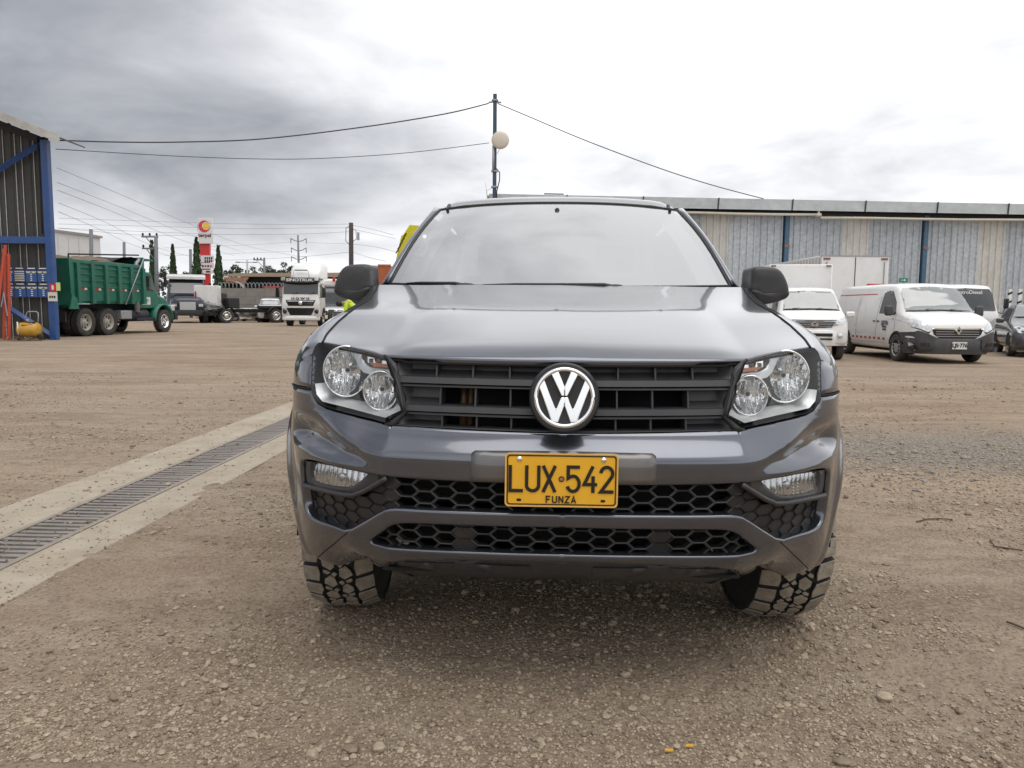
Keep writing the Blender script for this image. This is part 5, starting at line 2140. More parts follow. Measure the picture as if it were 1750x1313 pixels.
def wheel(parent, c, R, W, side, holes=8, truck=False, rot=0.0, rim_m=None, dual=False):
    key = (round(R, 3), round(W, 3), holes, truck, rim_m.name if rim_m else '')
    if key not in _wc:
        rr = R * (.60 if truck else .64)
        t = MB().lathe([(-W * .42, rr), (-W * .5, R * .80), (-W * .48, R * .93), (-W * .38, R * .99), (0, R), (W * .38, R * .99), (W * .48, R * .93), (W * .5, R * .80), (W * .42, rr)], (0, 0, 0), 'x', 36)
        if truck:
            for k in range(36):
                a = 2 * pi * k / 36
                for sg in (-1, 1):
                    x0, x1 = (W * .18, W * .49) if sg > 0 else (-W * .49, -W * .18)
                    da = .05
                    t.add([(x, r_ * cos(q), r_ * sin(q)) for r_ in (R * .95, R * 1.012) for x, q in ((x0, a - da), (x1, a - da), (x1, a + da), (x0, a + da))],
                          [(4, 5, 6, 7), (0, 1, 5, 4), (1, 2, 6, 5), (2, 3, 7, 6), (3, 0, 4, 7)])
        tm = t.mesh('wheel', M_TYRE, True)
        r = MB()
        if truck:
            r.lathe([(W * .42, rr), (W * .44, rr * .97), (W * .30, rr * .86), (W * .05, rr * .80), (W * .02, rr * .45), (W * .22, rr * .40), (W * .26, rr * .25), (W * .40, rr * .22), (W * .42, .0001)], (0, 0, 0), 'x', 36)
        else:
            r.lathe([(W * .42, rr), (W * .44, rr * .96), (W * .34, rr * .88), (W * .36, rr * .5), (W * .40, rr * .2), (W * .40, .0001)], (0, 0, 0), 'x', 36)
        rm = r.mesh('rim', rim_m or M_RIM, True)
        rm.set_sharp_from_angle(angle=radians(35))
        hm = []
        for k in range(holes):
            a = 2 * pi * k / holes
            rc, rh = rr * (.66 if truck else .70), rr * (.13 if truck else .15)
            xx = W * (.06 if truck else .365)
            h = MB().prism([(rc * cos(a) + rh * cos(b), rc * sin(a) + rh * sin(b) * 1.0) for b in [2 * pi * j / 10 for j in range(10)]], 'x', xx, xx + .006)
            hm.append(h.mesh('vent', M_VOID))
        _wc[key] = (tm, rm, hm)
    tm, rm, hm = _wc[key]
    o = bpy.data.objects.new('wheel', tm)
    COL.objects.link(o)
    o.parent = parent
    o.location = c
    o.rotation_euler = (random.uniform(0, 6), 0, (0 if side > 0 else pi) + rot)
    for nm, me_ in [('rim', rm)] + [('vent', h) for h in hm]:
        q = bpy.data.objects.new(nm, me_)
        COL.objects.link(q)
        q.parent = o
    return o


def arc_poly(y, z, R, n=16, a0=0, a1=180):
    return [(y + R * cos(radians(lerp(a0, a1, k / n))), z + R * sin(radians(lerp(a0, a1, k / n)))) for k in range(n + 1)]


def mirror_poly(p):
    return [(-a, b) for a, b in reversed(p)]


def both(bv, poly, axis, off, name, m, par, **kw):
    if axis == 'front' or axis == 'top' or axis == 'back':
        stick(bv, poly, axis, off, name, m, par, **kw)
        stick(bv, mirror_poly(poly), axis, off, name, m, par, **kw)
    else:
        for ax in ('left', 'right'):
            stick(bv, poly, ax, off, name, m, par, **kw)


def plate_small(par, x, y, z, w, h, txt, m=None):
    p = MB().bx(-w / 2, w / 2, 0, .012, -h / 2, h / 2).build('number_plate', m or M_PLW, par, loc=(x, y, z))
    text('plate_text', txt, h * .75, M_INK, p, face_y(0, -.004, 0), .001, bold=.004, sx=.92)
    return p


def bumper_arc(name, par, w, d, z0, z1, m, y0=0.0, thick=.10, pw2=2.6, bev=.02, n=20):
    rows = []
    for i in range(n + 1):
        t = lerp(-1, 1, i / n)
        x = w * t
        y = y0 + d * abs(t) ** pw2
        rows.append([Vector((x, y + .03, z0)), Vector((x, y, z0 + (z1 - z0) * .3)), Vector((x, y + .005, z1 - .03)), Vector((x, y + .03, z1)), Vector((x * .96, y + thick, z1)), Vector((x * .96, y + thick, z0))])
    return MB().loft(rows).build(name, m, par, auto=50)


# ---- white delivery van
def build_van():
    gw = gnd(1543, 617.5)
    v_ = thing('delivery_van', (gw.x + .76, gw.y - .90, 0), radians(-1.5), 'white delivery van with black bumper and a red and white stripe along its side', 'van')
    v_.scale = (.98, .98, .98)
    st = [(.0, .34, .72, .84, .88, .72, .72, .60), (.05, .30, .78, .93, .97, .84, .84, .72), (.22, .27, .92, 1.03, 1.08, .93, .93, .82), (.55, .26, 1.04, 1.13, 1.19, .965, .955, .85),
          (.86, .26, 1.10, 1.20, 1.27, .97, .95, .86), (1.15, .26, 1.14, 1.46, 1.54, .975, .95, .82), (1.50, .26, 1.16, 1.76, 1.86, .975, .955, .77), (1.75, .26, 1.16, 1.84, 1.945, .975, .96, .78),
          (2.5, .26, 1.16, 1.86, 1.97, .975, .965, .80), (4.4, .27, 1.16, 1.86, 1.97, .975, .965, .80), (4.95, .30, 1.16, 1.84, 1.94, .965, .955, .78), (5.06, .45, 1.16, 1.78, 1.88, .92, .92, .74)]
    body, bv = loft_body(st, 'body', M_WHITE, v_)
    # windscreen
    ws = [(-.80, 1.24), (0, 1.265), (.80, 1.24), (.72, 1.70), (.66, 1.80), (0, 1.845), (-.66, 1.80), (-.72, 1.70)]
    stick(bv, ws, 'front', .03, 'windscreen', M_GLASSL, v_, .05)
    stick(bv, [(-.83, 1.215), (0, 1.24), (.83, 1.215), (.80, 1.238), (0, 1.263), (-.80, 1.238)], 'front', .008, 'cowl', M_BLKG, v_, .1)
    MB().tube([(-.35, .83, 1.285), (-.1, .88, 1.30), (.35, .90, 1.30)], .012, 5).build('wiper', M_BLKG, v_)
    MB().tube([(.25, .83, 1.285), (.45, .86, 1.29), (.72, .94, 1.27)], .012, 5).build('wiper', M_BLKG, v_)
    # side windows, door seams, stripe
    both(bv, [(1.12, 1.17), (2.02, 1.17), (2.02, 1.70), (1.78, 1.76), (1.62, 1.74), (1.30, 1.46)], 'left', .004, 'door_window', M_GLASSD, v_, step=.1)
    for ax in ('left', 'right'):
        for ys_ in (1.08, 2.10, 3.35):
            stick(bv, [(ys_, .42), (ys_ + .012, .42), (ys_ + .012, 1.60 if ys_ > 1.5 else 1.10), (ys_, 1.60 if ys_ > 1.5 else 1.10)], ax, .003, 'door_seam', M_VOID, v_, .2)
        for yc in (.95, 4.05):
            stick(bv, arc_poly(yc, .34, .41) + [(yc - .41, .27), (yc + .41, .27)], ax, .003, 'wheel_arch', M_VOID, v_, .12)
        stick(bv, [(1.36, .27), (3.62, .27), (3.62, .43), (1.50, .43)], ax, .006, 'sill_moulding', M_BPL, v_, .2)
        for k in range(26):
            y_ = 1.42 + k * .135
            if 3.60 < y_ < 4.5:
                continue
            stick(bv, [(y_, .50), (y_ + .13, .50), (y_ + .13, .56), (y_, .56)], ax, .006, 'reflector_strip', M_RED if k % 2 else M_PLW, v_, .2)
        for y_ in (2.0, 2.22):
            stick(bv, [(y_ - .07, .955), (y_ + .07, .955), (y_ + .05, .99), (y_ - .05, .99)], ax, .02, 'handle', M_BPL, v_, .2, rim=.02)
        stick(bv, [(1.18, 1.02), (1.23, 1.02), (1.23, 1.06), (1.18, 1.06)], ax, .006, 'side_repeater', M_ORANGE, v_, .1)
        stick(bv, [(2.4, 1.665), (4.9, 1.665), (4.9, 1.69), (2.4, 1.69)], ax, .004, 'roof_stripe', M_RED, v_, .3)
    t_ = text('door_number', 'LJS·776', .155, M_DARK, v_, Matrix.Translation((-.985, 1.62, .93)) @ Matrix.Rotation(-pi / 2, 4, 'Z') @ Matrix.Rotation(pi / 2, 4, 'X'), .002, bold=.004, sx=.8)
    text('door_lettering', 'FUNZA\nCUND', .07, M_DARK, v_, Matrix.Translation((-.985, 1.62, .80)) @ Matrix.Rotation(-pi / 2, 4, 'Z') @ Matrix.Rotation(pi / 2, 4, 'X'), .002, bold=.002)
    # front end
    bumper_arc('front_bumper', v_, .985, .50, .23, .60, M_BPL, -.065, .25, 4.5)
    both(bv, [(.30, .56), (.97, .56), (.97, .72), (.86, .78), (.66, .70), (.45, .60)], 'front', .035, 'bumper_wing', M_BPL, v_, step=.08)
    both(bv, [(.56, .30), (.975, .30), (.975, .60), (.56, .60)], 'front', .045, 'bumper_corner', M_BPL, v_, step=.06)
    stick(bv, [(-.60, .84), (0, .83), (.60, .84), (.55, .70), (.42, .60), (0, .575), (-.42, .60), (-.55, .70)], 'front', .008, 'grille', M_BLKG, v_, .07)
    for z in (.645, .70, .755):
        stick(bv, [(-.50, z), (.50, z), (.50, z + .014), (-.50, z + .014)], 'front', .016, 'grille_bar', M_GREY, v_, .12)
    stick(bv, [(-.60, .815), (0, .805), (.60, .815), (.60, .845), (0, .835), (-.60, .845)], 'front', .018, 'chrome_bar', M_CHROME, v_, .1)
    g = MB()
    outer = [(0, .105), (.072, 0), (0, -.105), (-.072, 0)]
    inner = [(0, .055), (.036, 0), (0, -.055), (-.036, 0)]
    ring_prism(g, outer, inner, -.03, 0).build('emblem', M_CHROME, v_, loc=(0, -.035, .79))
    both(bv, [(.60, .80), (.66, .72), (.93, .86), (.96, 1.04), (.86, 1.06), (.70, .93)], 'front', .008, 'headlight', M_LAMP, v_, step=.05)
    both(bv, [(.62, .775), (.67, .715), (.93, .845), (.94, .875), (.68, .75)], 'front', .014, 'headlight_frame', M_BLKG, v_, step=.08)
    both(bv, [(.62, .40), (.82, .42), (.84, .50), (.66, .50)], 'front', .05, 'fog_recess', M_BLKG, v_, step=.1)
    plate_small(v_, .03, -.085, .44, .34, .17, 'LJS·776')
    for s in (-1, 1):
        m_ = MB().box((s * 1.11, 1.13, 1.25), (.20, .12, .26)).build('door_mirror', M_BPL, v_, bevel=.05, seg=3)
        MB().tube([(s * .93, 1.2, 1.18), (s * 1.05, 1.16, 1.18)], .04, 8).build('mirror_arm', M_BPL, m_)
        wheel(v_, (s * .885, .95, .335), .335, .215, s, 10)
        wheel(v_, (s * .885, 4.05, .335), .335, .215, s, 10)
    MB().bx(-.8, .8, .6, 4.9, .22, .30).build('underbody', M_VOID, v_)
    MB().bx(-.25, .25, 4.4, 4.5, 1.97, 2.02).build('roof_lamp', M_RED, v_)
    MB().grid([[Vector((x, y, z)) for x in (-.85, .85)] for y, z in ((.95, 1.15), (1.5, 1.1), (1.55, .6))]).build('dashboard', M_DASH, v_)
    return v_


build_van()


# ---- small white cab-over truck with cargo box
def build_minitruck():
    c = at(1400, 560, 18.75)
    v_ = thing('mini_truck', (c.x - .12, c.y, 0), radians(-9), 'small white cargo truck with slatted black grille partly hidden by the pickup mirror', 'truck')
    st = [(.0, .42, .70, .90, .96, .70, .72, .62), (.06, .38, .76, 1.00, 1.05, .78, .79, .70), (.25, .36, .95, 1.12, 1.17, .82, .83, .76), (.42, .36, 1.00, 1.18, 1.24, .83, .83, .76),
          (.60, .36, 1.02, 1.36, 1.43, .83, .82, .72), (.85, .36, 1.02, 1.62, 1.70, .83, .82, .67), (1.05, .36, 1.02, 1.70, 1.79, .83, .82, .67), (1.70, .36, 1.02, 1.72, 1.81, .83, .82, .68), (1.78, .40, 1.02, 1.68, 1.76, .81, .80, .66)]
    body, bv = loft_body(st, 'cab', M_WHITE, v_, .08)
    stick(bv, [(-.66, 1.235), (0, 1.25), (.66, 1.235), (.60, 1.60), (.54, 1.67), (0, 1.69), (-.54, 1.67), (-.60, 1.60)], 'front', .03, 'windscreen', M_GLASSL, v_, .05)
    stick(bv, [(-.69, 1.205), (0, 1.22), (.69, 1.205), (.66, 1.232), (0, 1.247), (-.66, 1.232)], 'front', .007, 'cowl', M_BLKG, v_, .1)
    for x0 in (-.45, .1):
        MB().tube([(x0, .40, 1.255), (x0 + .2, .43, 1.27), (x0 + .42, .45, 1.26)], .010, 5).build('wiper', M_BLKG, v_)
    both(bv, [(.62, 1.08), (1.45, 1.08), (1.45, 1.60), (1.02, 1.62), (.80, 1.40)], 'left', .004, 'door_window', M_GLASSD, v_, step=.1)
    stick(bv, [(-.52, .985), (0, .975), (.52, .985), (.40, .80), (0, .785), (-.40, .80)], 'front', .008, 'grille', M_BLKG, v_, .06)
    for z in (.825, .865, .905, .945):
        w = lerp(.41, .50, (z - .82) / .13)
        stick(bv, [(-w, z), (w, z), (w, z + .011), (-w, z + .011)], 'front', .016, 'grille_bar', M_SILVER, v_, .12)
    ring_prism(MB(), [(0, .075), (.10, -.01), (.05, -.06), (-.05, -.06), (-.10, -.01)], [(0, .035), (.05, -.01), (.02, -.035), (-.02, -.035), (-.05, -.01)], -.03, 0).build('emblem', M_CHROME, v_, loc=(0, -.01, .885))
    both(bv, [(.43, .83), (.70, .90), (.80, 1.10), (.66, 1.04), (.55, .985)], 'front', .008, 'headlight', M_LAMP, v_, step=.05)
    bumper_arc('front_bumper', v_, .82, .22, .36, .74, M_WHITE, -.06, .2, 3.0)
    MB().bx(-.42, .42, -.075, -.03, .585, .665).build('bumper_intake', M_BLKG, v_, bevel=.01)
    MB().bx(-.42, .42, -.072, -.03, .50, .545).build('bumper_intake', M_BLKG, v_, bevel=.01)
    for s in (-1, 1):
        f = MB().lathe([(-.02, .0001), (-.02, .05), (.0, .06)], (s * .60, -.02, .60), 'y', 20).build('fog_lamp', M_LAMP, v_, smooth=True)
        m_ = MB().box((s * 1.0, .72, 1.12), (.22, .10, .14)).build('door_mirror', M_WHITE, v_, bevel=.04, seg=3)
        MB().tube([(s * .80, .75, 1.10), (s * .92, .73, 1.10)], .03, 8).build('mirror_arm', M_BPL, m_)
        wheel(v_, (s * .70, .55, .285), .285, .17, s, 6, rim_m=M_STEELRIM)
        wheel(v_, (s * .70, 2.9, .285), .285, .17, s, 6, rim_m=M_STEELRIM)
        stick(bv, arc_poly(.55, .30, .35) + [(.20, .37), (.90, .37)], ('left', 'right')[s > 0], .003, 'wheel_arch', M_VOID, v_, .12)
    plate_small(v_, -.03, -.10, .44, .33, .16, 'SPP·207')
    MB().bx(-.2, .2, .3, .5, .1, .34).build('jack', M_RED, v_, bevel=.02)
    MB().bx(-.35, .35, 1.0, 4.2, .34, .48).build('chassis', M_VOID, v_)
    bx_ = MB().bx(-.80, .80, 1.86, 4.3, .62, 2.42).build('cargo_box', M_WHITE, v_, bevel=.02, seg=1)
    for x in (-.70, .70):
        MB().bx(x - .06, x + .06, 1.83, 1.86, 2.36, 2.40).build('marker_lamp', mat('brown_lamp', (.22, .10, .06), .4), bx_)
    MB().bx(-.81, .81, 1.85, 4.31, .56, .62).build('box_sill', M_GREY, bx_)
    return v_


build_minitruck()


# ---- box truck seen from behind
def build_box_truck():
    a, b = at(1405, 437, 26.0), at(1520, 440, 26.0)
    w = b.x - a.x
    v_ = thing('box_truck', ((a.x + b.x) / 2, 26.0, 0), 0, 'tall white box truck parked behind the small cargo truck', 'truck')
    H = a.z
    box_ = MB().bx(-w / 2, w / 2, 0, 5.2, .95, H).build('cargo_box', M_WHITE, v_, bevel=.015, seg=1)
    for k in range(18):
        MB().bx(-w / 2 - .02, -w / 2 - .002, .15 + k * .28, .22 + k * .28, 1.0, H - .06).build('side_rib', mat('grey_box_side', (.50, .50, .49), .5, var=.1), box_)  # ribs in a greyer tone than the white box
    MB().bx(-.012, .012, -.012, -.001, 1.0, H - .05).build('door_gap', M_DARK, box_)
    for x in (-w / 2 + .16, w / 2 - .16):
        MB().bx(x - .11, x + .11, -.03, -.001, H - .13, H - .07).build('marker_lamp', mat('brown_lamp', (.22, .10, .06), .4), box_)
        MB().tube([(x, -.03, 1.0), (x, -.03, H - .2)], .015, 6).build('lock_rod', M_GREY, box_)
    MB().bx(-w / 2 - .02, w / 2 + .02, -.012, .06, H - .03, H + .012).build('top_rail', M_GREY, box_)
    MB().bx(-.45, .45, -.1, 6.8, .70, .90).build('chassis', M_VOID, v_)
    MB().bx(-1.0, 1.0, -.15, -.05, .45, .60).build('rear_bar', M_DARK, v_)
    MB().bx(-.95, .95, 5.5, 7.0, .55, 2.3).build('cab', M_WHITE, v_, bevel=.12, seg=3)
    for s in (-1, 1):
        wheel(v_, (s * .92, 1.2, .42), .42, .28, s, 8, True)
        wheel(v_, (s * .92, 6.0, .42), .42, .28, s, 8, True)


build_box_truck()


# ---- white cab-over truck at the right edge
def build_isuzu():
    c = at(1668, 560, 25.0)
    v_ = thing('cab_over_truck', (c.x - .25, c.y, 0), radians(-2), 'white cab-over truck with large dark windscreen standing beyond the van', 'truck')
    st = [(.0, .55, 1.08, 1.14, 1.18, .90, .93, .86), (.05, .50, 1.12, 1.22, 1.26, .96, .97, .90), (.14, .48, 1.16, 1.50, 1.56, .98, .97, .88), (.26, .48, 1.18, 1.84, 1.92, .98, .97, .84),
          (.40, .48, 1.18, 1.98, 2.07, .98, .97, .83), (.9, .48, 1.18, 2.02, 2.12, .98, .97, .83), (1.55, .50, 1.18, 2.02, 2.10, .98, .97, .83)]
    body, bv = loft_body(st, 'cab', M_WHITE, v_, .07)
    stick(bv, [(-.85, 1.24), (0, 1.25), (.85, 1.24), (.80, 1.80), (.72, 1.93), (0, 1.96), (-.72, 1.93), (-.80, 1.80)], 'front', .03, 'windscreen', M_GLASSD, v_, .05)
    text('windscreen_lettering', 'CentroDiesel', .17, M_PLW, v_, face_y(.0, .17, 1.83, -.28), .002, bold=.002)
    ring_prism(MB(), arc_poly(0, 0, .085, 16, 0, 338), arc_poly(0, 0, .05, 16, 0, 338), -.01, 0).build('windscreen_logo', M_RED, v_, loc=(-.66, .175, 1.84))
    both(bv, [(.25, 1.22), (1.05, 1.22), (1.05, 1.86), (.55, 1.86), (.38, 1.72)], 'left', .005, 'door_window', M_GLASSD, v_, step=.12)
    text('badge', 'ISUZU', .11, M_GREY, v_, face_y(0, -.025, 1.10), .004, bold=.003)
    for z in (.72, .82):
        MB().bx(-.50, .50, -.035, .05, z, z + .055).build('intake', M_BLKG, v_, bevel=.01)
    both(bv, [(.55, .64), (.86, .64), (.93, 1.02), (.80, .98), (.62, .80)], 'front', .015, 'headlight', M_LAMP, v_, step=.06)
    bumper_arc('front_bumper', v_, .98, .16, .34, .60, M_WHITE, -.07, .2, 3.0)
    MB().bx(-.45, .45, -.09, -.05, .42, .50).build('bumper_slot', M_BLKG, v_)
    for s in (-1, 1):
        m_ = MB().box((s * 1.22, .12, 1.48), (.16, .07, .34)).build('door_mirror', M_BLKG, v_, bevel=.03)
        MB().tube([(s * .96, .2, 1.2), (s * 1.12, .12, 1.16), (s * 1.2, .12, 1.32)], .018, 6).build('mirror_arm', M_BLKG, m_)
        stick(bv, [(.12, 1.04), (.30, 1.04), (.30, 1.13), (.12, 1.13)], ('left', 'right')[s > 0], .008, 'corner_lamp', M_RED, v_, .1)
        wheel(v_, (s * .84, .95, .38), .38, .22, s, 6, True)
        wheel(v_, (s * .84, 3.9, .38), .38, .3, s, 6, True)
    MB().bx(-.4, .4, .6, 5.0, .50, .68).build('chassis', M_VOID, v_)
    MB().bx(-1.0, 1.0, 1.75, 5.2, .75, .90).build('flat_bed', M_GREY, v_)


build_isuzu()


# ---- generic passenger cars
SEDAN = [(.0, .30, .55, .62, .66, .66, .66, .50), (.06, .24, .62, .72, .76, .78, .78, .64), (.3, .20, .76, .84, .88, .86, .86, .72), (.95, .20, .88, .96, 1.01, .88, .87, .74),
         (1.25, .20, .92, 1.06, 1.12, .88, .87, .70), (1.75, .20, .94, 1.36, 1.42, .88, .87, .60), (2.1, .20, .95, 1.42, 1.49, .88, .87, .60), (2.9, .20, .97, 1.42, 1.49, .88, .87, .60),
         (3.6, .22, .98, 1.28, 1.34, .88, .86, .62), (3.95, .25, .96, 1.05, 1.10, .86, .84, .66), (4.1, .40, .85, .95, 1.0, .78, .78, .6)]
SUV = [(.0, .36, .72, .80, .86, .70, .70, .56), (.06, .30, .80, .92, .97, .84, .84, .70), (.3, .28, .92, 1.02, 1.08, .91, .91, .78), (1.0, .28, 1.0, 1.10, 1.16, .93, .92, .80),
       (1.28, .28, 1.04, 1.20, 1.26, .93, .92, .78), (1.75, .28, 1.06, 1.58, 1.66, .93, .92, .66), (2.1, .28, 1.07, 1.68, 1.76, .93, .92, .66), (3.6, .28, 1.08, 1.66, 1.74, .93, .92, .66), (4.2, .34, 1.08, 1.55, 1.62, .90, .90, .66), (4.35, .5, 1.0, 1.3, 1.36, .84, .84, .62)]


def build_car(name, loc, rz, label, paint, kind='suv', low=None, plate='', cat='car', sc=1.0, group=None, wr=None):
    st = SUV if kind == 'suv' else SEDAN
    v_ = thing(name, loc, rz, label, cat, group)
    v_.scale = (sc, sc, sc)
    body, bv = loft_body(st, 'body', paint, v_, .10)
    if kind == 'suv':
        ws = [(-.74, 1.27), (0, 1.285), (.74, 1.27), (.62, 1.62), (0, 1.66), (-.62, 1.62)]
        sw_ = [[(1.45, 1.09), (2.25, 1.09), (2.25, 1.56), (1.85, 1.56)], [(2.35, 1.09), (3.15, 1.09), (3.15, 1.56), (2.35, 1.56)], [(3.25, 1.10), (3.9, 1.12), (3.75, 1.52), (3.25, 1.55)]]
        R, fy, ry, zz = .36, .88, 3.45, 1.0
    else:
        ws = [(-.70, 1.10), (0, 1.115), (.70, 1.10), (.58, 1.38), (0, 1.42), (-.58, 1.38)]
        sw_ = [[(1.5, .98), (2.3, .98), (2.3, 1.36), (1.95, 1.36)], [(2.4, .98), (3.1, 1.0), (2.95, 1.36), (2.4, 1.36)]]
        R, fy, ry, zz = .31, .82, 3.25, .84
    stick(bv, ws, 'front', .03, 'windscreen', M_GLASSL, v_, .08)
    for p in sw_:
        both(bv, p, 'left', .005, 'side_window', M_GLASSD, v_, step=.2)
    gz0 = zz - .32
    stick(bv, [(-.48, zz - .06), (.48, zz - .06), (.42, gz0 + .06), (-.42, gz0 + .06)], 'front', .010, 'grille', M_BLKG, v_, .1)
    stick(bv, [(-.46, zz - .14), (.46, zz - .14), (.46, zz - .125), (-.46, zz - .125)], 'front', .018, 'grille_bar', M_SILVER, v_, .15)
    MB().lathe([(-.02, .0001), (-.02, .06), (0, .065)], (0, -.02, zz - .13), 'y', 16).build('emblem', M_CHROME, v_, smooth=True)
    both(bv, [(.50, zz - .20), (.74, zz - .16), (.80, zz - .01), (.70, zz + .01), (.50, zz - .07)], 'front', .010, 'headlight', M_LAMP, v_, step=.08)
    bumper_arc('front_bumper', v_, .90 if kind == 'suv' else .86, .30, .26 if kind == 'suv' else .18, gz0 + .04, low or paint, -.05, .2, 2.8)
    MB().bx(-.5, .5, -.07, -.02, .34, .42).build('lower_intake', M_BLKG, v_, bevel=.01)
    if plate:
        plate_small(v_, 0, -.085, gz0 - .06, .33, .15, plate)
    for s in (-1, 1):
        m_ = MB().box((s * 1.02, 1.45, zz + .16), (.20, .12, .14)).build('door_mirror', paint, v_, bevel=.04, seg=2)
        for y_ in (fy, ry):
            stick(bv, arc_poly(y_, R, R + .06) + [(y_ - R - .06, .30), (y_ + R + .06, .30)], ('left', 'right')[s > 0], .004, 'wheel_arch', M_VOID, v_, .15)
            wheel(v_, (s * (.82 if kind == 'suv' else .78), y_, R), R, .21, s, wr or 9)
    MB().bx(-.7, .7, .5, 3.8, .20, .30).build('underbody', M_VOID, v_)
    return v_


M_GCAR = mat('anthracite_car_paint', (0.060, 0.062, 0.070), .3, metal=.5, coat=.9)
M_SILV = mat('silver_car_paint', (0.36, 0.38, 0.40), .32, metal=.55, coat=.8)
gc = gnd(1724, 608.5)
_o = Matrix.Rotation(radians(-25), 3, 'Z') @ Vector((-.80, .80, 0))
build_car('hatchback', (gc.x - _o.x, gc.y - _o.y, 0), radians(-25), 'dark grey hatchback at the right edge of the yard', M_GCAR, 'sedan', sc=.97, wr=10)
for px_, py_, rz_, lab, paint, kd, low, pl_, nm in (
        (463, 551.5, 18, 'white car with black lower bumper and number plate parked left of the white tractor unit', M_WHITE, 'suv', M_BPL, 'FUX·314', 'sport_utility_car'),
        (454, 549.0, 8, 'silver car just behind the white one with black bumper', M_SILV, 'suv', None, '', 'sport_utility_car'),
        (575, 553.0, 12, 'white car beside the worker in the yellow green jacket', M_WHITE, 'suv', M_BPL, '', 'sport_utility_car'),
        (427, 541.0, 85, 'white car seen from the side behind the bare truck chassis', M_WHITE, 'sedan', None, '', 'parked_sedan')):
    p = gnd(px_, py_)
    if p.y > 62:
        p = at(px_, py_, 60)
    build_car(nm, (p.x, p.y, 0), radians(rz_), lab, paint, kd, low, pl_)

# ---- green dump truck on the left, seen from its right rear
M_GRN = mat('green_truck_paint', (0.004, 0.140, 0.095), .45, var=.15, scale=3, dirt=((.16, .15, .12), .25, 3))
M_GRND = mat('worn_green_bed_paint', (0.004, 0.128, 0.086), .55, var=.2, scale=4, dirt=((.14, .12, .09), .35, 3.5))
M_RUBBLE = mat('earth_load', (0.17, 0.115, 0.075), .9, var=.4, scale=5, bump=.6, bscale=12)
M_CANVAS = mat('black_canvas', (0.022, 0.022, 0.024), .8)
M_BLUED = mat('navy_undercarriage', (0.018, 0.020, 0.032), .6, var=.2, scale=5)


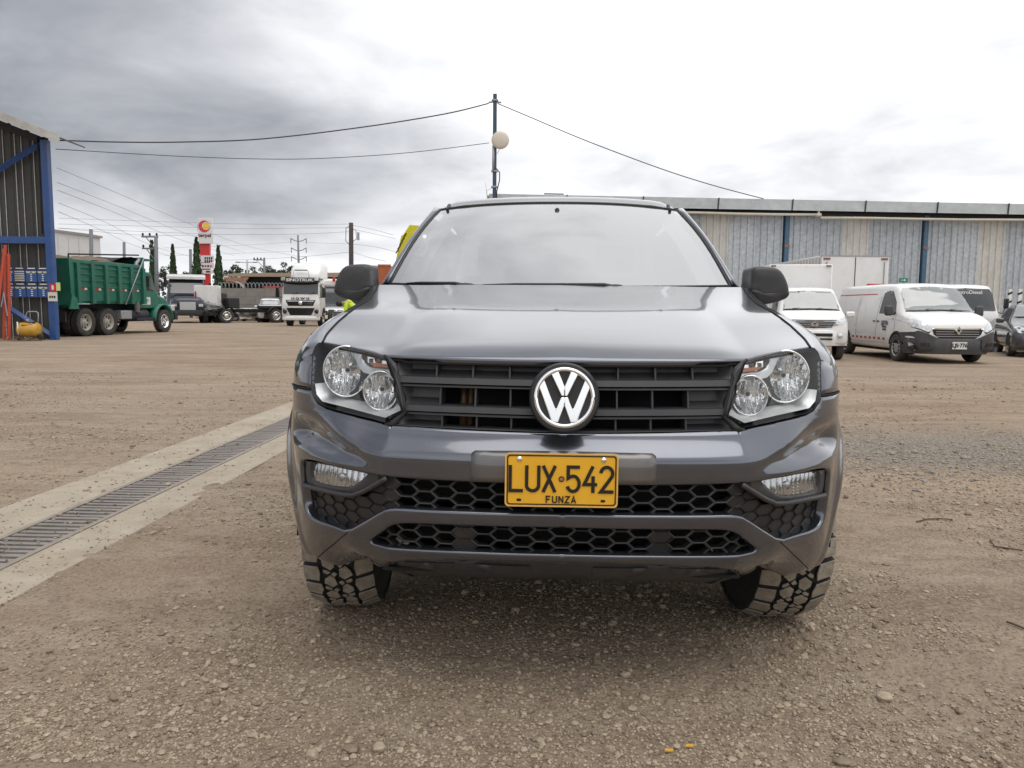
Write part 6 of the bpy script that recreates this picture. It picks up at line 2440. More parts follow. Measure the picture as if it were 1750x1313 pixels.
def build_dump_truck():
    g1 = gnd(151, 575.0)                          # outer rear wheel contact
    g2 = gnd(284, 568.0)
    dir_ = (g2 - g1)
    rz = atan2(-dir_.x, dir_.y)                   # local +y points to its nose
    L = dir_.length
    v_ = thing('dump_truck', (g1.x, g1.y, 0), rz, 'green tipper truck with ribbed bed standing beside the blue shed', 'truck')
    # local frame: x = 0 is the right hand outer face, body reaches to x = -2.5; y = 0 at the rear axle
    W = 2.45
    y0, y1 = -.95, L * .70                      # bed
    zt0, zb0 = 2.86, 1.34
    side = MB().bx(-.06, 0, y0 + .15, y1, zb0, zt0 - .12).build('bed_side', M_GRND, v_)
    MB().bx(-W, -W + .06, y0 + .15, y1, zb0, zt0 - .12).build('bed_side', M_GRND, v_)
    MB().bx(-W + .06, -.06, y0 + .1, y1, 1.25, 1.38).build('bed_floor', M_GRND, v_)
    hb = MB().bx(-W, 0, y1, y1 + .10, zb0, zt0 + .35).build('bed_headboard', M_GRN, v_)
    MB().bx(-W, .02, y1 + .10, y1 + .75, zt0 + .23, zt0 + .31).build('cab_shield', M_GRN, v_)
    MB().bx(-.09, .05, y0 + .05, y1 + .02, zt0 - .12, zt0 + .02).build('top_rail', M_GRN, v_, bevel=.02)
    MB().bx(-W - .05, -W + .09, y0 + .05, y1 + .02, zt0 - .12, zt0 + .02).build('top_rail', M_GRN, v_, bevel=.02)
    n = 6
    for k in range(n):
        y = lerp(y0 + .45, y1 - .08, k / (n - 1))
        MB().prism([(y - .10, zb0 - .10), (y + .10, zb0 - .10), (y + .085, zt0 - .12), (y - .085, zt0 - .12)], 'x', .002, .12).build('bed_rib', M_GRND, side, bevel=.01, seg=1)
        if k < n - 1:
            ya, yb = y + .12, lerp(y0 + .45, y1 - .08, (k + 1) / (n - 1)) - .12
            for j in range(4):
                z = lerp(zb0 + .55, zt0 - .25, j / 3)
                MB().bx(.001, .04, ya, yb, z - .03, z + .03).build('pressed_bead', M_GRND, side)
            MB().bx(.002, .012, ya + .05, ya + .28, zb0 + .42, zb0 + .50).build('reflector', M_RED, side)
            MB().bx(.002, .012, ya + .281, ya + .42, zb0 + .42, zb0 + .50).build('reflector', M_PLW, side)
    tg = MB()
    tg.prism([(y0 + .05, zb0 - .15), (y0 + .22, zb0 - .25), (y0 + .22, zt0 + .05), (y0 + .02, zt0 + .05)], 'x', -W - .04, .06)
    tg.build('tailgate', M_GRN, v_, bevel=.015, seg=1)
    MB().prism([(y0 - .12, zb0 - .30), (y0 + .38, zb0 - .30), (y0 + .30, zb0 + .10), (y0 + .05, zb0 + .25)], 'x', .05, .11).build('tailgate_hinge_plate', M_GRN, v_)
    MB().tube([(-.5, y0 - .08, 1.7), (-.5, y0 - .08, 2.6)], .07, 8).build('marker_tube', M_RED, v_, smooth=True)
    # load
    rows = []
    random.seed(2)
    for i in range(15):
        y = lerp(y0 + .2, y1 - .05, i / 14)
        rows.append([Vector((lerp(-W + .06, -.06, j / 8), y, zt0 - .12 + .26 * sin(pi * j / 8) * (.6 + .4 * sin(i)) + .10 * random.random() + .1 * sin(pi * i / 14))) for j in range(9)])
    MB().grid(rows).build('load', M_RUBBLE, v_)
    MB().grid([[Vector((x, y, z + .05 * sin(x * 5 + y * 3))) for x in (-W + .1, -1.8, -1.2, -.6, -.1)] for y, z in ((y1 - 1.9, zt0 + .12), (y1 - 1.2, zt0 + .26), (y1 - .6, zt0 + .30), (y1, zt0 + .30))]).build('tarpaulin', M_CANVAS, v_, smooth=True)
    MB().tube([(-.1, y0 + .2, zt0 + .20), (-.1, y1 - .1, zt0 + .44)], .03, 6).build('tarp_rail', M_DARK, v_)
    MB().tube([(-.1, y0 + .2, zt0 + .02), (-.1, y0 + .2, zt0 + .20)], .03, 6).build('tarp_post', M_DARK, v_)
    MB().tube([(.16, y1 - .15, zt0 + .3), (.17, y1 - 1.5, zb0 - .12)], .022, 6).build('tarp_arm', M_GREY, v_, smooth=True)
    # chassis, tanks
    for x in (-.75, -W + .75):
        MB().bx(x - .06, x + .06, y0 + .1, L + .9, .95, 1.22).build('chassis_rail', M_BLUED, v_)
    MB().bx(-W + .2, -.2, y0, y0 + .1, .55, .95).build('mud_guard', M_RUB, v_)
    MB().bx(-.55, -.06, 2.15, 2.85, .62, .98).build('battery_box', M_GREY, v_, bevel=.04)
    MB().lathe([(0, .0001), (0, .27), (1.2, .27), (1.2, .0001)], (-.40, 2.95, .78), 'y', 20).build('fuel_tank', M_BLUED, v_, smooth=True)
    MB().bx(-.62, -.08, L - 1.95, L - .65, .55, .66).build('step', M_BLUED, v_, bevel=.02)
    # cab and bonnet
    cy0, cy1 = L - 1.75, L - .28
    cb_ = MB()
    cb_.prism([(cy0, 1.05), (cy1 + .1, 1.05), (cy1 + .1, 1.75), (cy1 - .05, 1.80), (cy1 - .38, 2.62), (cy0, 2.66)], 'x', -W + .20, -.20)
    cab_ = cb_.build('cab', M_GRN, v_, bevel=.06, seg=3)
    for x in (-.197, -W + .197):
        MB().prism([(cy0 + .30, 1.82), (cy1 - .18, 1.82), (cy1 - .42, 2.45), (cy0 + .30, 2.45)], 'x', x - .006, x + .006).build('door_window', M_GLASSD, cab_)
    MB().add([Vector((-W + .28, cy1 + .0, 1.84)), Vector((-.28, cy1 + .0, 1.84)), Vector((-.32, cy1 - .28, 2.54)), Vector((-W + .32, cy1 - .28, 2.54))], [(0, 1, 2, 3)]).build('windscreen', M_GLASSD, cab_)
    hd = MB()
    hd.prism([(cy1 + .06, 1.0), (L + .95, 1.0), (L + 1.0, 1.30), (L + .85, 1.52), (L + .3, 1.66), (cy1 + .06, 1.78)], 'x', -W + .45, -.45)
    hd.build('bonnet', M_GRN, v_, bevel=.10, seg=3)
    for s in (0, 1):
        x0, x1 = ((-.50, -.03) if s == 0 else (-W + .03, -W + .50))
        f = MB()
        arcs = [(L + .70 * cos(radians(a)), .52 + .74 * sin(radians(a))) for a in range(0, 181, 15)]
        arc2 = [(L + .62 * cos(radians(a)), .52 + .66 * sin(radians(a))) for a in range(180, -1, -15)]
        f.loft([[Vector((x, y, z)) for y, z in arcs] for x in (x0, x1)], False, False)
        f.build('fender', M_GRN, v_, auto=40, solid=.05)
        MB().bx(x0 + .1, x1 - .1, L + .70, L + .98, .95, 1.22).build('headlight', M_LAMP, v_, bevel=.03)
    MB().bx(-W + .05, -.05, L + .86, L + 1.08, .55, .90).build('front_bumper', M_DARK, v_, bevel=.03)
    MB().tube([(-.12, cy0 - .12, .9), (-.12, cy0 - .12, 2.75), (-.12, cy0 - .05, 2.98), (-.12, cy0 + .15, 3.12)], [.11, .10, .08, .07], 12).build('exhaust_stack', M_GREY, v_, smooth=True)
    MB().tube([(-.05, cy1 - .1, 1.85), (.22, cy1 - .02, 1.9), (.22, cy1 - .02, 2.5), (-.05, cy1 - .2, 2.55)], .02, 6).build('mirror_bracket', M_DARK, v_, smooth=True)
    MB().bx(.16, .30, cy1 - .06, cy1, 2.0, 2.45).build('mirror', M_DARK, v_, bevel=.02)
    nb = MB().bx(-.195, -.185, cy0 + .35, cy0 + .95, 1.22, 1.55).build('door_panel', M_PLW, v_)
    text('door_number', '849', .2, M_DARK, v_, Matrix.Translation((-.18, cy0 + .65, 1.38)) @ Matrix.Rotation(pi / 2, 4, 'Z') @ Matrix.Rotation(pi / 2, 4, 'X'), .002)
    for y in (0, 1.32):
        wheel(v_, (-.18, y, .53), .53, .28, 1, 8, True, rim_m=M_STEELRIM)
        wheel(v_, (-.52, y, .53), .53, .28, 1, 8, True, rim_m=M_STEELRIM)
        wheel(v_, (-W + .18, y, .53), .53, .28, -1, 8, True, rim_m=M_STEELRIM)
        wheel(v_, (-W + .52, y, .53), .53, .28, -1, 8, True, rim_m=M_STEELRIM)
        MB().tube([(-.2, y, .53), (-W + .2, y, .53)], .1, 10).build('axle', M_BLUED, v_)
    wheel(v_, (-.16, L, .50), .50, .28, 1, 10, True, rim_m=M_CHROME)
    wheel(v_, (-W + .16, L, .50), .50, .28, -1, 10, True, rim_m=M_CHROME)
    MB().bx(-W + .3, -.3, L - .5, L + .8, .55, 1.0).build('engine', M_VOID, v_)


build_dump_truck()


# ---- white tractor unit with roof deflector
def build_tractor():
    p0 = at(482.5, 550, 46.5)
    p1 = at(546, 550, 46.5)
    w = (p1.x - p0.x) / 2
    v_ = thing('tractor_unit', ((p0.x + p1.x) / 2, 46.5, 0), radians(3), 'white cab-over tractor unit with roof deflector facing the camera', 'truck')

    def Z(py_):
        return at(515, py_, 46.5).z
    zt = Z(474)
    st = [(.0, .55, 1.40, 1.48, 1.52, w * .96, w * .97, w * .93), (.05, .50, 1.42, 1.60, 1.64, w, w, w * .97), (.16, .50, 1.45, 2.3, 2.36, w, w, w * .97), (.26, .50, 1.45, zt - .22, zt - .12, w, w, w * .95),
          (.42, .50, 1.45, zt - .08, zt, w, w, w * .94), (1.0, .50, 1.45, zt - .05, zt + .04, w, w, w * .94), (1.9, .55, 1.45, zt - .05, zt + .03, w, w, w * .94)]
    body, bv = loft_body(st, 'cab', M_WHITE, v_, .10, 1)
    a = w * .92
    stick(bv, [(-a, Z(503)), (a, Z(503)), (a, Z(486)), (a * .96, Z(483)), (-a * .96, Z(483)), (-a, Z(486))], 'front', .015, 'windscreen', M_GLASSD, v_, .10)
    vis = MB()
    rows = []
    for i in range(13):
        t = lerp(-1, 1, i / 12)
        y = -.10 + .12 * t * t
        zz0, zz1 = Z(484 - 1.5 * t * t), Z(474.5 - .0 * t * t)
        rows.append([Vector((t * w * 1.0, y, zz0)), Vector((t * w * 1.0, y - .03, zz0 + .06)), Vector((t * w, y + .05, zz1)), Vector((t * w, y + .32, zz1)), Vector((t * w, y + .30, zz0))])
    vis.loft(rows).build('sun_visor', mat('smoke_visor', (.035, .036, .038), .3), v_, auto=40)
    text('visor_lettering', 'SINOTRUK', .24, M_PLW, v_, face_y(0, -.16, Z(479), -.25), .004, bold=.004, sx=1.35)
    for s in (-1, 1):
        MB().bx(s * w * .78, s * w * .99, -.13, .1, Z(480), Z(475)).build('visor_lamp', M_LAMP, v_, bevel=.02)
    text('badge', 'H O W O', .17, M_DARK, v_, face_y(0, -.02, Z(510.5)), .006, bold=.008, sx=1.5)
    stick(bv, [(-w * .80, Z(513)), (w * .80, Z(513)), (w * .66, Z(523)), (-w * .66, Z(523))], 'front', .012, 'grille', M_BLKG, v_, .12)
    MB().lathe([(-.03, .0001), (-.03, .11), (0, .12)], (0, -.04, Z(518)), 'y', 20).build('emblem', M_CHROME, v_, smooth=True)
    stick(bv, [(-w * .76, Z(526.5)), (w * .76, Z(526.5)), (w * .56, Z(539)), (-w * .56, Z(539))], 'front', .014, 'lower_grille', M_BLKG, v_, .12)
    both(bv, [(w * .70, Z(538)), (w * .93, Z(538)), (w * .96, Z(527)), (w * .82, Z(527))], 'front', .014, 'headlight', M_LAMP, v_, step=.1)
    for s in (-1, 1):
        MB().lathe([(-.03, .0001), (-.03, .10), (0, .13)], (s * w * .84, -.03, Z(532.5)), 'y', 18).build('lamp_ring', M_BLKG, v_, smooth=True)
    bumper_arc('front_bumper', v_, w * 1.0, .2, Z(547.5), Z(541), M_WHITE, -.10, .3, 4)
    # side glass and mirrors
    both(bv, [(.38, 1.75), (1.15, 1.75), (1.15, 2.55), (.5, 2.55)], 'left', .010, 'door_window', mat('greenish_glass', (.03, .08, .05), .08, spec=.9), v_, step=.3)
    for s in (-1, 1):
        m_ = MB().box((s * (w + .26), .10, Z(500)), (.22, .16, .62)).build('door_mirror', M_BLKG, v_, bevel=.04)
        MB().tube([(s * w, .25, Z(508)), (s * (w + .24), .12, Z(508))], .03, 6).build('mirror_arm', M_BLKG, m_)
        MB().tube([(s * w, .25, Z(489)), (s * (w + .24), .12, Z(492))], .03, 6).build('mirror_arm', M_BLKG, m_)
        wheel(v_, (s * (w - .17), 1.35, .50), .50, .30, s, 8, True)
        wheel(v_, (s * (w - .17), 4.8, .50), .50, .30, s, 8, True)
        stick(bv, arc_poly(1.35, .52, .62) + [(.73, .52), (1.97, .52)], ('left', 'right')[s > 0], .01, 'wheel_arch', M_VOID, v_, .2)
    for k in range(2):
        MB().tube([(-.5 + k, -.06, Z(503.5)), (-.5 + k + .35, -.03, Z(500))], .015, 5).build('wiper', M_BLKG, v_)
    # roof deflector
    rows = []
    for y, h, ww in ((.30, .10, .74), (.55, .55, .80), (.95, .86, .86), (1.45, 1.0, .92), (1.9, 1.02, .93)):
        z0 = zt - .05
        rows.append([Vector((-ww * w, y, z0)), Vector((-ww * w, y, z0 + h * .72)), Vector((-ww * w * .86, y, z0 + h * .97)), Vector((0, y, z0 + h)), Vector((ww * w * .86, y, z0 + h * .97)), Vector((ww * w, y, z0 + h * .72)), Vector((ww * w, y, z0))])
    df = MB().loft(rows).build('roof_deflector', M_WHITE, v_, auto=40, loc=(.25, 0, 0))
    MB().tube([(-.5, .22, zt), (-.42, .28, zt + .42), (.42, .28, zt + .42), (.5, .22, zt)], .02, 6).build('lamp_rack', M_GREY, v_)
    MB().bx(-.36, .36, .25, .30, zt + .40, zt + .46).build('lamp_bar', M_DARK, v_)
    for x in (-.45, .45):
        MB().bx(x - .05, x + .05, 1.0, 6, .62, .90).build('chassis_rail', M_VOID, v_)
    MB().bx(-w + .2, w - .2, .15, 1.8, .40, .75).build('engine', M_VOID, v_)


build_tractor()

# ---- bare chassis with wrapped engine
pc_ = gnd(365, 552)
ch = thing('truck_chassis', (pc_.x, pc_.y, 0), radians(-50), 'bare truck chassis with its engine wrapped in clear plastic', 'chassis')
for x in (-.42, .42):
    MB().bx(x - .05, x + .05, -.3, 5.2, .72, .98).build('rail', M_VOID, ch)
for y in (.4, 2.6, 3.6, 5.1):
    MB().bx(-.42, .42, y - .05, y + .05, .76, .94).build('cross_member', M_VOID, ch)
random.seed(4)
wr = []
for i in range(13):
    a = i / 12
    wr.append([Vector((.95 * cos(2 * pi * k / 18) * (.35 + .65 * sin(pi * min(1, a * .8 + .2))) * random.uniform(.88, 1.1), -.1 + .95 * sin(2 * pi * k / 18) * random.uniform(.88, 1.08) * (1 - .45 * a), .78 + a * .85 * random.uniform(.94, 1.06))) for k in range(18)])
MB().loft(wr).build('plastic_wrap', mat('milky_plastic_film', (.20, .205, .20), .25, spec=.7, var=.6, scale=9, bump=.6, bscale=14), ch, auto=35)
MB().bx(-1.05, 1.05, -1.0, -.75, .45, .82).build('front_bumper', M_VOID, ch, bevel=.05)
MB().bx(-.75, .75, -.75, .6, .5, .85).build('engine_block', M_DARK, ch, bevel=.05)
MB().lathe([(0, .0001), (0, .33), (1.15, .33), (1.15, .0001)], (-.92, 2.2, .72), 'y', 22).build('fuel_tank', M_SILVER, ch, smooth=True)
for y in (2.35, 2.75, 3.15):
    MB().lathe([(0, .345), (.05, .345)], (-.92, y, .72), 'y', 22).build('tank_strap', M_GREY, ch)
MB().bx(-.55, .55, 3.3, 4.9, 1.0, 1.22).build('fifth_wheel', M_DARK, ch, bevel=.06)
MB().bx(-.5, .5, .9, 1.7, 1.0, 1.75).build('air_filter', M_DARK, ch, bevel=.08)
for s in (-1, 1):
    wheel(ch, (s * 1.0, .55, .50), .50, .28, s, 8, True, rim_m=M_CHROME)
    wheel(ch, (s * 1.0, 4.1, .50), .50, .30, s, 8, True, rim_m=M_CHROME)
    rows = [[Vector((s * x, 4.1 + .62 * cos(radians(a)), .52 + .62 * sin(radians(a)))) for a in range(20, 161, 14)] for x in (.8, 1.2)]
    MB().grid(rows).build('mudguard', M_VOID, ch, smooth=True, solid=.02)
    rows = [[Vector((s * x, .55 + .62 * cos(radians(a)), .52 + .62 * sin(radians(a)))) for a in range(20, 161, 14)] for x in (.8, 1.2)]
    MB().grid(rows).build('mudguard', M_VOID, ch, smooth=True, solid=.02)

# ---- white tipper body behind the chassis
p = at(352, 515, 53)
tb_ = thing('tipper_truck', (p.x, 53, 0), radians(4), 'white steel tipper body standing behind the wrapped engine', 'truck')
hw_ = (at(371, 500, 53).x - at(333, 500, 53).x) / 2
zT, zB = at(350, 488, 53).z, at(350, 521, 53).z
MB().bx(-hw_, hw_, 0, .9, zB, zT).build('tipper_body', M_WHITE, tb_, bevel=.03)
for x in (-hw_ + .05, 0, hw_ - .05):
    MB().bx(x - .05, x + .05, -.05, -.002, zB, zT + .02).build('post', M_WHITE, tb_)
MB().bx(-hw_ - .02, hw_ + .02, -.06, .05, zB - .08, zB + .0).build('sill', M_WHITE, tb_)
MB().bx(-hw_ + .04, -hw_ + .14, -.07, -.055, zB + .2, zB + .9).build('reflector', M_RED, tb_)
MB().bx(-.4, .4, -.2, 3.0, .8, zB - .1).build('chassis', M_VOID, tb_)
MB().bx(-1.1, .7, 1.3, 2.6, .7, 2.1).build('cab', M_DARK, tb_, bevel=.1)
for s in (-1, 1):
    wheel(tb_, (s * (hw_ - .2), 1.0, .48), .48, .28, s, 8, True)
    wheel(tb_, (s * (hw_ - .2), 2.4, .48), .48, .28, s, 8, True)

# ---- dark bonneted truck behind the green one
p = gnd(318, 553)
dk = thing('conventional_truck', (p.x - .1, p.y + .6, 0), radians(24), 'dark blue bonneted truck with white sun visor behind the green tipper', 'truck')
dk.scale = (1.1, 1.1, 1.12)
M_NAVY = mat('navy_truck_paint', (0.012, 0.016, 0.032), .3, coat=.35)
st = [(.0, .75, 1.15, 1.30, 1.36, .80, .82, .66), (.10, .65, 1.25, 1.42, 1.50, .95, .92, .74), (.6, .62, 1.35, 1.52, 1.60, 1.0, .96, .78), (1.35, .62, 1.45, 1.62, 1.72, 1.05, 1.0, .84), (1.55, .60, 1.50, 1.80, 1.88, 1.18, 1.15, 1.0),
      (1.95, .60, 1.52, 2.55, 2.62, 1.2, 1.18, 1.02), (2.15, .60, 1.52, 2.70, 2.78, 1.2, 1.18, 1.02), (3.4, .60, 1.52, 2.72, 2.80, 1.2, 1.18, 1.02)]
bd, bv = loft_body(st, 'cab', M_NAVY, dk, .15, 1)
stick(bv, [(-1.0, 1.80), (1.0, 1.80), (.95, 2.50), (-.95, 2.50)], 'front', .02, 'windscreen', M_GLASSD, dk, .12)
both(bv, [(2.0, 1.62), (2.95, 1.62), (2.95, 2.45), (2.15, 2.45)], 'left', .012, 'door_window', M_GLASSD, dk, step=.25)
MB().prism([(1.65, 2.66), (1.60, 2.86), (2.3, 3.0), (3.2, 3.0), (3.2, 2.78), (2.2, 2.72)], 'x', -1.12, 1.12).build('sun_visor', M_WHITE, dk, bevel=.03)
bumper_arc('front_bumper', dk, 1.12, .3, .45, .78, M_DARK, -.12, .2, 3)
for s in (-1, 1):
    wheel(dk, (s * 1.0, .85, .50), .50, .28, s, 8, True)
    wheel(dk, (s * 1.0, 4.6, .50), .50, .28, s, 8, True)
    MB().box((s * 1.38, 1.75, 2.2), (.16, .12, .55)).build('door_mirror', M_DARK, dk, bevel=.03)
    rows = [[Vector((s * x, .85 + .62 * cos(radians(a)), .52 + .62 * sin(radians(a)))) for a in range(0, 181, 15)] for x in (.7, 1.2)]
    MB().grid(rows).build('fender', M_NAVY, dk, smooth=True, solid=.03)
    stick(bv, [(s * .62, 1.0), (s * .86, 1.0), (s * .86, 1.16), (s * .62, 1.16)], 'front', .03, 'headlight', M_LAMP, dk, .2)
stick(bv, [(-.45, .80), (.45, .80), (.45, 1.28), (-.45, 1.28)], 'front', .012, 'grille', M_SILVER, dk, .2)
MB().bx(-.5, .5, 2.5, 6.5, .65, .95).build('chassis', M_VOID, dk)

# ---- light truck half hidden by the pickup's mirror
p = at(571, 500, 56)
lt = thing('light_truck', (p.x, 56, 0), radians(10), 'white cabbed truck half hidden between tractor unit and pickup mirror', 'truck')
st = [(.0, .5, 1.2, 1.26, 1.3, .95, .96, .9), (.06, .45, 1.25, 1.4, 1.45, 1.05, 1.05, .98), (.3, .45, 1.3, 2.3, 2.4, 1.05, 1.05, .95), (.5, .45, 1.3, 2.5, 2.6, 1.05, 1.05, .95), (1.8, .5, 1.3, 2.5, 2.6, 1.05, 1.05, .95)]
bd, bv = loft_body(st, 'cab', mat('slate_truck_paint', (.10, .11, .12), .35, coat=.5), lt, .15, 1)
stick(bv, [(-.9, 1.4), (.9, 1.4), (.85, 2.2), (-.85, 2.2)], 'front', .014, 'windscreen', M_GLASSD, lt, .15)
MB().bx(-1.1, 1.1, .3, 2.2, 2.62, 3.2).build('roof_cap', M_WHITE, lt, bevel=.2, seg=3)
MB().bx(-.1, .1, .0, .25, 3.0, 3.3).build('beacon', M_RED, lt, bevel=.05)
bumper_arc('front_bumper', lt, 1.05, .2, .35, .7, M_DARK, -.1, .2, 3)
for s in (-1, 1):
    wheel(lt, (s * .9, .9, .45), .45, .25, s, 8, True)
    wheel(lt, (s * .9, 4.3, .45), .45, .25, s, 8, True)
MB().bx(-.4, .4, 1, 5, .6, .85).build('chassis', M_VOID, lt)

# ---- raised yellow tipper body beside the pickup's roof
M_YELT = mat('yellow_tipper_paint', (0.62, 0.55, 0.02), .45, var=.12, scale=4)
p0, p1 = at(672, 424, 44), at(697, 385, 44)
yt = thing('yellow_tipper', (p0.x + .55, 44, 0), radians(0), 'yellow tipper with its bed raised, showing beside the pickup roof', 'truck')
zA, zB = at(672, 424, 44).z, at(690, 384, 44).z
g = MB()
g.prism([(-.62, zA - 1.6), (.9, zA - 1.6), (1.5, zA), (2.2, zB - .12), (.38, zB), (.02, zB - .55), (-.1, zB - .62)], 'y', 0, 2.4)
bed_ = g.build('raised_bed', M_YELT, yt, bevel=.03)
for k in range(5):
    z = lerp(zA - .3, zB - .7, k / 4)
    MB().tube([(lerp(-.55, -.1, k / 4) + .14, -.03, z), (lerp(-.55, -.1, k / 4) + .30, -.03, z + .22)], .035, 4).build('rib', M_DARK, bed_)
MB().bx(.85, 1.0, -.03, -.005, zB - .45, zB - .30).build('reflector', M_RED, bed_)
MB().bx(-.4, 3.2, .2, 2.2, .9, 1.2).build('chassis', M_VOID, yt)
MB().bx(2.6, 4.4, .1, 2.3, .8, 2.8).build('cab', M_YELT, yt, bevel=.12)
for x in (.2, 3.6):
    for y in (.2, 2.2):
        o = wheel(yt, (x, y, .5), .5, .28, 1, 8, True)
        o.rotation_euler = (0, 0, pi / 2)
MB().tube([(.5, 1.2, 1.1), (1.0, 1.2, zA - .4)], .1, 8).build('ram', M_GREY, yt)

# ---- shipping containers behind the mirror
M_CONT1 = mat('grey_container_paint', (.34, .34, .35), .6, var=.15)
M_CONT2 = mat('orange_container_paint', (.42, .12, .05), .6, var=.2, scale=4)
for px0, px1, py0, m_, lab in ((636, 645.5, 454, M_CONT1, 'pale grey shipping container showing beside the pickup mirror'), (646, 668, 452, M_CONT2, 'rusty orange shipping container next to the pickup pillar')):
    x0, x1 = at(px0, 470, 58).x, at(px1, 470, 58).x
    z1 = at(px0, py0, 58).z
    c_ = thing('shipping_container', ((x0 + x1) / 2, 58, 0), 0, lab, 'container')
    w = x1 - x0
    sh = rib_sheet(w, z1 - .2, max(2, int(w / .22)), .04)
    sh.v = [(a - w / 2, b, c + .1) for a, b, c in sh.v]
    sh.build('front_wall', m_, c_)
    MB().bx(-w / 2, w / 2, .05, 6, .1, z1 - .1).build('shell', m_, c_)
    MB().bx(-w / 2, w / 2, -.06, .06, z1 - .12, z1).build('top_rail', m_, c_)

# ------------------------------------------------------------------ worker in high-visibility jacket, half hidden by the bonnet
def build_worker():
    p = at(605, 533, 26)
    v_ = thing('person', (p.x, 26.0, 0), 0, 'worker in yellow green jacket bending forward beyond the pickup bonnet', 'person')
    zs = at(603, 512, 26).z
    # joints: bent at the hip, back nearly level at shoulder height zs
    J = {'pel': (.14, .0, .88), 'wai': (.05, .0, 1.06), 'che': (-.12, -.02, 1.24), 'sho': (-.26, -.03, zs - .10), 'nec': (-.36, -.04, zs - .12), 'hea': (-.47, -.05, zs - .17),
         'lsh': (-.20, -.20, zs - .12), 'lel': (-.24, -.27, zs - .40), 'lwr': (-.38, -.28, zs - .56), 'lha': (-.46, -.28, zs - .62), 'rsh': (-.20, .16, zs - .12), 'rel': (-.26, .22, zs - .40), 'rwr': (-.40, .22, zs - .56), 'rha': (-.48, .22, zs - .62),
         'lhi': (.14, -.10, .86), 'lkn': (.06, -.12, .48), 'lan': (.14, -.12, .09), 'lto': (-.06, -.13, .04), 'rhi': (.14, .10, .86), 'rkn': (.10, .12, .48), 'ran': (.20, .12, .09), 'rto': (.0, .13, .04)}
    Rr = {'pel': .15, 'wai': .145, 'che': .16, 'sho': .14, 'nec': .06, 'hea': .10, 'lsh': .075, 'lel': .055, 'lwr': .04, 'lha': .045, 'rsh': .075, 'rel': .055, 'rwr': .04, 'rha': .045, 'lhi': .095, 'lkn': .068, 'lan': .05, 'lto': .045, 'rhi': .095, 'rkn': .068, 'ran': .05, 'rto': .045}
    E = [('pel', 'wai'), ('wai', 'che'), ('che', 'sho'), ('sho', 'nec'), ('nec', 'hea'), ('sho', 'lsh'), ('lsh', 'lel'), ('lel', 'lwr'), ('lwr', 'lha'), ('sho', 'rsh'), ('rsh', 'rel'), ('rel', 'rwr'), ('rwr', 'rha'),
         ('pel', 'lhi'), ('lhi', 'lkn'), ('lkn', 'lan'), ('lan', 'lto'), ('pel', 'rhi'), ('rhi', 'rkn'), ('rkn', 'ran'), ('ran', 'rto')]

    def skin(name, keys, m, grow=1.0, root='pel'):
        ks = [k for k in J if k in keys]
        me = bpy.data.meshes.new(name)
        me.from_pydata([J[k] for k in ks], [(ks.index(a), ks.index(b)) for a, b in E if a in keys and b in keys], [])
        me.materials.append(m)
        o = bpy.data.objects.new(name, me)
        COL.objects.link(o)
        o.parent = v_
        sk = o.modifiers.new('skin', 'SKIN')
        for i, k in enumerate(ks):
            d = me.skin_vertices[0].data[i]
            d.radius = (Rr[k] * grow, Rr[k] * grow)
            d.use_root = (k == root)
        sk.use_smooth_shade = True
        sb = o.modifiers.new('sub', 'SUBSURF')
        sb.levels = sb.render_levels = 2
        return o
    skin('body', set(J), mat('skin', (.36, .20, .13), .5), .93)
    skin('trousers', {'pel', 'lhi', 'lkn', 'lan', 'rhi', 'rkn', 'ran', 'wai'}, mat('dark_trousers', (.03, .035, .05), .8), 1.04)
    jk = skin('jacket', {'pel', 'wai', 'che', 'sho', 'lsh', 'lel', 'lwr', 'rsh', 'rel', 'rwr'}, mat('yellow_green_cloth', (.44, .62, .02), .7), 1.10, 'che')
    g = MB().sphere((-.48, -.05, zs - .14), .125, 14, 8, (1, .9, .9))
    g.build('hair', mat('dark_hair', (.015, .012, .01), .6), v_, smooth=True)
    MB().tube([(.02, 0, 1.08), (.07, 0, 1.04)], .172, 18).build('jacket_band', mat('grey_reflective_band', (.45, .46, .45), .4), v_, smooth=True)


build_worker()

# ------------------------------------------------------------------ roadside beyond the yard
M_CONCP = mat('weathered_concrete_pole', (.16, .15, .145), .8, var=.15)
M_WOODP = mat('dark_wood_pole', (.060, .045, .038), .85, var=.25, scale=6)
M_STEELP = mat('grey_line_tower', (.15, .155, .165), .6)


def pole(px_, ptop_, Y, r, label, m, arms=(), pbase=None, name='utility_pole'):
    b = at(px_, 500, Y)
    t = at(pbase or px_, ptop_, Y)
    o = thing(name, (b.x, Y, 0), 0, label, 'pole')
    MB().tube([(0, 0, 0), (t.x - b.x, 0, t.z)], [r * 1.25, r], 10).build('shaft', m, o, smooth=True)
    for (pa, pb, py_, ins) in arms:
        xa, xb, z = at(pa, py_, Y).x - b.x, at(pb, py_, Y).x - b.x, at(px_, py_, Y).z
        a_ = MB().bx(xa, xb, -.06, .06, z - .06, z + .06).build('crossarm', m, o)
        for k in range(ins):
            x = lerp(xa + .1, xb - .1, k / max(1, ins - 1))
            MB().tube([(x, 0, z + .06), (x, 0, z + .18), (x, 0, z + .30)], [.05, .10, .05], 8).build('insulator', M_DARK, a_, smooth=True)
        if abs(xb - xa) > 1:
            MB().tube([(0, 0, z - .9), (lerp(xa, xb, .25) if abs(xa) > abs(xb) else lerp(xa, xb, .75), 0, z)], .035, 5).build('brace', m, a_)
    return o


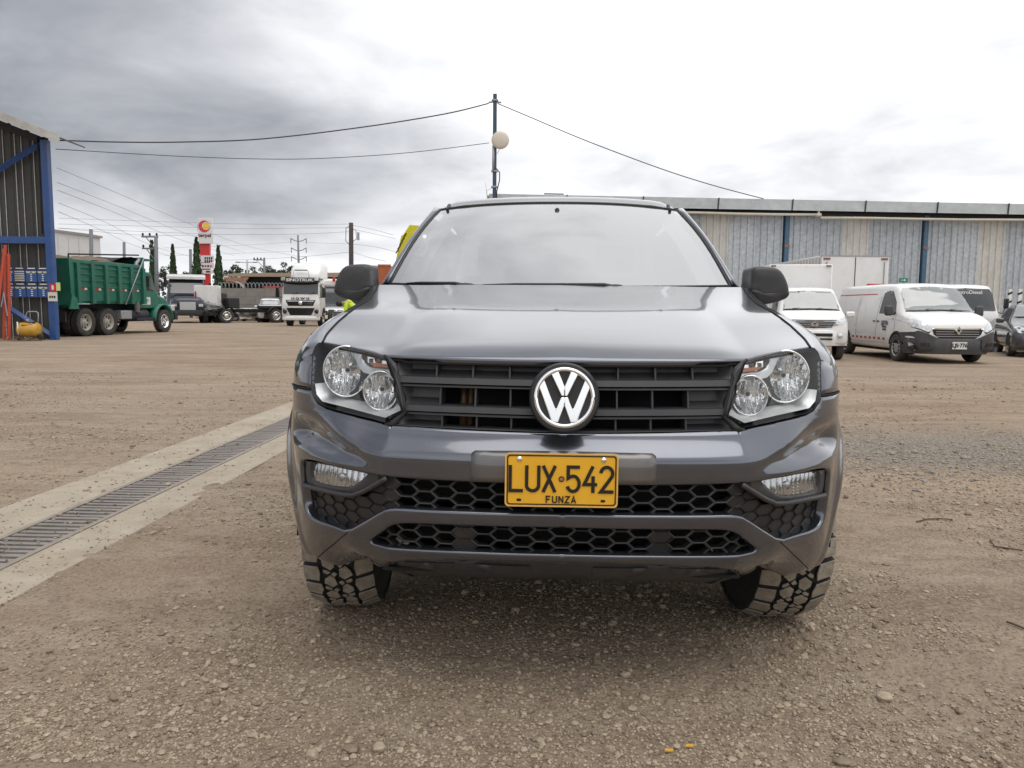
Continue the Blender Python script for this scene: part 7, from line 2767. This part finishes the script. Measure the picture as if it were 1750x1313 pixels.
wp = pole(600, 381, 72, .20, 'dark wooden utility pole rising right of the white tractor unit', M_WOODP)
for dx_, z0, z1 in ((-.35, 8.6, 7.2), (.55, 8.4, 7.4)):
    MB().tube([(0, -.1, z0), (dx_, -.2, z0 - .2), (dx_ * 1.1, -.2, z1), (0, -.1, z1 - .4)], .03, 6).build('drop_lead', M_WIRE, wp, smooth=True)
MB().bx(.65, .85, -.2, 0, 7.3, 8.0).build('transformer_fuse', M_GREY, wp)
pole(267, 404, 62, .14, 'dark pole with two crossarms behind the green tipper cab', M_STEELP, ((242, 270, 405, 3), (243, 270, 425, 3)), 266.5)
pole(155.5, 392, 58, .13, 'plain pole standing over the tail of the green bed', M_STEELP)
pole(212, 414, 70, .12, 'short plain pole over the middle of the green bed', M_STEELP)
pole(325.5, 426, 75, .13, 'slim grey pole between the second cypress and the fuel sign', M_STEELP, ((324, 327.5, 437, 0),))
pole(451.5, 444, 95, .14, 'pole with one crossarm over the roadside roof', M_STEELP, ((433, 453, 444.5, 4),))
lp = pole(422.5, 445, 85, .10, 'double-armed street lamp over the roadside roof', mat('pale_lamp_pole', (.40, .41, .42), .6), (), None, 'street_lamp')
zl = at(422, 449, 85).z
for s in (-1, 1):
    MB().tube([(0, 0, zl), (s * .75, 0, zl + .05)], .04, 6).build('lamp_arm', M_GREY, lp)
    MB().box((s * .95, 0, zl + .03), (.5, .2, .1)).build('lamp_head', M_STEELP, lp, bevel=.03)
tw = thing('line_tower', (at(512, 500, 140).x, 140, 0), 0, 'tall steel transmission mast with three pairs of upswept arms', 'pole')
zt_ = at(510, 402, 140).z
MB().tube([(0, 0, 0), (-.1, 0, zt_)], [.34, .14], 10).build('shaft', M_STEELP, tw, smooth=True)
for py_, w in ((413, 13), (429, 12.5), (444, 12.5)):
    z = at(510, py_, 140).z
    for s in (-1, 1):
        x = w / 1315 * 140
        a_ = MB().tube([(0, 0, z), (s * x * .5, 0, z + .15), (s * x, 0, z + .55)], .07, 6).build('arm', M_STEELP, tw)
        MB().tube([(s * x, 0, z + .55), (s * x, 0, z - .35)], .06, 6).build('insulator', M_DARK, a_)

# wires between the poles
WIRES = [
    ([(600, 383), (520, 384), (420, 383), (300, 380), (100, 373)], 72, 66, 'top wire running left from the wooden pole'),
    ([(600, 389.5), (520, 390), (420, 391), (300, 388), (100, 383)], 72, 66, 'second wire running left from the wooden pole'),
    ([(600, 396), (520, 400), (420, 401), (350, 400), (100, 390)], 72, 66, 'third wire running left from the wooden pole'),
    ([(598, 431), (560, 435), (500, 440), (420, 444), (350, 445)], 72, 90, 'low slack wire running left from the wooden pole'),
    ([(603, 431), (630, 440), (660, 447)], 72, 60, 'low slack wire running right from the wooden pole'),
    ([(602, 385), (640, 393), (672, 402)], 72, 60, 'top wire running right from the wooden pole'),
    ([(602, 392), (640, 400), (675, 408)], 72, 60, 'second wire running right from the wooden pole'),
    ([(602, 417), (640, 422), (675, 430)], 72, 60, 'third wire running right from the wooden pole'),
    ([(97, 287), (200, 330), (320, 381), (420, 420), (520, 440)], 40, 110, 'long wire falling from the shed towards the mast, topmost of the fan'),
    ([(98, 312), (200, 352), (320, 400), (420, 432)], 40, 100, 'second wire of the fan falling from the shed'),
    ([(98, 325), (200, 365), (300, 407), (400, 437)], 40, 100, 'third wire of the fan falling from the shed'),
    ([(100, 347), (180, 380), (260, 420), (330, 440)], 40, 90, 'fourth wire of the fan falling from the shed'),
    ([(100, 362), (170, 392), (230, 420), (290, 437)], 40, 90, 'lowest wire of the fan falling from the shed'),
    ([(98, 390), (155, 395), (240, 402), (340, 402)], 58, 62, 'dark wire from the plain pole to the crossarm pole'),
    ([(497, 414), (440, 418), (366, 421), (280, 424)], 140, 130, 'far wire left of the mast, upper'),
    ([(498, 430), (440, 432), (366, 435), (280, 437)], 140, 130, 'far wire left of the mast, lower'),
    ([(523, 414), (560, 416), (597, 417)], 140, 120, 'far wire right of the mast'),
]
for pts, ya, yb, lab in WIRES:
    px_wire('power_line', pts, ya, yb, .007 + .00009 * (ya + yb) / 2, lab, M_WIRE2, 'power lines over the roadside')

# ---- fuel station sign
SYN = 78.0
sg_b = at(352, 500, SYN)
sgn = thing('fuel_sign', (sg_b.x, SYN, 0), 0, 'tall white and red fuel station sign with round logo', 'sign')


def S(px_, py_):
    q = at(px_, py_, SYN)
    return (q.x - sg_b.x, q.z)


M_SW = mat('white_sign_face', (.66, .67, .67), .4)
M_SR = mat('red_sign_face', (.58, .035, .035), .4)
M_SY = mat('yellow_sign_face', (.80, .50, .03), .4)
MB().prism([S(337, 384), S(358, 384), S(358, 500), S(348, 500)], 'y', 0, .35).build('red_column', M_SR, sgn)
MB().prism([(S(348, 500)[0], 0), (S(358, 500)[0], 0), S(358, 500), S(348, 500)], 'y', .002, .34).build('column_base', M_SR, sgn)
pn_ = MB().prism([S(339.5, 373), S(364.5, 374), S(365, 417), S(341, 417)], 'y', -.30, -.05).build('logo_panel', M_SW, sgn, bevel=.02, seg=1)
cx_, cz_ = S(351.2, 387.5)


def disc(nm, m, x, z, r, y):
    return MB().prism([(x + r * cos(2 * pi * k / 32), z + r * sin(2 * pi * k / 32)) for k in range(32)], 'y', y, y + .03).build(nm, m, pn_)


rr_ = 9.6 / 1315 * SYN
disc('logo_ring', M_SR, cx_, cz_, rr_, -.34)
disc('logo_moon', M_SW, cx_ + rr_ * .32, cz_ + rr_ * .05, rr_ * .68, -.352)
disc('logo_sun', M_SY, cx_ + rr_ * .36, cz_ + rr_ * .05, rr_ * .58, -.364)
tx = S(352, 403)
text('logo_lettering', 'terpel', .48, mat('dark_red_lettering', (.16, .02, .03), .5), pn_, face_y(tx[0], -.32, tx[1]), .01, bold=.012, sx=1.1)
for pa, pb, py0, py1, m_ in ((344, 366, 437, 448.5, M_SW), (345, 366, 449.5, 459.5, M_SW), (346, 366, 461.5, 468, M_SW)):
    MB().prism([S(pa, py0), S(pb, py0), S(pb, py1), S(pa, py1)], 'y', -.12, -.01).build('price_board', m_, sgn)
for k in range(2):
    for j in range(4):
        q = S(350.5 + j * 3.6, 440 + k * 5)
        MB().bx(q[0], q[0] + .13, -.14, -.125, q[1] - .22, q[1] + .02).build('price_digit', M_DARK, sgn)
for j in range(4):
    q = S(347.5 + j * 4.6, 455)
    disc('service_icon', M_SR if j % 2 else M_DARK, q[0], q[1], .10, -.15)
q = S(353, 465)
MB().bx(q[0], q[0] + .4, -.14, -.125, q[1] - .06, q[1] + .1).build('price_digit', M_DARK, sgn)

# ---- concrete block wall with hoops on top
WY = 62.0
wl = thing('boundary_wall', (0, WY, 0), 0, 'weathered grey block wall below the roadside roof', 'wall')
zwt = at(430, 492.5, WY).z
M_BLK = mat('weathered_block', (.26, .235, .205), .9, var=.25, scale=3, dirt=((.10, .09, .075), .6, 1.5))
random.seed(8)
xw0, xw1 = at(370, 500, WY).x, at(600, 500, WY).x
bw = 1.55
nb_ = int((xw1 - xw0) / bw) + 1
rowh = zwt / 4
blkm = MB().bx(0, bw - .025, 0, .2, 0, rowh - .02).mesh('block', M_BLK)
for r_ in range(4):
    for k in range(nb_):
        o = bpy.data.objects.new('block', blkm)
        COL.objects.link(o)
        o.parent = wl
        o.location = (xw0 + (k - (.5 if r_ % 2 else 0)) * bw, random.uniform(-.015, .015), r_ * rowh)
MB().bx(xw0 - 1, xw1, .03, .17, 0, zwt - .03).build('mortar', M_BLK, wl)
hf = thing('hoop_fence', (0, WY + .1, 0), 0, 'row of pale wire hoops along the top of the block wall', 'fence')
hoop = None
for k in range(22):
    if hoop is None:
        hoop = MB().tube([(-.13, 0, 0), (-.13, 0, .28), (-.09, 0, .40), (0, 0, .45), (.09, 0, .40), (.13, 0, .28), (.13, 0, 0)], .022, 5).mesh('hoop', M_GREY, True)
    o = bpy.data.objects.new('hoop', hoop)
    COL.objects.link(o)
    o.parent = hf
    o.location = (at(375, 490, WY).x + k * .30, 0, zwt - .02)

# ---- low tiled roadside building
RY = 84.0
rb = thing('roadside_building', (at(440, 490, RY).x, RY, 0), 0, 'low building with rusty tiled roof and dark open front', 'building')


def Bp(px_, py_):
    q = at(px_, py_, RY)
    return (q.x - rb.location.x, q.z)


M_TILE = mat('rusty_roof_tile', (.30, .155, .095), .8, var=.4, scale=3, dirt=((.35, .30, .24), .5, 1.5))
M_FASC = mat('tan_fascia', (.33, .26, .19), .8, var=.15)
MB().prism([Bp(384, 470.5), Bp(600, 470.5), Bp(600, 474), Bp(384, 473)], 'y', -.4, 0).build('fascia', M_FASC, rb)
MB().prism([Bp(384, 474), Bp(427, 474), Bp(420, 484), Bp(386, 484)], 'y', -.35, -.05).build('tiled_skirt', M_TILE, rb)
MB().prism([Bp(384, 474.2), Bp(600, 474.2), (Bp(600, 490)[0], 0), (Bp(384, 490)[0], 0)], 'y', .1, 8).build('dark_interior', M_VOID, rb)
MB().prism([Bp(384, 470.4), Bp(600, 470.4), Bp(600, 466), Bp(400, 467)], 'y', 0, 9).build('roof', M_FASC, rb)
MB().prism([Bp(452, 489), Bp(600, 489), Bp(600, 496), Bp(452, 496)], 'y', -.2, -.05).build('red_counter', mat('pink_red_panel', (.45, .05, .07), .5), rb)
rows = []
for i in range(9):
    a = pi * i / 8
    c_ = Bp(402, 496)
    rows.append([Vector((c_[0] - 1.4 * cos(a) * 1.0, y, c_[1] + .95 * sin(a))) for y in (-1.5, -.4)])
MB().grid(rows).build('canopy', mat('pale_canopy', (.36, .34, .30), .7), rb, smooth=True, solid=.03)

# ---- pale shed roof behind the blue column
wbl = thing('white_building', (at(125, 480, 60).x, 60, 0), 0, 'white flat walled building rising behind the green truck bed', 'building')
a_, b_ = at(80, 394, 60), at(152, 404, 60)
x0, x1 = a_.x - wbl.location.x, b_.x - wbl.location.x
M_WB = mat('off_white_wall', (.60, .60, .60), .7, var=.06, scale=1)
MB().prism([(x0, 0), (x1, 0), (x1, b_.z), (x0, a_.z)], 'y', 0, 1.6).build('wall', M_WB, wbl)
MB().prism([(x0, a_.z - .02), (x1 + .15, b_.z - .02), (x1 + .15, b_.z + .16), (x0, a_.z + .16)], 'y', -.15, 1.7).build('roof_edge', mat('grey_brown_edge', (.28, .26, .25), .7), wbl)
for k in range(3):
    MB().bx(lerp(x0, x1, (k + 1) / 4) - .01, lerp(x0, x1, (k + 1) / 4) + .01, -.012, -.002, 0, b_.z - .1).build('joint', M_GREY, wbl)

# ------------------------------------------------------------------ trees
M_CYP = mat('cypress_green', (0.026, 0.058, 0.018), .75, var=.45, scale=2.5)
M_LEAF = mat('distant_leaf_green', (0.050, 0.075, 0.040), .8, var=.5, scale=.8)
M_BARK = mat('brown_bark', (.07, .05, .035), .9)


def leaf_cloud(mb, rnd, pt, size):
    """one tuft: two crossed leaf quads"""
    for _ in range(2):
        a = Vector((rnd.gauss(0, 1), rnd.gauss(0, 1), rnd.gauss(0, 1))).normalized()
        b = a.cross(Vector((rnd.gauss(0, 1), rnd.gauss(0, 1), rnd.gauss(0, 1)))).normalized()
        s = size * rnd.uniform(.6, 1.3)
        mb.add([pt - a * s - b * s * .5, pt + a * s - b * s * .5, pt + a * s + b * s * .5, pt - a * s + b * s * .5], [(0, 1, 2, 3)])


def cypress(px_, papex, w, Y, label, seed):
    b = at(px_, 500, Y)
    t = at(px_, papex, Y)
    H = t.z
    R = w / 2 / 1315 * Y * 1.2
    o = thing('cypress_tree', (b.x, Y, 0), 0, label, 'tree', 'cypresses along the road')
    MB().tube([(0, 0, 0), (0, 0, H * .8)], [.16, .04], 8).build('trunk', M_BARK, o)
    rnd = random.Random(seed)
    mb = MB()
    for k in range(1500):
        z = rnd.random() ** .85
        prof = (sin(pi * min(1, .18 + z * .30)) if z < .35 else 1.0) * (1 - max(0, (z - .30) / .70)) ** .80
        rr = R * prof * (rnd.uniform(.45, 1.08))
        a = rnd.uniform(0, 2 * pi)
        rr *= 1 + .14 * sin(a * 3 + z * 17 + seed)
        p = Vector((rr * cos(a), rr * sin(a), .25 + z * (H - .3)))
        s = .10 + .10 * rnd.random()
        up = Vector((rnd.gauss(0, .22), rnd.gauss(0, .22), 1)).normalized() * s * 1.8
        sd = Vector((-sin(a) + rnd.gauss(0, .4), cos(a) + rnd.gauss(0, .4), 0)).normalized() * s * .7
        mb.add([p - sd, p + sd, p + sd * .3 + up, p - sd * .3 + up], [(0, 1, 2, 3)])
    mb.build('crown', M_CYP, o)


for i, (px_, pa, w, Y, lab) in enumerate(((262.5, 414, 11.5, 74, 'slim cypress beside the crossarm pole'), (297.5, 421, 13.5, 74, 'cypress standing alone left of the fuel sign'),
                                          (338, 409, 19, 72, 'tallest cypress, in front of the fuel sign column'), (375, 423, 17.5, 72, 'cypress just right of the fuel sign'))):
    cypress(px_, pa, w, Y, lab, i + 3)


def round_tree(px_, ptop_, w, Y, label, seed):
    b = at(px_, 500, Y)
    H = at(px_, ptop_, Y).z
    R = w / 2 / 1315 * Y
    o = thing('broadleaf_tree', (b.x, Y, 0), 0, label, 'tree', 'far trees behind the roadside')
    rnd = random.Random(seed)
    MB().tube([(0, 0, 0), (.1, 0, H * .4), (0, .1, H * .7)], [.3, .22, .1], 8).build('trunk', M_BARK, o)
    mb = MB()
    cl = [(Vector((rnd.uniform(-.7, .7) * R, rnd.uniform(-.6, .6) * R, H * rnd.uniform(.55, 1.0))), R * rnd.uniform(.28, .5)) for _ in range(11)]
    for c, r in cl:
        for k in range(70):
            d = Vector((rnd.gauss(0, 1), rnd.gauss(0, 1), rnd.gauss(0, .8))).normalized() * r * rnd.uniform(.5, 1.05)
            leaf_cloud(mb, rnd, c + d, R * .085)
    mb.build('crown', M_LEAF, o)


for i, (px_, pt_, w, Y) in enumerate(((288, 455, 26, 120), (314, 461, 24, 120), (323, 463, 18, 125), (392, 461, 26, 150), (410, 457, 26, 150), (428, 455, 24, 155), (443, 459, 24, 150), (458, 456, 22, 150), (472, 458, 24, 155), (487, 452, 26, 145), (270, 462, 20, 120), (500, 458, 24, 150))):
    lab = ['grey green far tree just right of the first cypress', 'far tree right of the second cypress', 'small far tree by the slim grey pole', 'far tree at the left end of the tree row', 'second far tree of the row over the tiled roof', 'far tree right of the street lamp', 'far tree left of the one-armed pole',
           'far tree right of the one-armed pole', 'far tree left of the tallest far tree', 'tallest far tree, left of the white tractor deflector', 'far tree behind the crossarm pole', 'far tree mostly behind the white tractor deflector'][i]
    round_tree(px_, pt_, w, Y, lab, 40 + i)

# low green band ahead; unseen ring behind the camera added to darken reflections
g = MB()
rnd = random.Random(77)
for k in range(6000):
    if k < 1500:
        x, Y, hh = rnd.uniform(-150, 170), rnd.uniform(185, 215), 5.5
    else:
        a = rnd.uniform(pi * 1.02, pi * 1.98)
        x, Y, hh = 75 * cos(a) * rnd.uniform(.95, 1.1), 70 * sin(a) * rnd.uniform(.95, 1.1), 5.0
    leaf_cloud(g, rnd, Vector((x, Y, rnd.uniform(.1, 1) * hh * (.7 + .3 * sin(x * .13)))), .55 if k < 1500 else .9)
o = g.build('treeline_and_added_rear_ring', M_LEAF)
tag(o, 'far off dark green band of woodland along the horizon, with an unseen ring added behind the camera', kind='stuff')

# ------------------------------------------------------------------ gravel and litter
M_ST = []
for i, c in enumerate(((.35, .285, .208), (.225, .176, .128), (.385, .31, .235), (.28, .25, .22))):
    M_ST.append(mat('yard_stone_%d' % i, c, .95, var=.25, scale=40, bump=.3, bscale=120, spec=.15))


def stone(mb, rnd, x, y, r, z=None):
    n = 6 if r > .006 else 5
    sx_, sy_, sz_ = r * rnd.uniform(.8, 1.4), r * rnd.uniform(.7, 1.1), r * rnd.uniform(.45, .85)
    a0 = rnd.uniform(0, 6.28)
    ca, sa = cos(a0), sin(a0)
    z0 = (ground_h(x, y) if z is None else z) + sz_ * .22
    vs_ = []
    for lev, rad in ((-.35, .85), (.35, 1.0), (.85, .55)):
        for k in range(n):
            t = 2 * pi * k / n + rnd.uniform(-.25, .25)
            q = rad * rnd.uniform(.78, 1.12)
            lx_, ly_ = sx_ * q * cos(t), sy_ * q * sin(t)
            vs_.append((x + lx_ * ca - ly_ * sa, y + lx_ * sa + ly_ * ca, z0 + sz_ * (lev + rnd.uniform(-.12, .12))))
    fs_ = []
    for l in range(2):
        for k in range(n):
            fs_.append((l * n + k, l * n + (k + 1) % n, (l + 1) * n + (k + 1) % n, (l + 1) * n + k))
    fs_.append(tuple(range(2 * n, 3 * n)))
    mb.add(vs_, fs_)


def build_gravel():
    rnd = random.Random(99)
    mb = MB()
    cnt = 0
    tries = 0
    while cnt < 60000 and tries < 600000:
        tries += 1
        # spread evenly over the picture rather than over the ground: dense near, sparse far
        Y = 1.95 / (1 - rnd.random() * .86)
        X = rnd.uniform(-.72, .72) * Y
        dens = .38 + .9 * noise.noise(Vector((X * .75, Y * .75, 5.0))) + .5 * noise.noise(Vector((X * 2.6, Y * 2.6, 9.0)))
        # heaps of crushed grey stone right of the pickup and along the left tracks
        grey = exp(-((X - 3.4 - (Y - 6) * .12) / 1.5) ** 2 - ((Y - 6.3) / .9) ** 2)
        left = (exp(-((Y - 6.9) / .35) ** 2) + .5 * exp(-((Y - 9.4) / .6) ** 2)) * (1 if X < -3.2 else 0)
        dens += 1.3 * grey + .8 * left
        on_slab = SLAB_L - .02 < drel(X, Y) < SLAB_R + .02
        if on_slab:
            dens = .10
        if abs(drel(X, Y)) < DRW + .04:
            if rnd.random() > .35:
                continue
            dens = .3
        if rnd.random() > dens:
            continue
        r = .0022 + .0048 * rnd.random() ** 2.0 + (.011 * rnd.random() ** 1.5 if rnd.random() < .05 else 0)
        r *= min(3.0, .62 + Y * .145)
        if grey > .4:
            r *= 1.25
        mb.cur = 3 if rnd.random() < grey * .9 else rnd.choice((0, 0, 1, 1, 2))
        stone(mb, rnd, X, Y, r, .005 if on_slab else None)
        cnt += 1
    o = mb.build('gravel', M_ST)
    tag(o, 'loose brown and grey gravel strewn over the yard', kind='stuff')


build_gravel()

# larger single stones in the foreground
rnd = random.Random(12)
for px_, py_, r, lab in ((379, 1040, .022, 'pale flat stone left of the front wheel'), (401, 1133, .026, 'flat grey stone lowest left of the wheel tracks'), (370, 1200, .022, 'round stone near the lower left'), (383, 1230, .020, 'stone below the round one near the lower left'),
                         (515, 1180, .018, 'stone in front of the bumper on the left'), (600, 1282, .030, 'broad stone at the lower edge, left of centre'), (648, 1280, .034, 'largest stone at the lower edge, near the centre'), (533, 1292, .032, 'buried stone at the lower left edge'),
                         (1254, 1137, .022, 'pale stone below the right front wheel'), (1512, 1193, .040, 'flat light stone in the lower right'), (1572, 1172, .022, 'dark brown stone in the lower right'), (791, 1226, .018, 'small pale stone below the middle of the chin'), (1016, 1250, .020, 'grey stone at the lower middle edge'), (1440, 1300, .030, 'stone at the lower right edge')):
    p = gnd(px_, py_)
    g = MB()
    r *= .72
    stone(g, rnd, 0, 0, r, 0)
    o = g.build('stone', rnd.choice(M_ST[:3]), loc=(p.x, p.y, ground_h(p.x, p.y) + r * .1), bevel=r * .12)
    tag(o, lab, 'stone', 'larger stones on the ground')

M_TWIG = mat('dry_twig', (.11, .075, .05), .9)
for pts, lab in (([(1566, 891), (1585, 887), (1605, 886), (1628, 888)], 'thin dry twig right of the pickup'), ([(1692, 922), (1700, 934), (1720, 937), (1748, 940)], 'bent dry twig at the right edge'), ([(1720, 1070), (1735, 1076), (1750, 1082)], 'short twig at the far right of the foreground')):
    P = [gnd(*q) for q in pts]
    o = MB().tube([Vector((p.x, p.y, ground_h(p.x, p.y) + .008)) for p in P], .004, 5).build('twig', M_TWIG, smooth=True)
    tag(o, lab, 'twig', 'dry twigs')
M_SCRAP = mat('yellow_scrap', (.62, .34, .05), .6)
for px_, py_, lab in ((1178, 1276, 'small yellow scrap at the lower edge'), (1143, 1284, 'second yellow scrap beside the other')):
    p = gnd(px_, py_)
    o = MB().prism([(-.012, -.004), (.010, -.006), (.013, .004), (-.008, .006)], 'z', .0, .004).build('litter_scrap', M_SCRAP, loc=(p.x, p.y, ground_h(p.x, p.y) + .006))
    tag(o, lab, 'litter')
